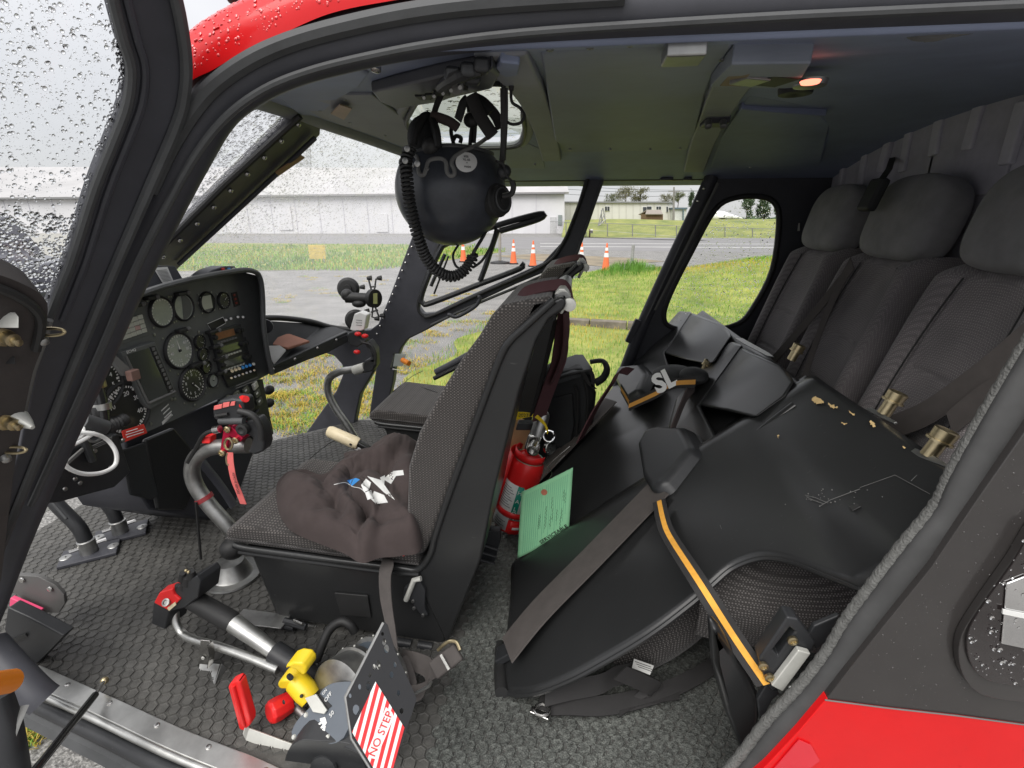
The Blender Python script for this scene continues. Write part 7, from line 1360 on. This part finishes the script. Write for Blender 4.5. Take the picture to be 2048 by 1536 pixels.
# ---- near collective
co = thing('collective_lever', 'collective lever with black grip, red switch box and silver tube beside the near seat', 'lever', Y(560, 1400, .88))
c1, c2, c3, c4 = Y(352, 1180, .97), Y(468, 1246, .93), Y(556, 1308, .895), Y(616, 1348, .87)
MB().tube([c1, c1.lerp(c2, .06), c2.lerp(c1, .05), c2], [.022, .0245, .0255, .022], 18).build('grip', M['rubberb'], co); MB().tube([c2, c3], [.023, .0185], 18).build('tube', M['alu'], co); MB().tube([c3 - (c4 - c3) * .12, c4], .0265, 18).build('sleeve', M['plastic'], co); MB().tube([c4, c4 + (c4 - c3) * .5], [.024, .02], 14).build('boot', M['rubberb'], co)
hb2 = plate('switch_box', [Y(*q, .93) for q in [(302, 1248), (306, 1206), (330, 1190), (366, 1166), (392, 1152), (400, 1164), (396, 1196), (370, 1216), (338, 1224), (330, 1260)]], (.015, .06, .0), M['plastic'], co, bevel=.004)
rt_ = plate('red_guard', [Y(*q, .924) for q in [(307, 1206), (318, 1186), (344, 1178), (348, 1190), (360, 1200), (338, 1222)]], (.004, .03, .002), M['redp'], co, bevel=.003); MB().lathe(Y(333, 1205, .92), V((0, -.7, .7)), [(0, .010), (.004, .010), (.005, .006), (.002, .005), (.002, 0)], 14).build('guard_nut', M['alud'], rt_); plate('guard_label', [Y(*q, .922) for q in [(334, 1216), (350, 1204), (352, 1210), (338, 1222)]], (0, .002, 0), M['cream'], rt_, bevel=0)
for a, b, r in ((366, 1158, .012), (376, 1166, .014), (384, 1154, .012), (368, 1176, .011), (356, 1182, .010)): MB().tube([Y(a, b, .94), Y(a - 1, b - 12, .935)], [r, r * .6], 10).build('hat_switch', M['rubberb'], hb2)
for q in ((372, 1141), (377, 1144)): MB().ball(Y(*q, .93), .0042).build('contact', M['brass'], hb2)
t_ = [Y(350, 1222, .96), Y(352, 1246, .95), Y(366, 1268, .94), Y(392, 1281, .92), Y(440, 1294, .90), Y(500, 1316, .88), Y(556, 1340, .86)]; MB().tube(spline(t_, 6), .0105, 14).build('guard_tube', M['alu'], co)
bkt = thing('clip_bracket', 'small folded steel bracket on the floor holding the silver guard tube', 'bracket', Z(418, 1362, .655))
plate('upright', [Y(*q, .885) for q in [(401, 1280), (419, 1282), (416, 1330), (396, 1328)]], (0, .004, 0), M['steel'], bkt, bevel=.001); MB().lathe(Y(406, 1316, .883), (0, -1, 0), [(0, .005), (.002, .004), (.002, 0)], 10).build('rivet', M['offw'], bkt)
plate('foot', [Y(391, 1366, .86), Y(428, 1369, .85), Y(440, 1328, .90), Y(400, 1324, .90)], (0, .002, -.003), M['alud'], bkt, bevel=.001); plate('side', [Y(428, 1369, .848), Y(442, 1328, .895), Y(447, 1332, .895), Y(458, 1340, .9), Y(434, 1364, .86)], (.003, 0, .002), M['alud'], bkt, bevel=.0008); MB().belt([Y(420, 1286, .88), Y(424, 1310, .88), Y(420, 1332, .89)], V((.004, .015, 0)), .002).build('spring', M['steel'], bkt)
fl_ = thing('flat_link', 'flat grey metal link running under the seat from the lever grip', 'link', Z(530, 1245, .66)); MB().belt([Z(476, 1232, .70), Z(572, 1244, .69)], V((.0, .05, 0)), .004).build('bar', M['alud'], fl_, bevel=.001); MB().tube([Z(568, 1242, .69), Z(612, 1254, .68)], .010, 8).build('clevis', M['plastic'], fl_); MB().tube([Z(588, 1240, .70), Z(605, 1248, .70)], .004, 8).build('pin', M['steel'], fl_)
# ---- quadrant with yellow and red levers
qd = thing('control_quadrant', 'control quadrant drum with grey plate and yellow levers beside the near seat', 'control quadrant', Z(660, 1560, .655))
q_o = Y(694, 1396, .80); qa = V((-.42, -.86, .28)).normalized()
MB().lathe(q_o - qa * .10, qa, [(0, .085), (0, .098), (.012, .098), (.014, .088), (.055, .088), (.057, .098), (.07, .098), (.072, .092), (.12, .092), (.125, .08), (.125, 0)], 40).build('drum', M['alud'], qd)
MB().lathe(q_o - qa * .083, qa, [(0, .0892), (.034, .0892)], 40).build('drum_band', mat('blue_grey_band', (.09, .11, .13), .5), qd)
for i in range(14):
    a = i / 14 * 6.28; x, y, z = axes(qa)
    for h in (-.094, -.036): MB().ball(q_o + qa * h + (x * math.cos(a) + y * math.sin(a)) * .098, .003, 6, 4).build('rivet', M['offw'], qd)
plp = V(Y(640, 1440, .735)); pN = V((-.30, -.62, .72)).normalized()
def qp(x, y, h=0): return onp(x, y, plp + pN * h, pN)
plate('cover_plate', [qp(*q) for q in spl2([(584, 1472), (592, 1444), (616, 1418), (634, 1396), (650, 1374), (676, 1364), (716, 1364), (732, 1372), (728, 1400), (694, 1462), (684, 1478), (662, 1488), (620, 1482)], 3, True)], -pN * .02, mat('slate_plate', (.105, .12, .14), .5, vary=.1), qd, bevel=.003)
for q in ((588, 1474), (656, 1474), (612, 1430)): MB().lathe(qp(*q), pN, [(0, .0055), (.003, .004), (.003, 0)], 10).build('screw', M['offw'], qd)
plate('slot', [qp(*q, .001) for q in [(626, 1398), (652, 1422), (664, 1412), (640, 1388)]], pN * .0008, M['rubberb'], qd, bevel=0)
for s, x, y, z in (('OFF', 657, 1394, .012), ('50', 664, 1428, .012), ('ON', 650, 1384, .008)): text('lettering', s, qp(x, y, .0006), qp(670, 1380) - qp(640, 1420), qp(640, 1400) - qp(660, 1430), z, M['inkw'], qd)
for q in ([(632, 1460), (640, 1456), (646, 1450), (640, 1440), (646, 1436), (652, 1438), (654, 1446), (648, 1454), (640, 1460)], [(637, 1448), (643, 1442), (640, 1437), (650, 1434), (652, 1437), (645, 1440), (647, 1444), (640, 1450)], [(648, 1454), (652, 1451), (650, 1462), (644, 1460)]): plate('emblem', [qp(*p, .0006) for p in q], pN * .0008, M['inkw'], qd, bevel=0)
bl_c = Y(650, 1540, .70); plate('base_cover', [Y(*q, .70) for q in spl2([(566, 1560), (572, 1510), (596, 1482), (640, 1482), (690, 1486), (715, 1500), (740, 1560)], 4)], (.02, .10, .03), M['plastic'], qd, bevel=.014, seg=3); plate('wing_cover', [qp(*q, -.012) for q in [(668, 1488), (700, 1440), (730, 1420), (744, 1500), (720, 1510)]], -pN * .02, M['plastic'], qd, bevel=.004)
MB().lathe(Y(648, 1536, .695), (0, -1, .3), [(0, .03), (.006, .028), (.008, 0)], 18).build('cover_boss', M['plastic'], qd)
yl = thing('yellow_lever', 'yellow winged lever standing on the control quadrant', 'lever', qp(640, 1415)); ya, yb = Y(586, 1352, .82), Y(612, 1384, .80)
MB().tube([Y(592, 1362, .815), yb, Y(622, 1396, .795)], [.026, .027, .024], 18).build('hub', M['yellow'], yl)
for q in ([(568, 1340), (572, 1330), (586, 1325), (604, 1328), (612, 1338), (612, 1348), (604, 1352), (594, 1342), (580, 1336)], [(553, 1368), (560, 1361), (574, 1360), (590, 1366), (592, 1376), (580, 1380), (560, 1380)]): plate('wing', [Y(*p, .80) for p in q], (.01, .035, .01), M['yellow'], yl, bevel=.006, seg=3)
MB().tube([Y(578, 1352, .80), Y(582, 1356, .79)], .006, 8).build('pivot_bolt', M['rubberb'], yl); plate('stem', [qp(*q, .004) for q in [(612, 1396), (634, 1388), (656, 1420), (650, 1428), (628, 1424)]], pN * .004, M['offw'], yl, bevel=.001); MB().ball(Y(603, 1392, .775), .004).build('stud', M['rubberb'], yl)
rk = thing('mixture_lever', 'red faceted knob beneath the yellow lever', 'knob', Y(572, 1403, .79)); MB().lathe(Y(580, 1404, .81), V((-.5, -.8, .2)), [(0, .024), (.03, .027), (.045, .026), (.05, .020), (.05, 0)], 9).build('knob', M['redp'], rk, bevel=.003); MB().lathe(Y(568, 1404, .765), V((-.5, -.8, .2)), [(0, .005), (.002, .004), (.002, 0)], 10).build('screw', M['rubberb'], rk); MB().tube([Y(590, 1412, .81), Y(616, 1436, .79)], .011, 10).build('stem', M['alud'], rk)
rv = thing('red_lever', 'red handled lever bent over the floor by the quadrant', 'lever', Y(540, 1490, .80)); plate('handle', [Y(*q, .735) for q in [(455, 1374), (460, 1368), (474, 1362), (480, 1366), (501, 1440), (501, 1450), (486, 1462), (478, 1460)]], (.004, .018, .006), M['redp'], rv, bevel=.004); MB().tube(Ys([(466, 1372), (488, 1452)], .733), .004, 8).build('handle_rib', M['redp'], rv)
MB().belt([Y(489, 1456, .735), Y(496, 1468, .735), Y(560, 1492, .725), Y(600, 1506, .72)], V((.004, .012, .022)), .004).build('bar', M['offw'], rv, bevel=.001)
hs2 = thing('corrugated_hose', 'black corrugated hose arching up behind the control quadrant', 'hose', Y(680, 1300, .97)); hp_ = spline([Y(632, 1322, .93), Y(645, 1288, .95), Y(660, 1258, .97), Y(682, 1243, .98), Y(700, 1250, .98), Y(710, 1264, .98)], 16)
MB().tube(hp_, [.0125 if i % 2 else .0105 for i in range(len(hp_))], 10).build('hose', M['rubberb'], hs2, smooth=180)
# ---- no step plate
NP = Y(769, 1243, .765); nA_, nB_ = Y(690, 1396, .675), Y(833, 1397, .705); nN = (nA_ - NP).cross(nB_ - NP).normalized(); nN = nN if nN.dot(C0 - NP) > 0 else -nN
def np_(x, y, h=0): return onp(x, y, NP + nN * h, nN)
ns = thing('no_step_plate', 'black perforated guard plate with red striped no step diamond', 'guard plate', np_(750, 1545))
hol = [(768, 1284, 4, 8), (773, 1298, 5, 9), (757, 1330, 5, 10), (748, 1334, 3, 6), (737, 1372, 5, 9), (719, 1374, 3, 6), (712, 1420, 7, 11), (790, 1330, 3, 6), (797, 1386, 3, 6), (803, 1422, 4, 6), (700, 1392, 3, 5), (765, 1268, 3, 4), (783, 1350, 4, 7), (740, 1350, 3, 5)]
plate('plate', [np_(*q) for q in [(768, 1243), (692, 1390), (690, 1398), (703, 1477), (748, 1550), (782, 1550), (833, 1400), (832, 1394), (790, 1300), (775, 1250)]], -nN * .003, mat('gloss_black_plate', (.016, .016, .017), .18, vary=.1), ns, [[np_(x + a * math.cos(t), y + b * math.sin(t)) for t in np.linspace(0, 6.28, 11)[:-1]] for x, y, a, b in hol], bevel=0)
MB().tube([np_(*q, -.002) for q in [(767, 1245), (691, 1394), (703, 1476), (746, 1545)]], .0032, 8).build('folded_edge', M['alud'], ns)
dia = [(751, 1363), (809, 1455), (784, 1545), (752, 1545), (704, 1464)]
def clip(poly, a, b, c):
    out = []
    for i in range(len(poly)):
        p, q = poly[i - 1], poly[i]; fp_, fq = a * p[0] + b * p[1] + c, a * q[0] + b * q[1] + c
        if (fp_ >= 0) != (fq >= 0): t = fp_ / (fp_ - fq); out.append((p[0] + (q[0] - p[0]) * t, p[1] + (q[1] - p[1]) * t))
        if fq >= 0: out.append(q)
    return out
plate('white_diamond', [np_(*q, .0006) for q in dia], nN * .0004, M['label'], ns, bevel=0)
for k in range(-6, 10):
    x0 = 700 + k * 14.6; s = clip(clip(dia, 1, .26, -(x0 + .26 * 1400)), -1, -.26, x0 + 7.6 + .26 * 1400)
    s = clip(s, .0, 1, -1340)
    if len(s) > 2: plate('red_stripe', [np_(*q, .0012) for q in s], nN * .0003, mat('sign_red', (.62, .025, .03), .5, vary=.04) if 'sign_red' not in MATS else MATS['sign_red'], ns, bevel=0)
plate('word_field', [np_(*q, .0018) for q in [(736, 1500), (772, 1414), (784, 1424), (788, 1434), (752, 1518), (742, 1516)]], nN * .0003, M['label'], ns, bevel=0)
xd_ = np_(779, 1424) - np_(744, 1508); text('lettering', 'NO STEP', np_(762, 1467, .0022), xd_, np_(730, 1450) - np_(762, 1467), .0195, MATS['sign_red'], ns)
# ---- phone mount on the far windshield
pm_ = thing('phone_mount', 'black suction phone mount with spring cradle on the far windshield', 'phone mount', ws(712, 660, -.05))
for q in ((697, 577), (712, 640)): MB().lathe(Y(*q, 2.42), V((.25, -.95, .1)), [(0, .055), (.010, .054), (.02, .042), (.022, .042), (.024, .02), (.04, .018), (.04, 0)], 24).build('suction_cup', M['rubberb'], pm_)
w0 = dq(Y(712, 600, 2.34)); PD = lambda x, y, dd=0: D(x, y, w0 + dd)
MB().tube([PD(692, 595), PD(740, 597)], .026, 12).build('arm', M['rubberb'], pm_); MB().ball(PD(694, 590), .03).build('ball', M['rubberb'], pm_); MB().ball(PD(718, 607), (.035, .03, .02)).build('thumb_screw', M['rubberb'], pm_); MB().tube([PD(718, 597), PD(718, 610)], .012, 8).build('screw_stem', M['rubberb'], pm_)
xh = MB().lathe(PD(748, 597), _R * .8 - _H * .5, [(-.015, .045), (.01, .045), (.012, 0)], 20).build('cradle_hub', M['rubberb'], pm_); MB().obox(PD(751, 597, -.02), (_R, _H, _U), (.02, .01, .05)).build('hub_label', mat('olive_label', (.16, .17, .05), .6), xh)
for q in ([(744, 585), (737, 558), (736, 556)], [(748, 585), (752, 558), (762, 556)], [(746, 610), (744, 634), (756, 637)], [(749, 610), (758, 634), (756, 637)], [(740, 574), (752, 573)], [(742, 624), (756, 620)]): MB().tube([PD(*p) for p in q], .0045, 6).build('cradle_arm', M['rubberb'], pm_)
for q in ((738, 556), (758, 556), (724, 574), (753, 637), (733, 622), (764, 631)): MB().tube([PD(q[0] - 4, q[1] + .5), PD(q[0] + 5, q[1])], [.008, .013], 8).build('cradle_tip', M['rubberb'], pm_)
